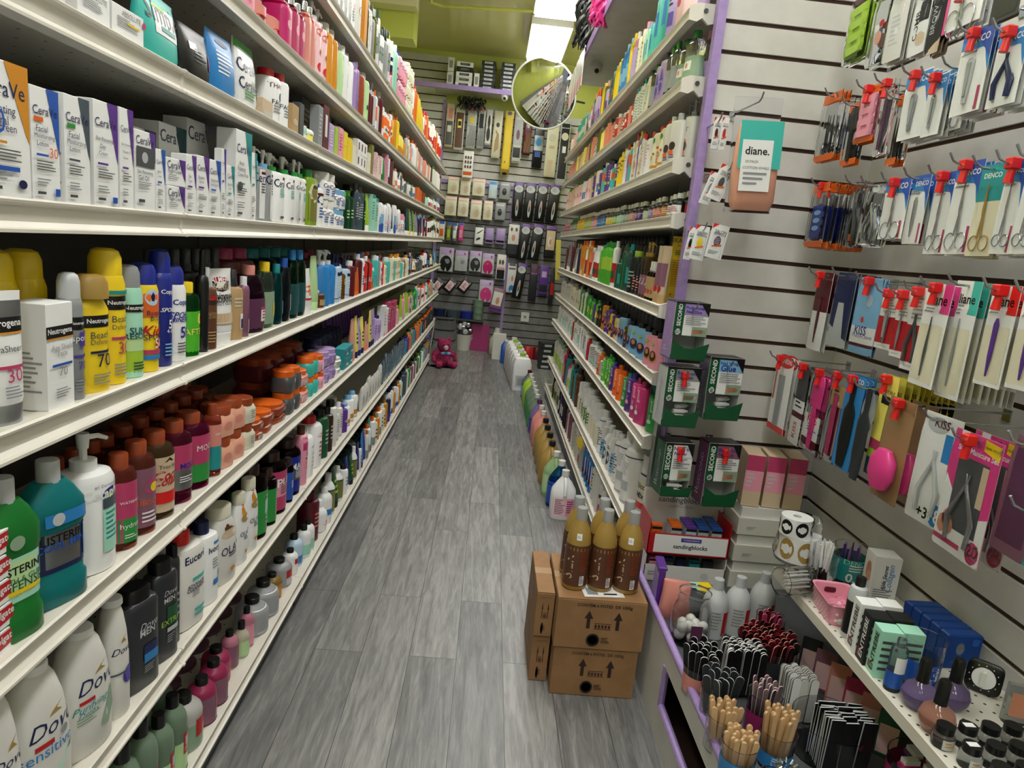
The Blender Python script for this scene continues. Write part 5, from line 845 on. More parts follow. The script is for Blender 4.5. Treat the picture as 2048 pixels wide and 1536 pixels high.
# ---------------------------------------------------------------- cardboard cartons and the gold bottles
def shipbox(x0, x1, y0, y1, z0, z1, label, front=True):
    w = x1-x0; d = y1-y0; h = z1-z0
    t = thing('cardboard_box', label, 'box', ((x0+x1)/2, (y0+y1)/2, z0)); b = MB()
    b.box(-w/2, -d/2, 0, w/2, d/2, h-.004, 'cardboard', .003); part('carton', b, t)
    fl = MB().box(-w/2+.001, -d/2+.001, h-.004, w/2-.001, -.002, h-.001, 'cardboard').box(-w/2+.001, .002, h-.004, w/2-.001, d/2-.001, h-.001, 'cardboard'); part('flap', fl, t)
    tp = MB().box(-w/2, -.025, h-.0012, w/2, .025, h-.0004, 'kraft'); part('tape', tp, t)
    pr = MB()
    def arrow(u): return f'P darkbrown {u-.04} .42 {u+.04} .42 {u+.04} .62 {u+.1} .62 {u} .78 {u-.1} .62 {u-.04} .62'
    deco(pr, 'T CONTÉM_6_POTES__DE_1000g .05 .88 .62 black b;'+arrow(-.28)+';'+arrow(.38)+';R -.14 .42 .24 .43 black;R -.14 .53 .24 .54 black;'+';'.join(f'R {-.13+.075*i:.3f} .45 {-.085+.075*i:.3f} .51 darkbrown' for i in range(5))+';O -.14 .2 .15 .13 black;O -.14 .2 .11 .09 kraft;O -.14 .2 .09 .075 black;L .04 .14 .25 .26 4 darkbrown', lambda z: (w/2, d/2, 2), w/2, h, curved=False)
    s2 = MB(); deco(s2, 'V Reabastecer_aqui -.8 .5 .7 darkbrown;L -.6 .2 .5 .7 3 brown', lambda z: (d/2, w/2, 2), d/2, h, curved=False); s2.xf(Matrix.Rotation(-PI/2, 4, 'Z')); pr.join(s2)
    part('print', pr, t, False); return t
shipbox(.352, .66, 2.27, 2.63, 0, .195, 'lower brown cardboard box with black arrow print under the gold bottles')
shipbox(.345, .668, 2.262, 2.625, .196, .392, 'upper brown cardboard box with arrow print, gold bottles standing on it')
shipbox(.262, .340, 2.30, 2.80, 0, .36, 'narrow brown cardboard box standing against the left of the box pile') if 0 else shipbox(.278, .343, 2.34, 2.68, 0, .19, 'lower brown cardboard box behind the box with bottles')
shipbox(.276, .341, 2.33, 2.68, .191, .37, 'upper brown cardboard box behind the one carrying bottles')
t = solo('invoice', MB().box(-.075, -.045, 0, .075, .045, .0008, 'white_').box(-.06, -.03, .0008, -.02, .02, .0012, 'grey').box(0, -.03, .0008, .05, -.02, .0012, 'black'), 'white delivery label lying on the upper cardboard box', 'paper', (.51, 2.33, .3925), .1)
GB = [(n_, q.mesh(n_)) for n_, q in product('bot', 'gold', 'lightgrey^', .092, .305, .092, 'B .06 .66 brown;B .66 .67 gold;V SILK -.75 .35 .35 beige;R .25 .08 .6 .22 white;L .27 .09 .58 .21 5 black;L .15 .28 .75 .6 12 rust', 'gold')]
st = MB(); deco(st, 'R -.3 .74 .1 .83 white;L -.25 .76 .05 .8 2 grey', secfn(*SHAPES['gold'], .046, .046, .305*.86), .046, .305*.86); stm = st.mesh('price_sticker')
for r in range(2):
    for c in range(3):
        t = thing('gold_bottle', f"gold bottle with brown label and clear cap, {['left', 'middle', 'right'][c]} of the {['front', 'back'][r]} row on cardboard boxes", 'bottle', (.408+.096*c+.003*r, 2.36+r*.11, .393), R.uniform(-.15, .15), 'gold bottles on the cardboard boxes')
        for n_, me in GB: ob(n_, me, t)
        if r == 0 and c != 1: ob('price_sticker', stm, t)
# ---------------------------------------------------------------- display bin in the alcove (low ledge, front panel with an opening)
BZ = .33
t = thing('display_bin', 'low white display bin with purple edging along the aisle, full of nail tools', 'display bin', (.7, .9, 0))
part('front_panel', MB().box(0, 0, .27, .016, 1.835, .352, 'slat_board').box(0, 0, 0, .016, 1.835, .12, 'slat_board').box(0, 1.18, .12, .016, 1.835, .27, 'slat_board'), t, False)
part('top_edging', MB().tube([(.008, 0, .356), (.008, 1.835, .356)], .013, 'purple_trim', 10), t)
part('opening_edging', MB().tube([(.008, 0, .12), (.008, 1.172, .12), (.008, 1.18, .13), (.008, 1.18, .27)], .012, 'purple_trim', 8), t)
part('floor_board', MB().box(.018, .0, BZ-.015, .70, 1.835, BZ, 'darkgrey_'), t, False)
part('inner_box', MB().box(.05, 0, 0, .69, 1.82, .03, 'darkbrown_').box(.30, 0, .03, .31, 1.82, .3, 'brown_'), t, False)
SX0, SZ = 1.07, .60
t = thing('perforated_shelf', 'cream perforated metal shelf on the slat wall, crossing above the display bin', 'shelf', (SX0, .95, SZ))
part('deck', MB().box(0, 0, -.018, WR-SX0-.002, 1.25, 0, 'deck_big'), t, False)
part('front_lip', MB().box(-.003, 0, -.03, 0, 1.25, .002, 'rail'), t, False)
for y in (.25, 1.15): part('bracket', MB().prism([(.02, -.02), (WR-SX0-.003, -.02), (WR-SX0-.003, -.12)], y, y+.004, 'steel'), t, False)

def cup(x, y, z, r, h, label, band=None, rt=None, tilt=(0, 0, 0), group=None, tag_=None):
    t = thing('clear_cup', label, 'cup', (x, y, z), 0, group, tilt); rt = rt or r*1.08; w = .0015
    b = MB().loft([(0, r, r), (h, rt, rt), (h+.001, rt+.002, rt+.002), (h, rt-w, rt-w), (w, r-w, r-w)], 'cupclear~', 28); part('cup', b, t)
    if band:
        o, v0, v1 = band[:3]; q = MB().loft([(v0*h, r+(rt-r)*v0, r+(rt-r)*v0), (v1*h, r+(rt-r)*v1, r+(rt-r)*v1)], o, 28, caps=False, off=.0006)
        if len(band) > 3: deco(q, band[3], lambda z: (r+(rt-r)*z/h, r+(rt-r)*z/h, 2), r, h)
        part('label', q, t)
    return t
FM = {}
def filemesh(w, l, th, ca, cb, sq=False):
    k = (w, l, th, ca, cb, sq)
    if k not in FM:
        def outl(s):
            if sq: return [(-w/2*s, 0), (w/2*s, 0), (w/2*s, l), (-w/2*s, l)]
            p = []
            for i in range(9): a = PI*i/8; p.append((w/2*s*cos(a), l-w/2+w/2*s*sin(a)))
            return p+[(-w/2*s, 0), (w/2*s, 0)]
        p = outl(1)[::-1]; mb = MB().prism(p, -th*.3, th*.3, cb); p2 = outl(.97)[::-1]
        mb.prism(p2, -th/2, -th*.3, ca).prism(p2, th*.3, th/2, ca); FM[k] = mb.mesh('nail_file', False)
    return FM[k]
NF = []
def bunch(x, y, z, r, n, l, w, th, cols, name, desc, cat, lean=.25, dir_=None, rows=None, sq=False, rot=None):
    for i in range(n):
        ca, cb = cols[i % len(cols)]
        if rows: cx = x+(i % rows-(rows-1)/2)*w*1.08; cy = y+(i//rows)*th*1.35-r; a = R.uniform(-.08, .08); tx = R.uniform(-.05, .02); ty = R.uniform(-.04, .04)
        else:
            q = math.sqrt((i+.5)/n); a0 = i*2.39996; cx = x+r*q*cos(a0); cy = y+r*q*sin(a0); a = R.uniform(-.5, .5)+(rot or 0); tx = -lean*q*sin(a0); ty = lean*q*cos(a0)
        ll = l*R.uniform(.9, 1.0) if not rows else l*(1-.02*(i % 3))
        o = ob(name, filemesh(w, round(l, 3), th, ca, cb, sq), None, (cx, cy, z+R.uniform(0, l*.08)), 0, (tx, ty, a))
        o['category'] = cat; o['label'] = desc; o['group'] = desc; 

cup(.735, 1.86, BZ, .045, .09, 'clear cup with pink band holding black nail files, at the purple edge', ('salmon', .15, .75, 'R -.2 .35 .3 .5 lightgrey'))
bunch(.735, 1.86, BZ+.005, .03, 20, .145, .022, .004, [('black', 'white')], 'nail_file', 'black nail file with white edge in the pink-banded cup', 'nail file', .2, rot=-.4)
cup(.745, 1.725, BZ, .045, .11, 'plain clear cup of slim silver files beside the pink-banded cup')
bunch(.745, 1.725, BZ+.005, .03, 17, .15, .022, .004, [('charcoal', 'lightgrey')], 'nail_file', 'grey nail file with pale edge in the plain cup by the purple edge', 'nail file', .2, rot=-.5)
def tray(x, y, w, d, h, k, label, cat='tray'):
    t = thing('display_tray', label, cat, (x, y, BZ)); th = .004
    part('tray', MB().box(-w/2, -d/2, 0, w/2, d/2, .003, k).box(-w/2, -d/2, 0, -w/2+th, d/2, h, k).box(w/2-th, -d/2, 0, w/2, d/2, h, k).box(-w/2, -d/2, 0, w/2, -d/2+th, h*.8, k).box(-w/2, d/2-th, 0, w/2, d/2, h, k), t, False); return t
bunch(.865, 1.90, BZ+.004, .06, 60, .15, .022, .0045, [('black', 'white')], 'nail_file', 'black and white nail file in the crowded bunch behind the pink cup', 'nail file', .12, rows=5)
bunch(1.0, 1.80, BZ+.004, .055, 36, .135, .024, .005, [('white', 'black'), ('offwhite', 'black')], 'nail_file', 'white nail file with black core in the bunch beside the red ones', 'nail file', .15, rows=3)
t = cup(.985, 1.975, BZ, .088, .125, 'wide dark clear tub packed with red and black nail files', ('charcoal', .0, .8))
bunch(.985, 1.975, BZ+.004, .07, 66, .14, .018, .004, [('black', 'salmon'), ('maroon', 'salmon'), ('black', 'red')], 'nail_file', 'black nail file with red edge in the wide tub', 'nail file', .12)
cup(.868, 1.70, BZ, .042, .12, 'clear cup of pink glass files in wrappers, between sticks and emery blocks', ('fuchsia', .0, .6, 'R -.1 .1 .4 .5 pink;V file .15 .3 .3 rose'))
bunch(.868, 1.70, BZ+.004, .026, 16, .145, .014, .004, [('lightgrey~', 'palepink')], 'glass_file', 'wrapped clear glass nail file in the pink-labelled cup', 'nail file', .1)
for (x, y, n, lab, ds, bd, gh) in ((.728, 1.625, 16, 'plain clear cup of wooden sticks against the purple edge', 'wooden cuticle stick in the plain cup by the purple edge', None, .125), (.735, 1.52, 22, 'clear cup of wooden sticks with blue price label, nearest', 'wooden cuticle stick in the nearest blue-labelled cup', ('azure', .1, .62, 'L -.6 .3 .6 .55 4 white;T 1.29 .1 .2 .5 white b'), .12), (.858, 1.575, 18, 'clear cup of taller wooden sticks with teal label', 'wooden cuticle stick in the teal-labelled cup', ('azure', .1, .5, 'L -.6 .2 .6 .45 4 white'), .15)):
    cup(x, y, BZ, .042, .1, lab, bd); bunch(x, y, BZ+.004, .03, n, gh, .015, .006, [('wood', 'tan')], 'wooden_stick', ds, 'stick', .12, rot=.2)
bunch(1.03, 1.60, BZ+.004, .055, 30, .15, .038, .0065, [('black', 'lightgrey')], 'buffing_block', 'black square-ended buffing block in the large clear bin', 'buffing block', .1, rows=3, sq=True)
cup(1.03, 1.635, BZ, .095, .10, 'large clear bin holding black buffing blocks')
cup(.80, 1.43, BZ, .045, .07, 'clear cup of metal nail tools at the bottom of the view', ('azure', .0, .3))
for q in range(9): a = q*.7; o = solo('cuticle_tool', MB().tube([(0, 0, 0), (0, 0, .1), (.006, 0, .108), (0, 0, .115), (-.006, 0, .108), (0, 0, .1)], .003, 'silver!', 6), 'steel cuticle tool with looped end in the nearest clear cup', 'nail tool', (.80+.022*cos(a), 1.43+.022*sin(a), BZ+.004), a, 'steel cuticle tools in the nearest cup', (.15*sin(a), .15*cos(a), a))
cup(1.20, 1.50, BZ, .075, .10, 'clear tub with pink label holding pink and purple nail brushes', ('hotpink', .3, .75, 'L -.6 .35 .4 .7 3 palepink'))
for q, k in enumerate(('hotpink', 'purple', 'magenta', 'violet')):
    a = q*1.6; t = thing('nail_brush', f"{cname(k)} nail brush with white bristles in the pink-labelled tub", 'brush', (1.20+.034*cos(a), 1.50+.034*sin(a), BZ+.07), a)
    part('handle', MB().loft([(0, .026, .014), (.012, .03, .017), (.02, .026, .012)], k, 16, 3), t); part('bristles', MB().box(-.02, -.01, .02, .02, .01, .032, 'white'), t)
# big clear jar with screw neck, cotton inside
t = thing('plastic_jar', 'large clear screw-neck jar of cotton balls standing open at the purple edge', 'jar', (.79, 2.15, BZ)); J = [(0, .058), (.01, .068), (.1, .068), (.13, .06), (.145, .053), (.18, .053), (.183, .055), (.18, .0515), (.145, .0515), (.128, .058), (.1, .066), (.012, .066), (.003, .056)]
part('jar', MB().loft([(z, r, r) for z, r in J], 'cupclear~', 32), t); part('neck_ring', MB().tube([(.055*cos(a), .055*sin(a), .155) for a in [2*PI*i/24 for i in range(25)]], .0018, 'film~', 6), t)
part('sticker', MB().loft([(.03, .02, .001), (.09, .02, .001)], 'plum', 8).xf(Matrix.Translation((.0, -.0685, 0))), t)
for q in range(14):
    a = q*2.4; rr_ = .045*math.sqrt((q % 7+.5)/7); solo('cotton_ball', MB().ball((0, 0, 0), .019, 'offwhite', 10, 6), 'white cotton ball inside the large clear jar', 'cotton ball', (.79+rr_*cos(a), 2.15+rr_*sin(a), BZ+.024+(q//7)*.034), 0, 'cotton balls in the clear jar')
solo('foam_pack', MB().loft([(0, .05, .022), (.03, .055, .03), (.1, .05, .03), (.14, .05, .012)], 'salmon', 18, 3), 'salmon pink foam pack in film behind the clear jar', 'pack', (.775, 2.30, BZ), -.2)
solo('purple_pack', MB().box(-.012, -.05, 0, .012, .05, .15, 'purple', .002).box(-.016, -.052, .15, .016, .052, .165, 'purple', .004).box(-.0135, -.045, .02, -.012, .045, .13, 'lavender'), 'tall narrow purple box leaning at the corner by the purple edge', 'box', (.735, 2.40, BZ), -.1)
solo('polish_sampler', MB().box(-.05, -.03, 0, .05, .03, .12, 'lightgrey~').box(-.045, -.02, .12, .0, .02, .124, 'mint').box(.0, -.02, .12, .045, .02, .124, 'yellow').box(-.045, -.028, .124, -.015, -.01, .127, 'navy'), 'flat case of mint and yellow polish chips behind the clear jar', 'case', (.86, 2.32, BZ), .1)
for i, (x, y) in enumerate(((.885, 2.2), (.975, 2.23), (1.085, 2.28))):
    t = thing('remover_bottle', f"white remover bottle with silver cap, {['left', 'middle', 'right'][i]} of three behind the nail files", 'bottle', (x, y, BZ), .3); hb = .175
    s_ = secfn(*SHAPES['gold'], .046, .046, hb); part('body', MB().loft([(q*hb, a*.046, b*.046) for q, a, b in SHAPES['gold'][0]], 'lightgrey', 22), t); part('cap', MB().cyl(0, 0, hb*.98, hb+.035, .02, 'silver', 16, .017), t)
    lb = MB(); deco(lb, 'R .1 .1 .95 .6 red;P white .2 .15 .5 .3 .7 .2 .4 .1;L -.8 .2 0 .6 6 grey', s_, .046, hb); part('label', lb, t)
cup(1.06, 2.14, BZ, .045, .12, 'clear cup of dark pink wrapped files below the remover bottles'); bunch(1.06, 2.14, BZ+.004, .028, 12, .12, .016, .004, [('rose', 'pink'), ('maroon', 'pink')], 'nail_file', 'dark pink wrapped nail file in the cup by the remover bottles', 'nail file', .1)
for q in range(6):
    solo('file_pack', MB().box(-.03, -.003, 0, .03, .003, .13, ['charcoal', 'mauve', 'salmon', 'rose', 'salmon', 'darkgreen'][q], .002).box(-.024, -.0035, .01, .024, -.003, .09, 'palepink'), f"rounded {['charcoal', 'mauve', 'salmon', 'rose', 'pink', 'green'][q]} nail file pack standing under the perforated shelf", 'pack', (1.13+.012*q, 1.98-.07*q, BZ), -.6, rot=(-.15, 0, -.6))

# sanding block trays against the end wall
def sandtray(z, h, k, inner, label, front, cols, hd=0):
    t = thing('display_tray', label, 'tray', (.885, 2.655, z)); w, d, th = .165, .085, .003
    b = MB().box(-w, -d, 0, w, d, th, k).box(-w, -d, 0, -w+th, d, h, k).box(w-th, -d, 0, w, d, h, k).box(-w, -d, 0, w, -d+th, h*.62, k).box(-w, d-th, 0, w, d, h+hd, inner); part('tray', b, t, False)
    f = MB(); deco(f, front, lambda z: (w, d, 2), w, h*.62, curved=False); part('label', f, t, False)
    if hd:
        f = MB(); deco(f, 'T sandingblocks 0 .78 .6 darkgrey;T CONTAINS_24_PIECES 0 .66 .3 grey', lambda z: (w, -d+th+.001 if 0 else 0, 2), w, h+hd, curved=False); f.xf(Matrix.Translation((0, d-th-.001, 0))); part('header_print', f, t, False)
    for i, (x, c1, c2, n) in enumerate(cols):
        for j in range(n):
            o = thing('sanding_block', f"{cname(c1)} topped sanding block box in the {'red' if k == 'red' else 'white'} tray, {ORD[j]} from the front", 'box', (.885+x, 2.604+j*.028, z+th), 0, f"{cname(c1)} sanding blocks in the tray")
            o_ = MB().box(-.021, -.012, 0, .021, .012, h*.72, c2, .001); part('box', o_, o); part('top', MB().box(-.021, -.012, h*.72, .021, .012, h*.78, c1), o)
            lb = MB(); deco(lb, 'T KISS -.2 .75 .5 darkgrey;L -.7 .2 .4 .5 2 steel;R -1 .9 1 1 black', lambda z: (.021, .012, 2), .021, h*.72, curved=False); part('label', lb, o)
sandtray(BZ, .115, 'offwhite', 'offwhite', 'lower white display tray of dark boxes under the red sanding block tray', 'L -.9 .3 -.6 .6 2 grey;O .5 .5 .1 .2 lightgrey', [(-.12, 'rose', 'pink', 1), (-.065, 'navy', 'darkgrey', 1), (-.01, 'black', 'navy', 1), (.045, 'darkteal', 'teal', 1), (.1, 'black', 'charcoal', 1)])
sandtray(BZ+.118, .145, 'red', 'offwhite', 'red display tray lettered sandingblocks against the end wall', 'R -.85 .1 .95 .95 white;T sandingblocks .05 .4 .42 black b;R -.2 .66 .3 .84 violet;T COARSE/MEDIUM .05 .75 .2 white', [(-.13, 'orange', 'orange', 1), (-.05, 'brightorange', 'lightgrey', 3), (.01, 'purple', 'paleblue', 4), (.06, 'blue', 'lightgrey', 4), (.115, 'blue', 'lightgrey', 5)], .075)
for q in range(3):
    t = thing('display_tray', f"white display tray of small cartons, {['bottom', 'middle', 'top'][q]} of the stack beside the sanding blocks", 'tray', (1.19, 2.655, BZ+q*.115)); part('tray', MB().box(-.12, -.085, 0, .12, .085, .07, 'oldwhite', .001), t, False)
    part('cartons', MB().box(-.11, -.075, .07, .11, .075, .112, 'offwhite'), t, False); f = MB(); deco(f, 'L -.7 .3 -.3 .5 3 grey', lambda z: (.12, .085, 2), .12, .07, curved=False); part('label', f, t)
for q in range(3):
    t = thing('carton', f"tall beige carton with pink front, {ORD[q]} from the bin side, in the wall corner", 'carton', (1.10+q*.078 if 0 else 1.12+q*.085, 2.66, BZ+.345), -.15, 'pink fronted cartons in the corner')
    b = MB().box(-.035, -.07, 0, .035, .07, .21, 'beige_', .001); part('body', b, t); f = MB(); deco(f, 'R -1 0 1 1 rose;R -1 .3 1 .7 pink;L -.8 .35 .2 .65 4 lightgrey;R -1 0 1 .3 beige', lambda z: (.035, .07, 2), .035, .21, curved=False); part('label', f, t)

# goods on the perforated shelf
def roll(x, y, z, r, h, k, label):
    t = thing('sticker_roll', label, 'roll', (x, y, z)); b = MB().loft([(0, r, r), (h, r, r), (h, r*.28, r*.28), (h*.05, r*.28, r*.28)], 'white', 32); part('roll', b, t)
    s_ = MB()
    for i in range(6): a = i*PI/3; q = MB(); deco(q, f'O 0 .5 .42 .42 {k};O 0 .5 .2 .2 white', lambda z: (r, r, 2), r, h); s_.join(q.xf(Matrix.Rotation(a, 4, 'Z')))
    part('print', s_, t); return t
roll(1.13, 2.13, SZ+.001, .055, .07, 'darkgrey', 'white roll of dark nail form stickers, lowest of three stacked'); roll(1.10, 2.13, SZ+.072, .06, .085, 'gold', 'roll of gold nail form stickers in crinkled film'); roll(1.08, 2.13, SZ+.158, .05, .06, 'black', 'roll of black nail form stickers on top of the gold roll')
bagb = MB().loft([(0, .07, .07), (.03, .08, .076), (.1, .066, .07), (.15, .06, .06)], 'film~', 22); solo('plastic_bag', bagb, 'crinkled clear bag around the gold sticker roll', 'bag', (1.10, 2.13, SZ+.066))
t = cup(1.155, 2.065, SZ, .046, .13, 'clear cup of white nail art brushes on the perforated shelf', ('film~', .2, .3))
for q in range(18):
    a = q*2.4; r_ = .03*math.sqrt((q+.5)/18); o = thing('nail_art_brush', 'white wrapped nail art brush with black handle in the clear cup', 'brush', (1.155+r_*cos(a), 2.065+r_*sin(a), SZ+.004), a, 'white nail art brushes in the cup', (.1*sin(a), -.1*cos(a), a))
    part('handle', MB().cyl(0, 0, 0, .07, .0025, 'black', 6), o); part('sleeve', MB().box(-.005, -.001, .07, .005, .001, .16, 'white'), o)
cup(1.285, 2.13, SZ, .05, .13, 'clear cup with teal price label of purple trimmers', ('teal', .15, .75, 'T DENCO 0 .68 .8 mint;L -.5 .42 .5 .62 3 white;T 0.99 .1 .28 .7 white b'))
for q in range(6): a = q; solo('cuticle_trimmer', MB().loft([(0, .004, .003), (.1, .006, .004), (.13, .004, .002)], 'purple' if q % 2 else 'lavender', 8), f"{'purple' if q % 2 else 'lavender'} cuticle trimmer in the teal-labelled cup", 'trimmer', (1.285+.025*cos(a), 2.13+.025*sin(a), SZ+.004), a, f"{'purple' if q % 2 else 'lavender'} trimmers in the cup")
t = cup(1.075, 2.17, SZ+.045, .042, .11, 'clear jar of cotton sticks lying on its side at the shelf end', None, None, (0, -PI/2, 0)) if 0 else cup(1.13, 2.02 if 0 else 2.2, BZ+.27+.045, .042, .11, 'clear jar of cotton sticks lying on its side at the shelf end', None, None, (0, -PI/2, .3))
t.location = (1.105, 2.03, SZ+.045)
for q in range(14):
    a = q*2.4; r_ = .028*math.sqrt((q+.5)/14); solo('cotton_stick', MB().tube([(0, 0, 0), (-.085, 0, 0)], .0028, 'offwhite', 6), 'thick white cotton stick in the jar lying on its side', 'cotton stick', (1.098, 2.03+r_*cos(a), SZ+.045+r_*sin(a)), .3, 'cotton sticks in the lying jar')
t = thing('carton', 'tall white glove carton lettered Alda Secret against the slat wall', 'carton', (1.335, 2.03, SZ), -.12); part('body', MB().box(-.04, -.035, 0, .04, .035, .155, 'white_', .001), t)
lb = MB(); deco(lb, 'V Alda_Secret -.1 .55 .55 black b i;V Collagen .35 .55 .6 azure i;L -.8 .1 .8 .3 4 grey', lambda z: (.04, .035, 2), .04, .155, curved=False); q_ = MB(); deco(q_, 'O 0 .6 .5 .2 skin;O .2 .5 .4 .12 peach;L -.7 .1 .6 .3 3 azure', lambda z: (.035, .04, 2), .035, .155, curved=False); lb.join(q_.xf(Matrix.Rotation(-PI/2, 4, 'Z'))); part('label', lb, t)
# pink perforated basket
t = thing('plastic_basket', 'pink perforated plastic basket on the shelf corner', 'basket', (1.14, 1.90, SZ), -.12)
W_, D_, H_ = .058, .085, .062; b = MB(); nx = 24
b.loft([(0, W_*.86, D_*.9), (.004, W_*.88, D_*.92), (H_, W_, D_), (H_+.003, W_+.004, D_+.004), (H_, W_-.003, D_-.003), (.005, W_*.84, D_*.88)], 'pink', 32, 7); part('basket', b, t)
hl = MB()
for sgn in (-1, 1):
    for i in range(8):
        for j in range(4): y0 = -D_*.78+i*D_*.21+(j % 2)*.006; zz = .012+j*.011; hw_ = W_*(.88+.12*zz/H_)+.0012; hl.add([(sgn*hw_, y0+.0022*cos(a), zz+.0028*sin(a)) for a in [PI/4*k for k in range(8)]], [tuple(range(8)) if sgn > 0 else tuple(range(7, -1, -1))], 'white')
for i in range(4):
    for j in range(2): zz = .02+j*.02; hl.add([(-.036+i*.024+.0045*cos(a), -D_*(.92+.08*zz/H_)-.0015, zz+.0045*sin(a)) for a in [PI/4*k for k in range(8)]], [tuple(range(8))], 'white')
part('perforations', hl, t, False)
hs = MB().add([(.018*math.copysign(abs(cos(a))**.5, cos(a)), D_*.9-.0, .042+.009*math.copysign(abs(sin(a))**.5, sin(a))) for a in [2*PI*k/20 for k in range(20)]], [tuple(range(20))], 'maroon'); part('hand_hole', hs, t, False)
for q in range(3): solo('cotton_pack', MB().loft([(0, .03, .02), (.012, .036, .024), (.022, .03, .018)], 'film~' if q else 'offwhite', 14, 3), f"{['white', 'small clear', 'flat clear'][q]} packet lying in the pink basket", 'packet', (1.13+.01*q, 1.84+.045*q, SZ+.008), .3*q)
def sb(kind, bc, cc, x, y, w, h, d, dec, shape, rz, name, label, cat, z=SZ, group=None):
    t = thing(name, label, cat, (x, y, z), rz, group)
    for n_, q in product(kind, bc, cc, w, h, d, dec, shape): part(n_, q, t)
    return t
sb('bot', 'lightgrey', 'black', 1.115, 1.775, .05, .185, .05, 'B .1 .72 black;V ENTREBE 0 .4 .4 lightgrey b;O .3 .25 .3 .06 red', 'cyl', -.1, 'remover_bottle', 'black labelled bottle with tall black cap beside the pink basket', 'bottle')
for i in range(3):
    for j in range(2):
        k = ['white', 'black', 'mint'][i] if j == 0 else ['white', 'black', 'mint'][(i) % 3]
        t = thing('polish_carton', f"small {cname(k)} lettered carton, {['front', 'back'][j]} of the row by the black bottle", 'carton', (1.105+j*.058, 1.705-i*.053, SZ), -.12); h_ = .148-.008*i
        part('body', MB().box(-.027, -.024, 0, .027, .024, h_, k+'_', .0008), t); lb = MB()
        deco(lb, 'L -.8 .1 .9 .8 5 '+('darkgrey' if k != 'black' else 'grey'), lambda z: (.027, .024, 2), .027, h_, curved=False); q_ = MB(); deco(q_, 'V ENTREBE .1 .5 .8 '+('black b' if k != 'black' else 'white b')+';R -.6 .1 -.4 .25 red', lambda z: (.024, .027, 2), .024, h_, curved=False); lb.join(q_.xf(Matrix.Rotation(-PI/2, 4, 'Z'))); part('label', lb, t)
sb('bot', 'lightgrey~', 'lightgrey~', 1.10, 1.535, .04, .14, .04, 'B .1 .45 blue;R -.7 .45 .7 .8 white', 'cyl', 0, 'spray_bottle', 'clear cylindrical bottle with blue label in front of the mint cartons', 'bottle')
cup(1.185, 1.57, SZ, .045, .13, 'open clear cup with blue 13 label between cartons and purple oils', ('blue', .15, .6, 'T 13 0 .4 .5 white b;L -.5 .2 .5 .3 2 sky'))
for q in range(5):
    t = thing('soap_box', f"blue translucent soap box, {ORD[q]} of five from the near side, against the slat wall", 'box', (1.352-.002*q, 1.665+q*.038, SZ), .05, 'blue soap boxes'); part('box', MB().box(-.05, -.017, 0, .05, .017, .1, 'blue^', .004), t)
    lb = MB(); deco(lb, 'O -.2 .6 .28 .2 blue;O -.2 .6 .22 .16 steel;L -.6 .1 .6 .3 3 blue;R .4 .7 .8 .9 blue', lambda z: (.05, .017, 2), .05, .1, curved=False); part('label', lb, t)
for x, y, k, l in ((1.125, 1.47, 'violet', 'purple globe bottle of cuticle oil with black cap, nearer the shelf edge'), (1.215, 1.48, 'violet', 'purple globe bottle of cuticle oil with black cap, nearer the wall'), (1.115, 1.385, 'peach', 'peach and purple globe bottle of cuticle oil with black cap')):
    t = thing('globe_bottle', l, 'bottle', (x, y, SZ)); pf = SHAPES['glb'][0]; hb = .074
    part('body', MB().loft([(q*hb, a*.038, a*.038) for q, a, _ in pf], 'cupclear~', 24), t)
    part('liquid', MB().loft([(q*hb+.0015, a*.036, a*.036) for q, a, _ in pf if q < .6], 'lavender^' if k == 'violet' else 'peach^', 24), t); part('cap', MB().loft([(hb-.004, .0145, .0145), (hb+.05, .0135, .0135), (hb+.055, .011, .011)], 'black', 16), t)
t = thing('kitchen_timer', 'black square dial timer with white knob leaning on the slat wall', 'timer', (1.34, 1.545, SZ+.002), -.75, None, (-.12, 0, -.75)); part('body', MB().loft([(-.009, .036, .036), (-.006, .04, .04), (.006, .04, .04)], 'black', 28, 5).loft([(.006, .038, .038), (.018, .036, .036)], 'white', 28, 5).xf(Matrix.Translation((0, 0, .042)) @ Matrix.Rotation(-PI/2, 4, 'X')), t)
dl_ = part('dial', MB().cyl(0, 0, 0, .006, .026, 'white', 28).xf(Matrix.Translation((0, -.0095, .042)) @ Matrix.Rotation(PI/2, 4, 'X')), t); part('knob', MB().box(-.005, -.028, .022, .005, -.015, .062, 'offwhite', .002), dl_)
dm = MB()
for q in range(12): a = q*PI/6; dm.box(.032*cos(a)-.0012, -.0102, .042+.032*sin(a)-.0012, .032*cos(a)+.0012, -.0094, .042+.032*sin(a)+.0012, 'white')
part('dial_marks', dm, dl_, False)
JJ = []
for i in range(6):
    for j in range(3 if i < 5 else 2):
        x = 1.10+.056*(i if i < 5 else 4)+.02*j; y = 1.335-.06*j+.01*i*.5
        if i == 5: y -= .18; x = 1.12+.06*j
        t = thing('polish_jar', f"clear jar with black lid, {['wall side', 'shelf middle', 'outer'][min(2, 2-i//2)]} column, {ORD[j]} row back, in the near group", 'jar', (x, y, SZ)); t['group'] = 'clear jars with black lids'
        part('body', MB().loft([(0, .02, .02), (.004, .023, .023), (.03, .023, .023), (.036, .017, .017)], 'lightgrey~', 20), t); part('lid', MB().cyl(0, 0, .035, .052, .019, 'black', 18), t)
        f = MB(); deco(f, 'R -.6 .1 .9 .75 lightgrey;L -.4 .2 .6 .6 2 amber', lambda z: (.0232, .0232, 2), .023, .036); part('label', f, t)
        if (i+j) % 3 == 1: part('price_sticker', MB().box(-.012, -.007, .0521, .012, .007, .0526, 'white'), t)
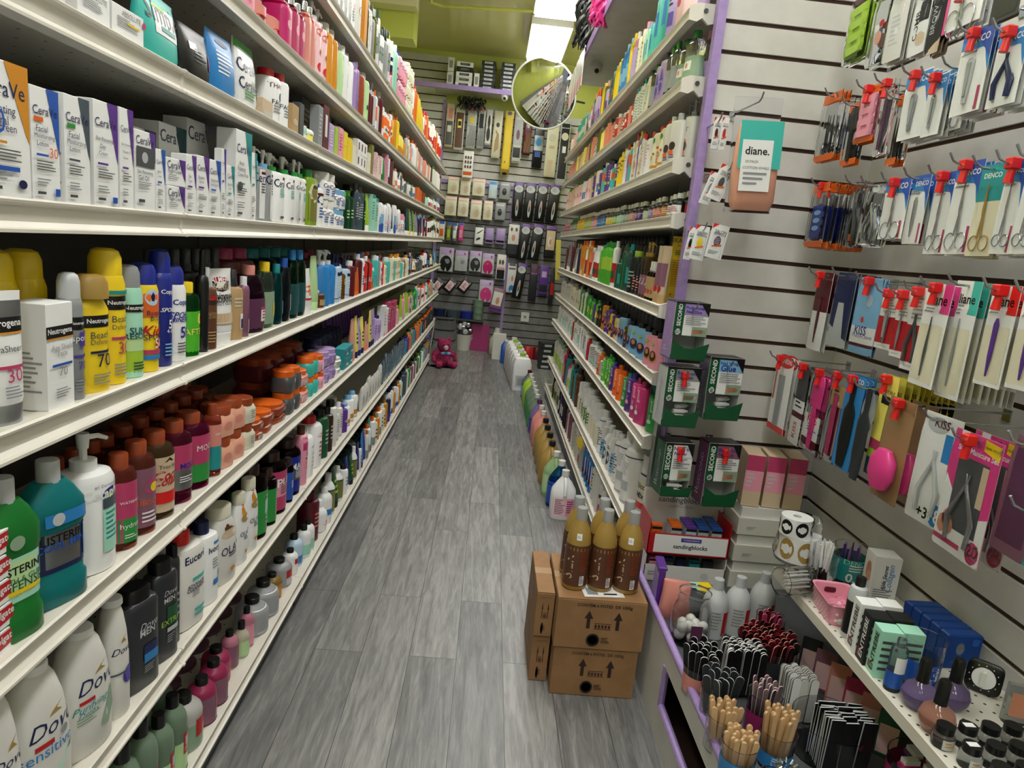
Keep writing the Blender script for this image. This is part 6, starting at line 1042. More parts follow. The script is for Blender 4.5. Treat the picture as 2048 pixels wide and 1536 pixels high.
solo('wire_bound_book', MB().box(-.045, -.008, 0, .045, .008, .1, 'lightgrey~', .001).box(-.036, -.0085, .02, .036, -.008, .08, 'skin'), 'clear pack printed with a hand standing at the wall end of the jars', 'pack', (1.36, 1.43, SZ), -.3)
# ---------------------------------------------------------------- hooks and hanging goods
def hookR(y, z, tip, lock=True, k='silver!', n=[0]):
    n[0] += 1; t = thing('display_hook', f"chrome hook on the side slat wall{' with red stop lock' if lock else ''}, {HR(z)} row", 'hook', (WR, y, z), 0, f"chrome hooks on the side wall, {HR(z)} row{', with locks' if lock else ''}"); L = WR-tip
    part('wire', MB().tube([(0, 0, 0), (-L+.03, 0, 0), (-L+.012, 0, .008), (-L, 0, .026)], .003, k, 8), t); part('wall_plate', MB().box(-.004, -.015, -.02, 0, .015, .012, k), t)
    if lock: red_lock(t, -L+.045)
def red_lock(t, x, axis='x'):
    b = MB().box(-.011, -.012, -.012, .011, .012, .014, 'brightred', .003).tube([(0, 0, -.01), (-.002, 0, -.03), (-.003, 0, -.042)], [.008, .009, .010], 'brightred', 10)
    if axis == 'x': b.xf(Matrix.Translation((x, 0, 0)))
    else: b.xf(Matrix.Translation((0, x, 0)) @ Matrix.Rotation(PI/2, 4, 'Z'))
    part('stop_lock', b, t)
def HR(z): return 'topmost' if z > 2.4 else 'second' if z > 2.1 else 'third' if z > 1.8 else 'fourth' if z > 1.45 else 'fifth'
def ring(mb, cx, cz, r, k, y=-.004, e=1.25): mb.tube([(cx+r*cos(a), y, cz+r*e*sin(a)) for a in [2*PI*i/14 for i in range(15)]], .0016, k, 6)
def tool(kind, w, h, k='silver!'):
    m = MB(); y = -.005
    if kind == 'scissors':
        r = w*.17; ring(m, -w*.2, h*.14, r, k); ring(m, w*.2, h*.14, r, k)
        m.prism([(-w*.1, h*.2), (-w*.05, h*.2), (w*.05, h*.5), (w*.01, h*.78), (-.001, h*.5)], y-.001, y+.001, k); m.prism([(w*.05, h*.2), (w*.1, h*.2), (.003, h*.5), (-w*.01, h*.78), (-w*.05, h*.5)], y-.002, y, k)
    elif kind == 'clipper': m.loft([(h*.12, w*.07, .003), (h*.5, w*.12, .004), (h*.62, w*.13, .004), (h*.66, w*.08, .002)], k, 12, 4, 0, y); m.loft([(h*.2, w*.04, .002), (h*.6, w*.08, .002)], 'grey', 10, 3, 0, y-.005)
    elif kind == 'tweezer': m.loft([(h*.1, .002, .0015), (h*.3, w*.07, .003), (h*.62, w*.09, .003), (h*.68, w*.03, .002)], k, 12, 3, 0, y)
    elif kind == 'tool': m.tube([(0, y, h*.1), (0, y, h*.35), (0, y, h*.68)], [.002, .0045, .0015], k, 8)
    elif kind == 'nipper':
        for s in (-1, 1): m.tube([(s*w*.22, y, h*.1), (s*w*.26, y, h*.3), (s*w*.03, y, h*.55), (-s*w*.04, y, h*.68)], [.006, .008, .005, .002], k, 8)
    elif kind == 'file': m.loft([(h*.08, w*.14, .002), (h*.75, w*.16, .002)], k, 16, 4, 0, y)
    elif kind == 'brush': m.loft([(h*.06, w*.1, .005), (h*.4, w*.13, .006), (h*.55, w*.1, .005)], k, 12, 3, 0, y).loft([(h*.55, w*.28, .006), (h*.85, w*.3, .006), (h*.92, w*.2, .005)], k, 16, 3, 0, y)
    elif kind == 'paddle': m.loft([(h*.03, w*.18, .004), (h*.3, w*.3, .004), (h*.62, w*.3, .004), (h*.72, w*.1, .004), (h*.95, w*.12, .004)], k, 18, 3, 0, y)
    elif kind == 'heel': m.loft([(h*.12, w*.25, .016), (h*.25, w*.42, .022), (h*.4, w*.4, .022), (h*.5, w*.2, .012)], k, 20, 2.6, 0, -.022)
    elif kind == 'foam':
        for i in range(4): m.loft([(h*(.1+.2*i), w*.4, .006), (h*(.22+.2*i), w*.42, .007)], k, 14, 4, 0, y)
        for s in (-1, 1):
            for i in range(3): m.loft([(h*(.22+.2*i), w*.12, .006), (h*(.3+.2*i), w*.12, .006)], k, 10, 3, s*w*.25, y)
        m.loft([(h*.1, w*.4, .003), (h*.85, w*.4, .003)], k, 10, 5, 0, y+.003)
    elif kind == 'cotton': m.loft([(h*.02, w*.4, .01), (h*.1, w*.45, .035), (h*.45, w*.45, .04), (h*.72, w*.4, .02), (h*.76, w*.38, .004)], k, 22, 4, 0, -.03)
    return m
HC = {}
def hang(kind, w, h, base, dec, tl, tk, film, parent):
    """hanging card or bag: top centre at the origin, hangs down; parts card, print, tool, blister"""
    key = (kind, round(w, 3), round(h, 3), base, dec, tl, tk, film)
    if key not in HC:
        L = []; c = MB()
        if base: c.box(-w/2, -.0006, 0, w/2, .0006, h, base+'_' if base[-1] not in '~_^' else base); L.append(('card', c))
        if dec: d_ = MB(); deco(d_, dec, lambda z: (w/2, .0006, 2), w/2, h, .0001, curved=False); L.append(('print', d_))
        if tl: L.append((tl if tl not in ('tool',) else 'cuticle_tool', tool(tl, w, h, tk)))
        if film == 1: L.append(('blister', MB().loft([(h*.04, w*.40, .001), (h*.06, w*.37, .009), (h*.72, w*.37, .009), (h*.76, w*.34, .001)], 'film~', 14, 6, 0, -.002)))
        if film == 2: L.append(('bag', MB().loft([(0, w*.5, .001), (h*.04, w*.49, .008), (h*.8, w*.48, .008), (h*.92, w*.5, .001), (h, w*.5, .0008)], 'film~', 16, 5, 0, -.003)))
        HC[key] = [(n_, q.xf(Matrix.Translation((0, 0, -h))).mesh(n_)) for n_, q in L]
    cd_ = parent
    for n_, me in HC[key]:
        q = ob(n_, me, cd_ if n_ == 'print' else parent)
        if n_ == 'card': cd_ = q
def wallset(name, cat, desc, px0, px1, py0, py1, kw, n=1, x=1.17, dx=.014, hook=True, lock=False, tilt=0, yaw=0, tip=None):
    base, dec, tl, tk, film = kw
    p = atx((px0+px1)/2, (py0+py1)/2, x); w = abs(ycol(px0, x, p.z)-ycol(px1, x, p.z)); w = max(.025, min(w, .16)); zt = ztop(py0, x, p.y); h = max(.05, min(.3, zt-ztop(py1, x, p.y)))
    for i in range(n):
        t = thing(name, desc if n == 1 else f"{desc}, {ORD[i]} along its hook", cat, (x+i*dx, p.y+R.uniform(-.004, .004)*(i > 0), zt-R.uniform(0, .006)*(i > 0)), 0, desc if n > 1 else None, (0, tilt+R.uniform(-.02, .02), -PI/2+yaw+R.uniform(-.06, .06)))
        hang(name, w, h, base, dec, tl, tk, film, t)
    if hook: hookR(p.y, zt-.012, (tip or x-.06), lock)
DENC = 'P azure -1 .98 1 .98 1 .45 .6 .75 -1 .8;P blue -1 1 1 1 1 .6 .2 .86 -1 .9;T DENCO .1 .88 .7 white b;L -.8 .7 .2 .78 2 steel;R .6 .02 .8 .3 rose'
DEN2 = 'P azure -1 .98 1 .98 1 .45 .6 .75 -1 .8;T DENCO .1 .88 .7 white b'
OR = 'R -1 .86 1 1 brightorange;R -1 0 1 .1 brightorange;T Color .2 .22 .6 black b i;T White .2 .16 .6 black b i'
def sc(tl='scissors', tk='silver!', d=DENC): return ('white', d, tl, tk, 1)
S = wallset
# topmost row
S('toe_separator_pack', 'foot care', 'bag of lime green foam toe separators', 1690, 1744, -10, 122, (None, 'R -.9 .9 .9 1 maroon', 'foam', 'lime', 2), 3, 1.18)
S('nail_tip_pack', 'nail tips', 'clear pack of skin toned nail tips', 1746, 1776, -10, 132, ('film~', 'O 0 .4 .4 .1 peach;R -.6 .5 0 .6 white;O .2 .6 .3 .05 red', None, '', 2), 2, 1.18)
S('nail_tip_pack', 'nail tips', 'clear pack of pale nail tips by the skin toned ones', 1778, 1810, -10, 122, ('offwhite', 'L -.6 .2 .6 .7 7 lightgrey;R -.1 .4 .3 .5 white', None, '', 2), 4, 1.18)
S('eyebrow_kit', 'cosmetic pack', 'black and white comb pack hanging in the topmost row', 1825, 1858, -10, 110, ('white', 'V COMB -.4 .5 .5 black b;O .3 .25 .5 .12 beige;R -.2 .55 .9 .9 black;R -.9 .35 -.3 .45 white', None, '', 2), 3, 1.18)
S('eyebrow_kit', 'cosmetic pack', 'black pack with tan corner hanging in the topmost row', 1862, 1886, -10, 108, ('black', 'V BROW -.4 .6 .5 silver;P beige -1 0 1 0 1 .25 -.2 .1', None, '', 2), 3, 1.18)
S('scissors_pack', 'scissors', 'white card of steel scissors with pink edge, topmost', 1890, 1968, -40, 55, ('white', 'R -1 0 -.75 1 hotpink', 'scissors', 'silver!', 1), 3, 1.15, lock=True)
S('black_case', 'case', 'black zip case hanging in the topmost row', 1985, 2044, -50, 40, ('charcoal', 'R -.8 .1 .8 .8 black', None, '', 0), 1, 1.13)
# second row
S('nail_brush_pack', 'nail tool', 'orange topped bag with black handled nail brush', 1640, 1676, 186, 322, (None, OR, 'tool', 'black', 2), 3, 1.17, tip=1.13)
S('buffer_pack', 'nail buffer', 'bag with blue buffing block', 1682, 1706, 196, 308, (None, 'R -.8 .2 .8 .75 blue;R -1 0 1 .1 orange', None, '', 2), 2, 1.22)
S('nail_brush_pack', 'nail tool', 'orange topped bag with black brush by the blue block', 1692, 1720, 205, 330, (None, OR, 'brush', 'black', 2), 2, 1.17)
S('toe_separator_pack', 'foot care', 'orange topped bag of pink foam toe separators', 1718, 1755, 172, 285, (None, OR, 'foam', 'pink', 2), 2, 1.17, lock=True)
S('pumice_pack', 'foot care', 'dark purple handled foot file in clear film', 1760, 1780, 160, 312, (None, '', 'file', 'plum', 2), 2, 1.17, lock=True)
S('nail_brush_pack', 'nail tool', 'long orange ended bag of black nail tools', 1784, 1804, 190, 330, (None, OR, 'tool', 'darkbrown', 2), 3, 1.19)
S('clipper_card', 'nail clipper', 'blue and white card of nail clippers, farther', 1805, 1852, 143, 278, sc('clipper', 'grey', DEN2), 5, 1.17, lock=True)
S('clipper_card', 'nail clipper', 'blue and white card of nail clippers, nearer', 1852, 1888, 148, 272, sc('clipper', 'silver!', DEN2), 5, 1.17, lock=True)
S('scissors_card', 'scissors', 'blue and white card with small scissors, second row', 1890, 1934, 128, 262, sc('scissors', 'silver!', DEN2), 4, 1.2)
S('clipper_card', 'nail clipper', 'large blue and white card of toenail clippers', 1912, 1974, 58, 228, sc('clipper', 'lightgrey', DENC), 6, 1.15, lock=True)
S('nipper_card', 'nail nipper', 'blue card of navy handled nail nippers', 1985, 2046, 55, 212, sc('nipper', 'navy', DEN2), 6, 1.13, lock=True)
# third row
S('nail_brush_pack', 'nail tool', 'orange topped pack with blue dotted brush', 1618, 1655, 366, 494, (None, OR+';R -.6 .15 .6 .65 darkblue;O 0 .3 .4 .04 sky;O 0 .42 .4 .04 sky;O 0 .54 .4 .04 sky', None, '', 2), 10, 1.17, .017, lock=True, tip=1.12)
S('cuticle_pack', 'nail tool', 'clear pack of dark steel cuticle tools', 1700, 1722, 362, 494, (None, 'R -.6 .1 .6 .2 orange', 'nipper', 'darkgrey', 2), 3, 1.2)
S('nipper_pack', 'nail nipper', 'clear pack of silver handled nipper', 1728, 1762, 365, 490, (None, 'O 0 .9 .4 .06 white;R -.9 .2 -.3 .35 white', 'nipper', 'silver!', 2), 3, 1.17)
S('scissors_card', 'scissors', 'blue and white card of cuticle scissors, farthest', 1766, 1810, 358, 478, sc(), 4, 1.17, lock=True)
S('scissors_card', 'scissors', 'blue and white tweezers card between scissors cards', 1814, 1852, 350, 488, sc('tweezer'), 4, 1.18)
S('scissors_card', 'scissors', 'blue and white card of nail scissors, second from the corner', 1860, 1902, 345, 508, sc(), 4, 1.17, lock=True)
S('scissors_card', 'scissors', 'blue and white card of long nail scissors', 1900, 1950, 322, 508, sc(), 5, 1.15, lock=True)
S('scissors_card', 'scissors', 'teal and cream card of gold scissors', 1948, 1996, 328, 512, ('cream', 'R -1 .6 1 1 teal;T DENCO 0 .88 .7 white b', 'scissors', 'gold', 1), 3, 1.15)
S('scissors_card', 'scissors', 'blue and white card of curved scissors beside the gold ones', 2000, 2040, 318, 508, sc(), 4, 1.14, lock=True)
S('scissors_card', 'scissors', 'blue and white card of scissors cut by the frame', 2040, 2085, 308, 508, sc(), 4, 1.13)
# fourth row
S('tweezer_pack', 'tweezers', 'dark red handled tool in a slim white pack', 1628, 1654, 545, 700, ('white', 'R -1 .5 1 1 maroon', 'tweezer', 'maroon', 2), 2, 1.17, lock=True, tip=1.10)
S('emery_pack', 'emery boards', 'blue topped pack of emery boards', 1668, 1700, 546, 694, ('lightgrey', 'P navy -1 .3 1 .1 1 1 -1 1;P lightgrey -.6 .1 .6 .1 .2 .6 -.4 .6', None, '', 2), 6, 1.17, .017)
S('pedicure_stone', 'pumice stone', 'blue pedicure stone in a white labelled bag', 1710, 1756, 556, 708, ('sky', 'R -1 .14 1 .36 white;R -1 .1 1 .14 maroon;T KISS -.2 .31 .5 darkblue b;T Pedicure_Stone 0 .24 .8 darkblue;O .1 .7 .3 .08 paleblue;O -.2 .45 .12 .04 brightred', None, '', 2), 2, 1.16, lock=True)
KR = 'R -1 .1 1 .55 red;R -.6 .6 .6 .9 offwhite;L -.6 .6 .6 .88 6 grey;L -.6 .02 .6 .06 1 grey'
S('clipper_card', 'nail clipper', 'red and white card with steel nail clipper', 1758, 1796, 580, 698, ('white', KR, 'clipper', 'silver!', 1), 3, 1.16, lock=True)
S('file_card', 'nail file', 'red and white card with slim steel file', 1792, 1816, 582, 714, ('white', KR, 'tool', 'grey', 1), 3, 1.16, lock=True)
S('nipper_card', 'nail nipper', 'red and white card with cuticle nipper', 1812, 1850, 576, 740, ('white', KR, 'nipper', 'darkgrey', 1), 3, 1.16, lock=True)
DI = 'R .35 .72 1 1 {0};T diane 0 .85 .75 black b;L -.8 .7 .2 .8 3 grey;R -.85 .05 .85 .6 cream'
S('tweezer_card', 'tweezers', 'white and pink card with steel cuticle tool', 1836, 1888, 568, 772, ('white', DI.format('hotpink'), 'tool', 'darkgrey', 1), 7, 1.14, .02, lock=True)
S('tweezer_card', 'tweezers', 'white and teal card with slim steel tweezers', 1890, 1940, 562, 795, ('white', DI.format('turquoise'), 'tool', 'grey', 1), 9, 1.16, .018)
S('tweezer_card', 'tweezers', 'white and red card with purple tweezers', 1964, 2022, 572, 772, ('white', DI.format('brightred'), 'tweezer', 'purple', 1), 9, 1.12, .02, lock=True)
S('tweezer_card', 'tweezers', 'white card with purple tweezers cut by the frame', 2030, 2090, 580, 780, ('white', DI.format('turquoise'), 'tweezer', 'purple', 1), 4, 1.11, .02)
# fifth row
S('nail_file_card', 'nail file', 'white and red card with curved grey cushion file', 1538, 1580, 712, 878, ('white', 'O 0 .93 1 .09 brightred;T CUSHIONS 0 .93 .8 white b;R -1 0 1 .08 brightred;R -.9 .4 -.75 .8 red', 'file', 'grey', 0), 3, 1.17, lock=True, tip=1.10)
S('pedicure_file', 'foot file', 'white pedicure file with black speckled end', 1586, 1612, 728, 902, (None, 'R -.7 .55 .7 .98 darkgrey;R -.75 0 .75 .55 white;V KISS 0 .18 .2 brightred b;R -.75 .33 .75 .4 maroon;L -.5 .43 .5 .53 2 black', None, '', 2), 2, 1.17, lock=True)
S('pedicure_brush', 'foot brush', 'pink pedicure paddle brush in labelled bag', 1614, 1652, 740, 905, (None, 'R -.9 .16 .7 .45 white;R -.9 .08 .7 .16 maroon;T KISS -.1 .4 .5 brightred b;L -.5 .24 .5 .34 3 azure', 'brush', 'hotpink', 2), 3, 1.17, lock=True)
S('foot_rasp', 'foot file', 'pink handled foot rasp with a brown tag', 1654, 1682, 745, 930, (None, 'R -.8 .62 .8 .85 tan;L -.5 .7 .5 .8 2 brown;R -.4 .64 .4 .68 white', 'file', 'rose', 2), 2, 1.17, lock=True)
S('foot_paddle', 'foot file', 'black paddle foot file on a blue card', 1678, 1712, 752, 962, ('azure', 'T DENCO .1 .95 .7 white b', 'paddle', 'black', 0), 3, 1.16, lock=True)
S('foot_paddle', 'foot file', 'grey stone and black foot paddle', 1702, 1738, 770, 1022, (None, 'O .1 .72 .7 .22 grey;R -.1 .66 .2 .7 white', 'paddle', 'charcoal', 0), 1, 1.145)
S('foot_file_card', 'foot file', 'lime and dark green foot file card', 1738, 1772, 752, 1030, ('lemon', 'T FOOT_FILE 0 .84 .8 maroon b;R -.6 .72 1 .8 black;R -1 .26 1 .36 rose;R -1 .17 1 .26 lime;R -1 0 1 .17 darkteal;P black .2 .3 1 .3 1 .75 .6 .75', None, '', 0), 10, 1.16, .019, lock=True)
S('heel_brush', 'foot brush', 'pink heel brush on a brown card in clear case', 1764, 1812, 800, 1000, ('kraft', '', 'heel', 'hotpink', 2), 2, 1.13, .06, lock=True)
S('nail_set_card', 'nail kit', 'white card of nail clippers with blue disc', 1835, 1900, 832, 1045, ('white', 'O .6 .12 .35 .1 azure;T 18 .6 .12 .3 white b;T +3 -.1 .1 .3 black b;O -.2 .9 .6 .07 lightgrey;T KISS 0 .92 .4 maroon b;R .3 .6 .7 .85 azure', 'nipper', 'lightgrey', 2), 1, 1.15)
SM = 'R -1 .35 1 1 hotpink;P white -1 0 1 0 1 .4 .5 .35 -.6 .5 -1 .62;T Salon_Manicure_Set .1 .86 .85 white b;R -.75 .92 -.4 1 white;P yellow .3 .9 .95 .86 .95 .97 .3 .99;T TRAVEL_POUCH .62 .93 .3 black b;R -.6 .2 .7 .8 darkgrey;R .45 .45 .7 .78 beige;O -.75 .2 .2 .08 skin;O -.6 .26 .2 .07 peach;O -.45 .2 .2 .07 skin;O .72 .1 .25 .09 rose;T 20 .72 .12 .22 white b;T PCS .72 .07 .16 white b;R -1 .06 .2 .1 rose'
S('manicure_set', 'manicure set', 'hot pink boxed manicure set in clear pouch', 1882, 1985, 872, 1108, ('pink', SM, 'nipper', 'silver!', 2), 2, 1.10, .05, lock=True, tip=1.03)
S('manicure_set', 'manicure set', 'dark pouch behind the hot pink set, cut by the frame', 2010, 2075, 880, 1110, ('mauve', 'R -.8 .1 .8 .9 plum;R .2 .85 .9 1 yellow', None, '', 2), 2, 1.11, .05)
S('cotton_pad_bag', 'cotton pads', 'turquoise bag low at the frame edge', 2030, 2090, 1010, 1130, ('turquoise', 'O -.3 .5 .4 .2 beige', None, '', 0), 1, 1.12)

# end wall: goods on hooks that point at the camera
def hookE(x, z, tipy, lock=False, lab=''):
    t = thing('display_hook', f"chrome hook on the end wall {lab}", 'hook', (x, ENDY, z)); L = ENDY-tipy
    part('wire', MB().tube([(0, 0, 0), (0, -L+.03, 0), (0, -L+.012, .008), (0, -L, .026)], .003, 'silver!', 8), t); part('wall_plate', MB().box(-.015, -.004, -.02, .015, 0, .012, 'silver!'), t)
    if lock: red_lock(t, -L+.03, 'y')
def E_(name, cat, desc, px0, px1, py0, py1, kw, y=2.55, n=1, dy=.016, tilt=0, hook='', lock=False, rz=0):
    base, dec, tl, tk, film = kw; p = aty((px0+px1)/2, (py0+py1)/2, y); w = abs(aty(px0, (py0+py1)/2, y).x-aty(px1, (py0+py1)/2, y).x); zt = ztop(py0, p.x, y); h = zt-ztop(py1, p.x, y)
    for i in range(n):
        t = thing(name, desc if n == 1 else f"{desc}, {ORD[i]} from the hook tip", cat, (p.x+.004*i, y+i*dy, zt), 0, desc if n > 1 else None, (0, tilt+R.uniform(-.03, .03)*(i > 0), rz)); hang(name, w, h, base, dec, tl, tk, film, t)
    if hook: hookE(p.x, zt-.015, y-.04, lock, hook)
E_('cotton_pad_bag', 'cotton pads', 'clear bag of pink cotton ovals with turquoise label', 1452, 1548, 195, 425, ('film~', '', 'cotton', 'peach', 2), 2.5, 1, tilt=-.05, hook='carrying the cotton oval bag')
p = aty(1500, 310, 2.43); t = solo('bag_label', (lambda m_: deco(m_, 'R -1 .35 .95 .85 turquoise;R -.8 .18 .5 .66 white;T diane. -.15 .56 .55 black b;T 50_PACK -.35 .46 .3 darkgrey;T COTTON_OVALS -.15 .41 .6 darkgrey;L -.7 .22 .4 .36 3 grey;O .7 .04 .13 .04 turquoise', lambda z: (.075, .0, 2), .075, .26, curved=False))(MB()), None, None, (0, 0, 0)) if 0 else None
SE = 'R -.9 .75 .9 .98 white;T SALON .1 .8 .7 black b;T effects .1 .73 .7 darkgrey;O 0 .5 .4 .16 {};P {} -.5 .32 .6 .38 .6 .44 -.5 .36;L -.7 .1 .7 .22 3 grey;P brightred -1 1 -.3 1 -1 .85'
E_('nail_sticker_pack', 'nail stickers', 'white nail sticker pack with maroon print', 1425, 1440, 235, 298, ('white', SE.format('maroon', 'orange'), None, '', 1), 2.62, 2, hook='carrying maroon nail stickers')
E_('nail_sticker_pack', 'nail stickers', 'white nail sticker pack with red print', 1441, 1455, 235, 300, ('white', SE.format('red', 'orange'), None, '', 1), 2.6, 1)
E_('nail_sticker_pack', 'nail stickers', 'white nail sticker pack with grey nail, rear stack', 1418, 1438, 345, 412, ('white', SE.format('grey', 'orange'), None, '', 1), 2.6, 2, tilt=.25)
E_('nail_sticker_pack', 'nail stickers', 'white nail sticker pack with dark nail, tilted', 1438, 1466, 332, 404, ('white', SE.format('darkgrey', 'orange'), None, '', 1), 2.52, 2, tilt=.3, hook='carrying grey nail stickers')
E_('nail_sticker_pack', 'nail stickers', 'white nail sticker pack with black nail', 1376, 1390, 455, 520, ('white', SE.format('black', 'orange'), None, '', 1), 2.6, 1, tilt=.1)
E_('nail_sticker_pack', 'nail stickers', 'white nail sticker pack with yellow nail', 1388, 1416, 452, 520, ('white', SE.format('yellow', 'orange'), None, '', 1), 2.55, 2, tilt=.1, hook='carrying yellow nail stickers')
E_('nail_sticker_pack', 'nail stickers', 'white nail sticker pack with chequered nail', 1422, 1456, 450, 518, ('white', SE.format('plum', 'orange')+';L -.3 .4 .3 .6 4 lightgrey', None, '', 1), 2.53, 4, tilt=.15)
def glue(px0, px1, py0, pym, py1, side, top, title, label, lock, z_=0, ctn=4, y=2.56):
    p = aty((px0+px1)/2, (py0+pym)/2, y); w = abs(aty(px0, pym, y).x-aty(px1, pym, y).x); zt = ztop(py0, p.x, y); h = zt-ztop(py1, p.x, y); hm = h*(py1-pym)/(py1-py0)
    t = thing('glue_dispenser', label, 'dispenser box', (p.x, y, zt-h), .12); d = .09
    part('box', MB().box(-w/2, d-.003, 0, w/2, d, h*.96, side).box(-w/2+.003, d-.007, .003, w/2-.003, d-.004, hm*1.2, 'lightgrey').box(-w/2+.002, 0, .003, -w/2+.003, d-.004, hm*1.2, 'offwhite').box(-w/2, 0, 0, -w/2+.002, d, h, side).box(w/2-.002, 0, 0, w/2, d, hm*1.1, 'lightgrey').box(-w/2, -.02, 0, w/2, d, .003, 'darkgreen').prism([(-w/2, .003), (w/2, .003), (w/2+.01, hm*.75), (w*.15, hm*.5), (-w*.15, hm*.5), (-w/2, hm*.8)], -.022, -.019, 'darkgreen').box(-w/2, 0, h*.975, w/2, d, h, 'black'), t, False)
    c = MB().box(-w/2, -.002, hm, w/2, 0, h, 'white_'); part('card', c, t, False); hh = h-hm; f = MB()
    deco(f, f'R -1 0 -.45 1 darkgreen;V SECOND -.72 .6 .66 white b;R -.45 .62 1 .95 {top};T {title[0]} .15 .84 .55 darkblue b;T {title[1]} .1 .72 .45 darkblue b;P black .5 .95 1 .95 1 .6;R -1 .95 1 1 black;L -.35 .3 .9 .58 5 grey;R .1 0 1 .28 sage;P skin .15 .05 .7 .08 .85 .16 .7 .2 .15 .2;O .8 .14 .1 .05 palepink;O -.72 .1 .16 .07 white;O -.72 .1 .13 .055 darkgreen;T 5 -.72 .1 .1 white b', lambda z: (w/2, .002, 2), w/2, hh, curved=False)
    part('print', f.xf(Matrix.Translation((0, 0, hm))), t, False)
    f = MB(); deco(f, 'V 5SECOND 0 .5 .6 lilac;L -.5 .1 .5 .2 2 lightgrey', lambda z: (d/2, w/2, 2), d/2, h, curved=False); part('side_print', f.xf(Matrix.Translation((0, d/2, 0)) @ Matrix.Rotation(-PI/2, 4, 'Z')), t, False)
    for q in range(ctn): solo('glue_tube', MB().cyl(0, 0, 0, .05, .009, 'white', 10).cyl(0, 0, .05, .062, .005, 'white', 8).cyl(0, 0, .012, .035, .0093, 'darkgreen', 10), f"small white glue bottle lying in the {label.split()[0]} dispenser", 'glue', (p.x-.03+.0*q, y+.022, zt-h+.014+.0), 0, f"glue bottles in the {label.split()[0]} dispenser", (0, PI/2, .0)) if q == 0 else solo('glue_tube', MB().cyl(0, 0, 0, .05, .009, 'white', 10).cyl(0, 0, .05, .062, .005, 'white', 8), f"small white glue bottle lying in the {label.split()[0]} dispenser", 'glue', (p.x-.035+.01*q, y+.02+.004*q, zt-h+.014+.019*q), 0, f"glue bottles in the {label.split()[0]} dispenser", (0, PI/2, .25*q-.3))
    hookE(p.x, zt-h*.12, y-.06 if not lock else y-.05, lock, f"through the {label.split()[0]} glue dispenser")
glue(1347, 1418, 605, 671, 719, 'lavender', 'lavender', ('Professional', 'Nail_Glue'), 'purple and green dispenser box of professional nail glue', False, ctn=0)
glue(1330, 1400, 735, 803, 852, 'lightgrey', 'grey', ('Brush-on', 'Gel_Resin'), 'grey and green dispenser box of brush-on gel resin', True)
glue(1415, 1486, 716, 788, 838, 'steel', 'sky', ('Nail_Wrap', 'Glue'), 'blue and green dispenser box of nail wrap glue', False)
glue(1326, 1385, 886, 960, 990, 'darkgreen', 'white', ('Nail_Tip', 'Powder'), 'white and green dispenser box of nail tip powder', True)
glue(1412, 1479, 888, 962, 1010, 'plum', 'mauve', ('Brush-on', 'Nail_Glue'), 'maroon and green dispenser box of brush-on nail glue', True, ctn=1)
for q_ in [o for o in scene.objects if o.name.startswith('cotton_pad_bag') and 'ovals' in o.get('label', '')]:
    m_ = MB(); deco(m_, 'R -1 .45 .95 .8 turquoise;R -.85 .28 .55 .66 white;T diane. -.15 .58 .55 black b;T 50_PACK -.35 .5 .3 darkgrey;T COTTON_OVALS -.15 .455 .6 darkgrey;L -.7 .31 .4 .42 3 grey', lambda z: (.085, .0725, 2), .075, .44, curved=False)
    part('label', m_.xf(Matrix.Translation((0, 0, -.44))), q_, False)
# ---------------------------------------------------------------- back wall
def B_(name, cat, desc, px0, px1, py0, py1, kw, y=10.28, tilt=0, dep=.03):
    base, dec, tl, tk, film = kw; p = aty((px0+px1)/2, (py0+py1)/2, y); w = aty(px1, (py0+py1)/2, y).x-aty(px0, (py0+py1)/2, y).x; zt = ztop(py0, p.x, y); h = zt-ztop(py1, p.x, y)
    t = thing(name, desc+', back wall', cat, (p.x, y, zt), 0, None, (0, tilt, 0)); w *= .95
    b = MB().loft([(0, w*.46, dep*.2), (h*.04, w*.5, dep*.8), (h*.5, w*.5, dep), (h*.88, w*.49, dep*.5), (h, w*.48, .002)], base, 14, 6)
    b.box(-.004, 0, h*.93, .004, BACK-y-.013 if 0 else BACK-y-.03, h*.95, 'silver'); part('bag', b.xf(Matrix.Translation((0, 0, -h))), t)
    f = MB(); s_ = secfn([(0, .92, .2), (.04, 1, .8), (.5, 1, 1), (.88, .98, .5), (1, .96, .06)], 6, w*.5, dep, h); deco(f, dec, s_, w*.5, h, .001)
    if tl: f.join(tool(tl, w, h, tk).xf(Matrix.Translation((0, -dep*1.05, 0))))
    part('print', f.xf(Matrix.Translation((0, 0, -h))), t)
HP = 'hair_pack'; HCt = 'hair extension'
st = lambda k: ';'.join(f'P {k} {-.7+.28*i:.2f} .05 {-.6+.28*i:.2f} .05 {-.52+.28*i:.2f} .55 {-.6+.28*i:.2f} .55' for i in range(6))
B_(HP, HCt, 'tall hair pack with tan top and dark hair at the left end', 891, 908, 208, 294, ('beige', 'R -1 .05 1 .6 darkgrey;R -.5 .35 .5 .5 offwhite;R -.4 .66 .5 .9 salmon', None, '', 0))
B_(HP, HCt, 'tall brown braid pack second from the left end', 909, 929, 212, 300, ('offwhite', 'R -.8 .05 .8 .85 brown;R -.4 .5 .4 .7 lemon;R -.3 .55 .3 .65 black', None, '', 0))
B_(HP, HCt, 'clear pack of pale strands with a round pink tag', 933, 953, 214, 297, ('lightgrey', st('charcoal')+';R -.4 .6 .4 .75 yellow;O -.2 .92 .6 .07 pink', None, '', 0))
B_(HP, HCt, 'black and white braid pack with orange tag', 955, 970, 216, 297, ('silver', st('black')+';R -.5 .93 .5 1 brightorange;R -.6 .5 .5 .85 black', None, '', 0))
B_(HP, HCt, 'white pack of black ponytail hair', 971, 984, 220, 290, ('offwhite', 'O 0 .3 .6 .2 black;O 0 .65 .4 .2 black', None, '', 0))
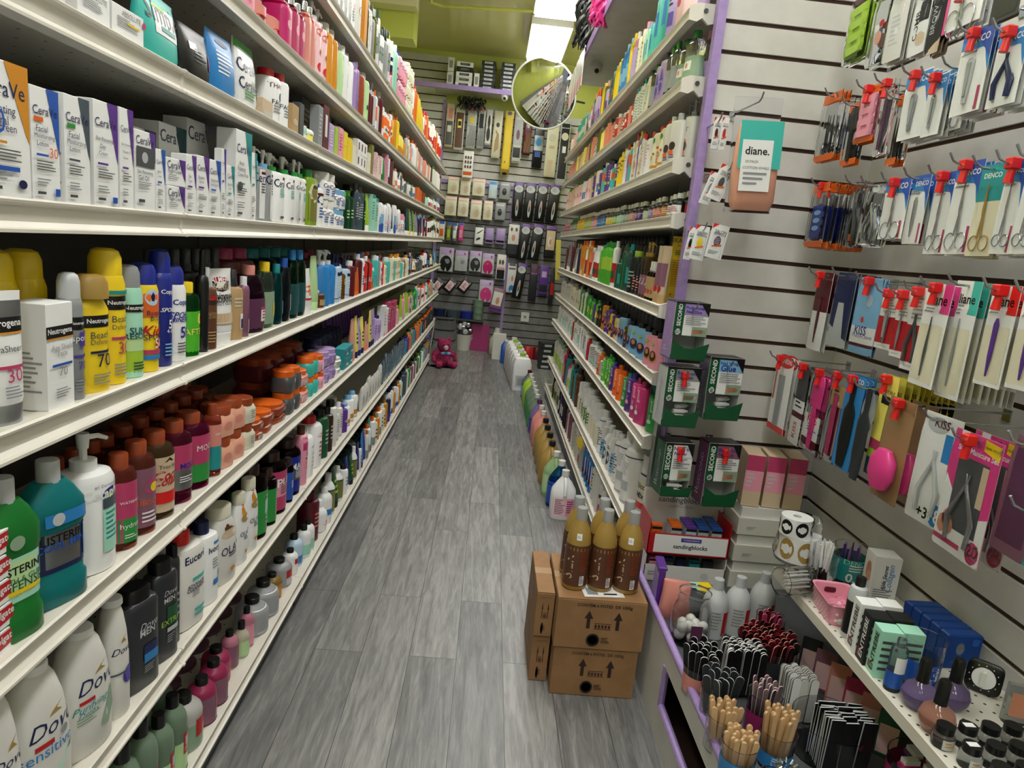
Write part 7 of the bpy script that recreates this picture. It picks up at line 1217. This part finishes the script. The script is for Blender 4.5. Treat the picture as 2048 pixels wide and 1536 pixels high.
B_(HP, HCt, 'cream pack of pale twisted hair', 985, 1004, 222, 316, ('cream', 'O 0 .7 .4 .05 charcoal;P tan -.5 .1 .5 .2 .4 .5 -.4 .6', None, '', 0))
B_('banner_card', 'hair extension', 'long yellow and red hanging banner card', 1005, 1024, 222, 350, ('gold', 'R -1 0 1 1 yellow;P maroon -1 .55 1 .62 1 .8 -1 .78;O 0 .96 .5 .03 black;O 0 .02 .6 .02 black;O -.2 .2 .2 .02 gold', None, '', 0), 10.24)
B_(HP, HCt, 'white pack with lace cap photo over black strands', 1026, 1045, 224, 326, ('offwhite', 'R -.8 .35 .8 .85 lightgrey;O 0 .55 .4 .1 mauve;R -.8 .02 .8 .3 charcoal', None, '', 0))
B_(HP, HCt, 'dark red pack of fine brown strands', 1047, 1064, 229, 310, ('maroon', st('tan')+';O 0 .75 .4 .1 silver', None, '', 0))
B_(HP, HCt, 'black pack with blue globe label', 1066, 1087, 250, 336, ('black', 'R -.9 .4 .9 .75 steel;R -.6 .25 .5 .38 blue;O 0 .6 .5 .1 azure', None, '', 0))
B_(HP, HCt, 'long cream pack of blond hair with round label', 1090, 1115, 250, 354, ('cream', 'O 0 .75 .6 .08 ivory;P beige -.4 .05 .3 .05 .5 .6 -.4 .6', None, '', 0))
B_(HP, HCt, 'longest black hair pack with cream round label', 1116, 1137, 241, 371, ('lightgrey', 'R -.8 .1 .8 .95 black;O 0 .75 .7 .06 cream;R -.3 .5 .4 .6 white', None, '', 0))
B_('shade_card', 'shade card', 'white shade card of brown hair photos with orange foot', 925, 947, 302, 357, ('white', 'R -1 0 1 .25 orange;'+';'.join(f'O {-.5+.5*i} {.42+.17*j:.2f} .18 .06 brown' for i in range(3) for j in range(3)), None, '', 0), 10.2)
for i, (a, b, c, d_) in enumerate(((895, 919, 353, 389), (920, 942, 355, 392), (944, 971, 357, 393), (889, 914, 392, 432), (915, 938, 395, 434), (940, 964, 400, 440), (966, 986, 401, 441))):
    B_('lace_bag', 'hair net', f"pale net bag with pink header, {ORD[i if i < 3 else i-3]} in the {'upper' if i < 3 else 'lower'} row", a, b, c, d_, ('cream', 'R -1 .8 1 1 pink;O 0 .4 .7 .3 ivory;O .1 .35 .4 .2 beige', None, '', 0))
B_('cap_pack', 'wig cap', 'pale blue pack beside the upper net bags', 977, 995, 362, 398, ('paleblue', 'O 0 .3 .5 .2 offwhite;R -.8 .8 .8 .95 azure', None, '', 0)); B_('cap_pack', 'wig cap', 'grey card with round black puff, upper', 998, 1022, 364, 400, ('grey', 'O -.1 .45 .4 .2 black;R -.8 .8 .6 .9 lightgrey', None, '', 0)); B_('cap_pack', 'wig cap', 'grey card with round black puff, lower', 989, 1012, 405, 441, ('grey', 'O -.1 .45 .4 .2 black;R -.8 .8 .6 .9 lightgrey', None, '', 0))
WG = 'R -1 .9 1 1 purple;O 0 .82 .85 .1 lightgrey;L -.5 .78 .5 .88 3 grey;O {} .3 .25 .26 silver;O {} .38 .14 .08 skin;P darkbrown {} .2 {} .2 {} .36 {} .36'
def wg(x): return f'R -1 .9 1 1 purple;O 0 .82 .85 .1 lightgrey;L -.5 .78 .5 .88 3 grey;O {x} .3 .28 .24 silver;O {x} .38 .16 .07 skin;O {x} .28 .12 .08 darkbrown'
for i, (a, b, c, d_) in enumerate(((1025, 1047, 365, 437), (1048, 1071, 366, 440), (1073, 1095, 367, 442), (1097, 1120, 368, 446), (1040, 1061, 448, 521), (1064, 1087, 449, 521), (1033, 1053, 527, 598))):
    B_('wig_pack', 'wig', f"black wig pack with white arched header, {['first', 'second', 'third', 'fourth', 'fifth, lower', 'sixth, lower', 'seventh, lowest'][i]}", a, b, c, d_, ('black', wg([-.1, .1, 0, .2, .1, -.2, .1][i]), None, '', 0), 10.28 if i < 4 else 10.2 if i < 6 else 10.12, tilt=.02*i)
for i, (a, b, c, k, h2) in enumerate(((877, 890, 442, 'offwhite', 'orange'), (893, 902, 444, 'olive', 'lime'), (904, 915, 446, 'steel', 'white'), (917, 927, 445, 'hotpink', 'pink'))):
    B_('comb_pack', 'comb', f"small {CN.get(k, k)} and {CN.get(h2, h2)} comb pack above the bonnet bags", a, b, c, c+38, (k, f'R -.6 .2 .6 .6 {h2};R -.8 .85 .8 1 blue', None, '', 0))
B_('glove_pack', 'gloves', 'white pack with black glove print', 949, 968, 450, 490, ('white', 'P black -.6 .2 .3 .3 .7 .8 .2 .7 -.5 .6;R -1 .88 1 1 black', None, '', 0)); B_('net_pack', 'hair net', 'lilac and black net pack, left of two', 970, 988, 456, 488, ('lavender', 'R -1 0 1 .25 black;P steel -1 .3 1 .5 1 .9 -1 .9', None, '', 0)); B_('net_pack', 'hair net', 'lilac and black net pack, right of two', 991, 1011, 457, 489, ('lavender', 'R -1 0 1 .25 black;P steel -1 .3 1 .5 1 .9 -1 .9', None, '', 0))
B_('wig_pack', 'wig', 'black durag pack with white portrait card, left', 1014, 1039, 446, 511, ('charcoal', 'R -.9 .35 .9 .95 offwhite;O 0 .55 .3 .1 skin;O .4 .8 .2 .06 brown;O -.4 .8 .2 .06 brown', None, '', 0)); B_('wig_pack', 'wig', 'black durag pack with floral portrait card, right', 1089, 1112, 452, 516, ('black', 'R -.8 .25 .8 .85 beige;O -.1 .5 .4 .15 offwhite;O 0 .5 .2 .1 skin;R -1 .9 1 1 purple', None, '', 0))
for i, (a, b, c, d_, k) in enumerate(((877, 908, 495, 544, 'black'), (909, 936, 501, 543, 'silver'), (938, 964, 502, 544, 'charcoal'), (963, 989, 507, 549, 'magenta'), (957, 987, 560, 605, 'hotpink'))):
    B_('bonnet_bag', 'bonnet', f"pink topped bag with {['black', 'silver', 'dark grey', 'magenta', 'hot pink'][i]} satin bonnet", a, b, c, d_, ('lightgrey', f'R -1 .72 1 1 lilac;O .5 .85 .15 .07 fuchsia;O 0 .35 .8 .33 {k};O .2 .45 .3 .1 {k if k in ("magenta","hotpink") else "grey"}', None, '', 0))
for i, a in enumerate((872, 898, 927)):
    B_('bonnet_bag', 'bonnet', f"black satin bag hung cornerwise with pink label, {ORD[i]} of three", a, a+21, 560, 590, ('black', 'R -.7 .2 .6 .8 palepink;L -.4 .3 .4 .7 4 mauve;O .5 .8 .2 .1 grey', None, '', 0), 10.2, .6)
B_('stocking_pack', 'wig cap', 'white pack with black face print above the purple one', 992, 1012, 509, 560, ('offwhite', 'R -.8 .05 .8 .4 black;O -.3 .7 .25 .1 brown;O .3 .7 .25 .1 darkbrown;R -.8 .42 .8 .5 pink', None, '', 0)); B_('stocking_pack', 'wig cap', 'purple and white pack leaning at the wall foot', 985, 1010, 577, 626, ('mauve', 'R -.8 .3 .8 .85 offwhite;O .1 .5 .3 .15 skin;R -1 0 1 .2 purple', None, '', 0), 10.15, .15)
B_('stocking_pack', 'wig cap', 'white pack with a blue round corner', 1013, 1032, 527, 586, ('offwhite', 'O .2 .15 .6 .13 azure;R -.7 .8 .7 1 black;O .2 .5 .2 .1 skin', None, '', 0)); B_('stocking_pack', 'wig cap', 'dark purple pack beside the lowest wig', 1058, 1075, 528, 602, ('charcoal', 'R -1 .7 1 1 plum;T Senorita 0 .75 .8 lilac i', None, '', 0)); B_('stocking_pack', 'wig cap', 'bright purple pack with silver shine', 1077, 1097, 531, 590, ('purple', 'R -.8 0 .8 .35 charcoal;R -.5 .6 .5 .8 lilac', None, '', 0)); B_('stocking_pack', 'wig cap', 'red and black pack at the right end', 1098, 1108, 535, 612, ('charcoal', 'R -.5 .3 1 .6 red', None, '', 0))
def wig(loc, k, n, l, r, label, sw=.02):
    m_ = MB()
    for i in range(n):
        a = i*2.4; q = r*math.sqrt((i+.5)/n); ph = R.uniform(0, 6); m_.tube([(q*cos(a)+sw*sin(ph+j*1.1), q*.6*sin(a)+sw*.5*cos(ph+j), -l*j/9*R.uniform(.93, 1)) for j in range(10)], [.012]*8+[.008, .003], k, 5)
    return solo('hair_bundle', m_, label, 'hair', loc)
wig(aty(945, 196, 10.15), 'black', 26, .16, .19, 'fluffy black wig hanging under the purple shelf')
p = atx(1176, -12, .55); wig(p, 'black', 24, .42, .06, 'long wavy black wig hanging from the overhead ledge', .03); p = atx(1203, -15, .555); wig(p, 'hotpink', 14, .22, .05, 'curled hot pink wig hanging from the overhead ledge')
for i in range(5): p = atx(1168-6*i, 95+14*i, .57); solo('hair_pack', MB().box(-.002, -.08, -.3, .004, .08, 0, 'offwhite').box(-.003, -.07, -.28, -.002, .07, -.2, 'pink'), f"white hair pack hanging from the overhead ledge, {ORD[i]} of five", 'hair extension', p, 0, 'white hair packs on the overhead ledge')
# boxes on the purple shelf
def bx(px0, px1, py0, py1, k, k2, n, label, y=9.97):
    p = aty((px0+px1)/2, py1, y); w = (aty(px1, py1, y).x-aty(px0, py1, y).x)*.93; z0 = zsh+.001; h = (ztop(py0, p.x, y)-z0)/n
    for i in range(n):
        kk = k[i % len(k)]; t = thing('hair_box', f"{cname(kk)} flat box, {ORD[i]} from the bottom, {label}", 'box', (p.x, y+.1, z0+i*h), R.uniform(-.05, .05)); part('box', MB().box(-w/2, -.09, 0, w/2, .2, h*.97, kk, .002), t)
        f = MB(); deco(f, f'R -.6 .25 .6 .75 {k2};L -.4 .35 .4 .65 2 grey', lambda z: (w/2, .09, 2), w/2, h, .0012, curved=False); part('label', f, t)
bx(893, 906, 113, 168, ['offwhite'], 'grey', 2, 'end stack on the purple shelf'); bx(909, 944, 123, 173, ['white', 'offwhite', 'white', 'black', 'white'], 'darkgrey', 5, 'mixed stack on the purple shelf'); bx(946, 957, 145, 176, ['white'], 'grey', 1, 'single upright on the purple shelf')
bx(959, 989, 121, 178, ['charcoal'], 'lightgrey', 7, 'stack left of the shelf divider'); bx(998, 1028, 125, 182, ['charcoal'], 'lightgrey', 7, 'stack right of the shelf divider'); 
# mirror, cameras, air conditioner
p = aty(1087, 188, 9.4); t = thing('convex_mirror', 'round convex security mirror high at the back, above the right run', 'mirror', p, 0, None, (0, 0, -.36)); rm = .43
sec_ = [(rm*.2*(1-(i/8)**2)+.0, max(.001, rm*i/8)) for i in range(9)]
part('mirror', MB().loft([(z, r, r) for z, r in reversed(sec_)], 'mirror!', 48).xf(Matrix.Rotation(.4, 4, 'X') @ Matrix.Rotation(PI/2, 4, 'X')), t); part('rim', MB().tube([(rm*cos(a), 0, rm*sin(a)) for a in [2*PI*i/48 for i in range(49)]], .012, 'offwhite', 8).xf(Matrix.Rotation(.4, 4, 'X')), t); part('bracket', MB().tube([(0, .02, 0), (0, .3, .05), (.3, .95, .1)], .014, 'darkgrey', 8), t)
def domecam(p, label):
    t = thing('security_camera', label, 'camera', p); part('housing', MB().loft([(0, .05, .05), (-.03, .055, .055)], 'white', 20).loft([(-.03, .05, .05), (-.06, .045, .045), (-.085, .028, .028), (-.095, .006, .006)], 'white', 20), t); part('lens', MB().ball((0, -.036, -.062), .02, 'black', 12, 8), t)
domecam(aty(1010, 188, 9.97) , 'white dome camera under the purple shelf'); domecam(Vector((.72, aty(1160, 175, 6.2).y, 3.15)), 'white dome camera under the overhead ledge')
t = thing('air_conditioner', 'cream wall air conditioner on the green soffit', 'air conditioner', (-1.36, 7.99, 3.9)); part('casing', MB().prism([(-.34, 0), (.34, 0), (.34, .24), (-.34, .24)], -.2, 0, 'cream'), t, False); part('grille', MB().box(-.3, -.203, .06, .2, -.2, .09, 'black').box(-.3, -.203, .10, .2, -.2, .13, 'grey'), t, False); part('badge', MB().box(.24, -.203, .1, .3, -.2, .16, 'grey'), t, False)
# things on the floor at the back wall
def fl(px, py): return atz(px, py, 0)
t = thing('bucket', 'white plastic bucket with handle at the back wall', 'bucket', fl(925, 699)); part('bucket', MB().loft([(0, .1, .1), (.22, .125, .125), (.235, .13, .13), (.235, .12, .12), (.23, .118, .118)], 'offwhite', 26), t); part('handle', MB().tube([(.13*cos(a), -.06*sin(a)-.01, .2-.1*sin(a)) for a in [PI*i/10 for i in range(11)]], .004, 'lightgrey', 6), t)
p = fl(925, 699); crk = MB()
for i in range(26): a = i*2.4; q = .1*math.sqrt(i/26); crk.ball((q*cos(a), q*sin(a), .06+.14*R.random()), .045, ['silver!', 'charcoal', 'lightgrey'][i % 3], 6, 4)
solo('foil_bag', crk, 'crumpled silver and black bag stuffed in the white bucket', 'bag', (p.x, p.y, .2))
solo('display_board', MB().box(-.12, -.01, 0, .15, .01, .40, 'fuchsia', .003), 'magenta board leaning at the back wall', 'board', (-.10, 10.3, 0), 0, None, (-.1, 0, 0))
p = fl(990, 698); t = thing('floor_jug', 'tall cream jug on the floor at the back wall', 'jug', (p.x, 10.1, 0)); part('body', MB().loft([(0, .09, .09), (.02, .1, .1), (.22, .1, .1), (.3, .05, .05), (.36, .035, .035)], 'ivory', 22), t); part('cap', MB().cyl(0, 0, .355, .39, .036, 'offwhite'), t)
solo('white_box', MB().box(-.09, -.08, 0, .09, .08, .36, 'offwhite_', .003), 'plain white box on the floor behind the blue jug', 'box', (.20, 9.72, 0)); t = thing('floor_jug', 'blue square jug with dark print beside the white box', 'jug', (.29, 9.42, 0)); part('body', MB().loft([(0, .06, .06), (.02, .065, .065), (.24, .065, .065), (.3, .03, .03)], 'blue', 18, 5), t); part('cap', MB().cyl(0, 0, .3, .33, .025, 'white'), t)
for i in range(3): solo('storage_tub', MB().loft([(0, .07, .07), (.09, .085, .085), (.095, .09, .09)], 'sage', 20), f"grey green tub, {['bottom', 'middle', 'top'][i]} of the stack by the wall", 'tub', (-.15, 10.29, .47+i*.098)) 
solo('wall_ledge', MB().box(-.85, 10.2, .44, -.05, 10.37, .465, 'darkgrey'), 'low dark ledge carrying tubs at the back wall', 'ledge')
for i, k in enumerate(('navy', 'slate', 'darkblue')): solo('storage_tub', MB().loft([(0, .08, .075), (.1, .095, .085), (.11, .1, .088)], k, 20, 4), f"{cname(k)} tub on the low ledge at the back wall", 'tub', (-.72+i*.205, 10.285, .467))
for i in range(5): solo('black_box', MB().box(-.14, -.1, 0, .14, .1, .07, 'charcoal_', .002).box(-.1, -.101, .02, 0, -.1, .05, 'lightgrey'), f"flat black box, {ORD[i]} from the floor, stacked at the end of the right run", 'box', (.88, 9.3, .072*i+.001), .05*i)
solo('paper_note', MB().box(-.06, 0, -.07, .06, .002, .07, 'offwhite').box(-.02, -.001, -.02, .02, 0, .02, 'grey'), 'white paper note low on the back wall', 'paper', aty(1050, 634, 10.36))
for i, (x, k, w_) in enumerate(((.30, 'pink', .06), (.46, 'brown', .08), (.64, 'red', .08), (.78, 'maroon', .07))): solo('snack_pack', MB().loft([(0, w_, .05), (.1, w_*1.05, .06), (.18, w_*.9, .03)], k, 14, 3), f"{k} pouch on the floor behind the tall white jugs", 'pouch', (x, 9.98, 0))
def fur(nt, b):
    tc = nd(nt, 'ShaderNodeTexCoord'); n = nd(nt, 'ShaderNodeTexNoise', i_Scale=60, i_Detail=4); nt.links.new(tc.outputs['Object'], n.inputs['Vector']); r = ramp(nt, [(.35, lin('8c1846')), (.65, lin('c43c70'))]); nt.links.new(n.outputs['Fac'], r.inputs[0]); nt.links.new(r.outputs[0], b.inputs['Base Color'])
    bp = nd(nt, 'ShaderNodeBump', i_Strength=.6, i_Distance=.01); nt.links.new(n.outputs['Fac'], bp.inputs['Height']); nt.links.new(bp.outputs[0], b.inputs['Normal'])
nodemat('plush', fur, .9)
p = fl(884, 732); t = thing('plush_toy', 'dark pink plush bear in a clear bag at the far end', 'toy', p, .4)
b = MB().ball((0, 0, .1), .1, 'plush', 16, 10, 1.1).ball((0, -.02, .27), .085, 'plush', 16, 10).ball((-.065, -.01, .34), .03, 'plush').ball((.065, -.01, .34), .03, 'plush').ball((0, -.095, .255), .032, 'palepink')
for s in (-1, 1): b.tube([(s*.07, 0, .19), (s*.13, -.04, .15), (s*.14, -.08, .1)], [.04, .035, .03], 'plush', 12).ball((s*.14, -.08, .09), .033, 'plush').tube([(s*.05, -.03, .06), (s*.09, -.12, .04), (s*.1, -.16, .045)], [.05, .045, .04], 'plush', 12).ball((s*.1, -.17, .05), .042, 'plush').ball((s*.03, -.098, .29), .009, 'black')
part('body', b, t); part('ribbon', MB().box(-.06, -.11, .17, .06, -.09, .2, 'sky', .004).ball((0, -.11, .185), .02, 'azure'), t)
solo('plastic_bag', MB().loft([(0, .16, .13), (.05, .18, .15), (.3, .17, .14), (.5, .15, .1), (.62, .13, .05)], 'film~', 18, 3), 'tall crinkled clear bag around the pink plush toy', 'bag', (p.x, p.y+.0, .0))
finish_labels()
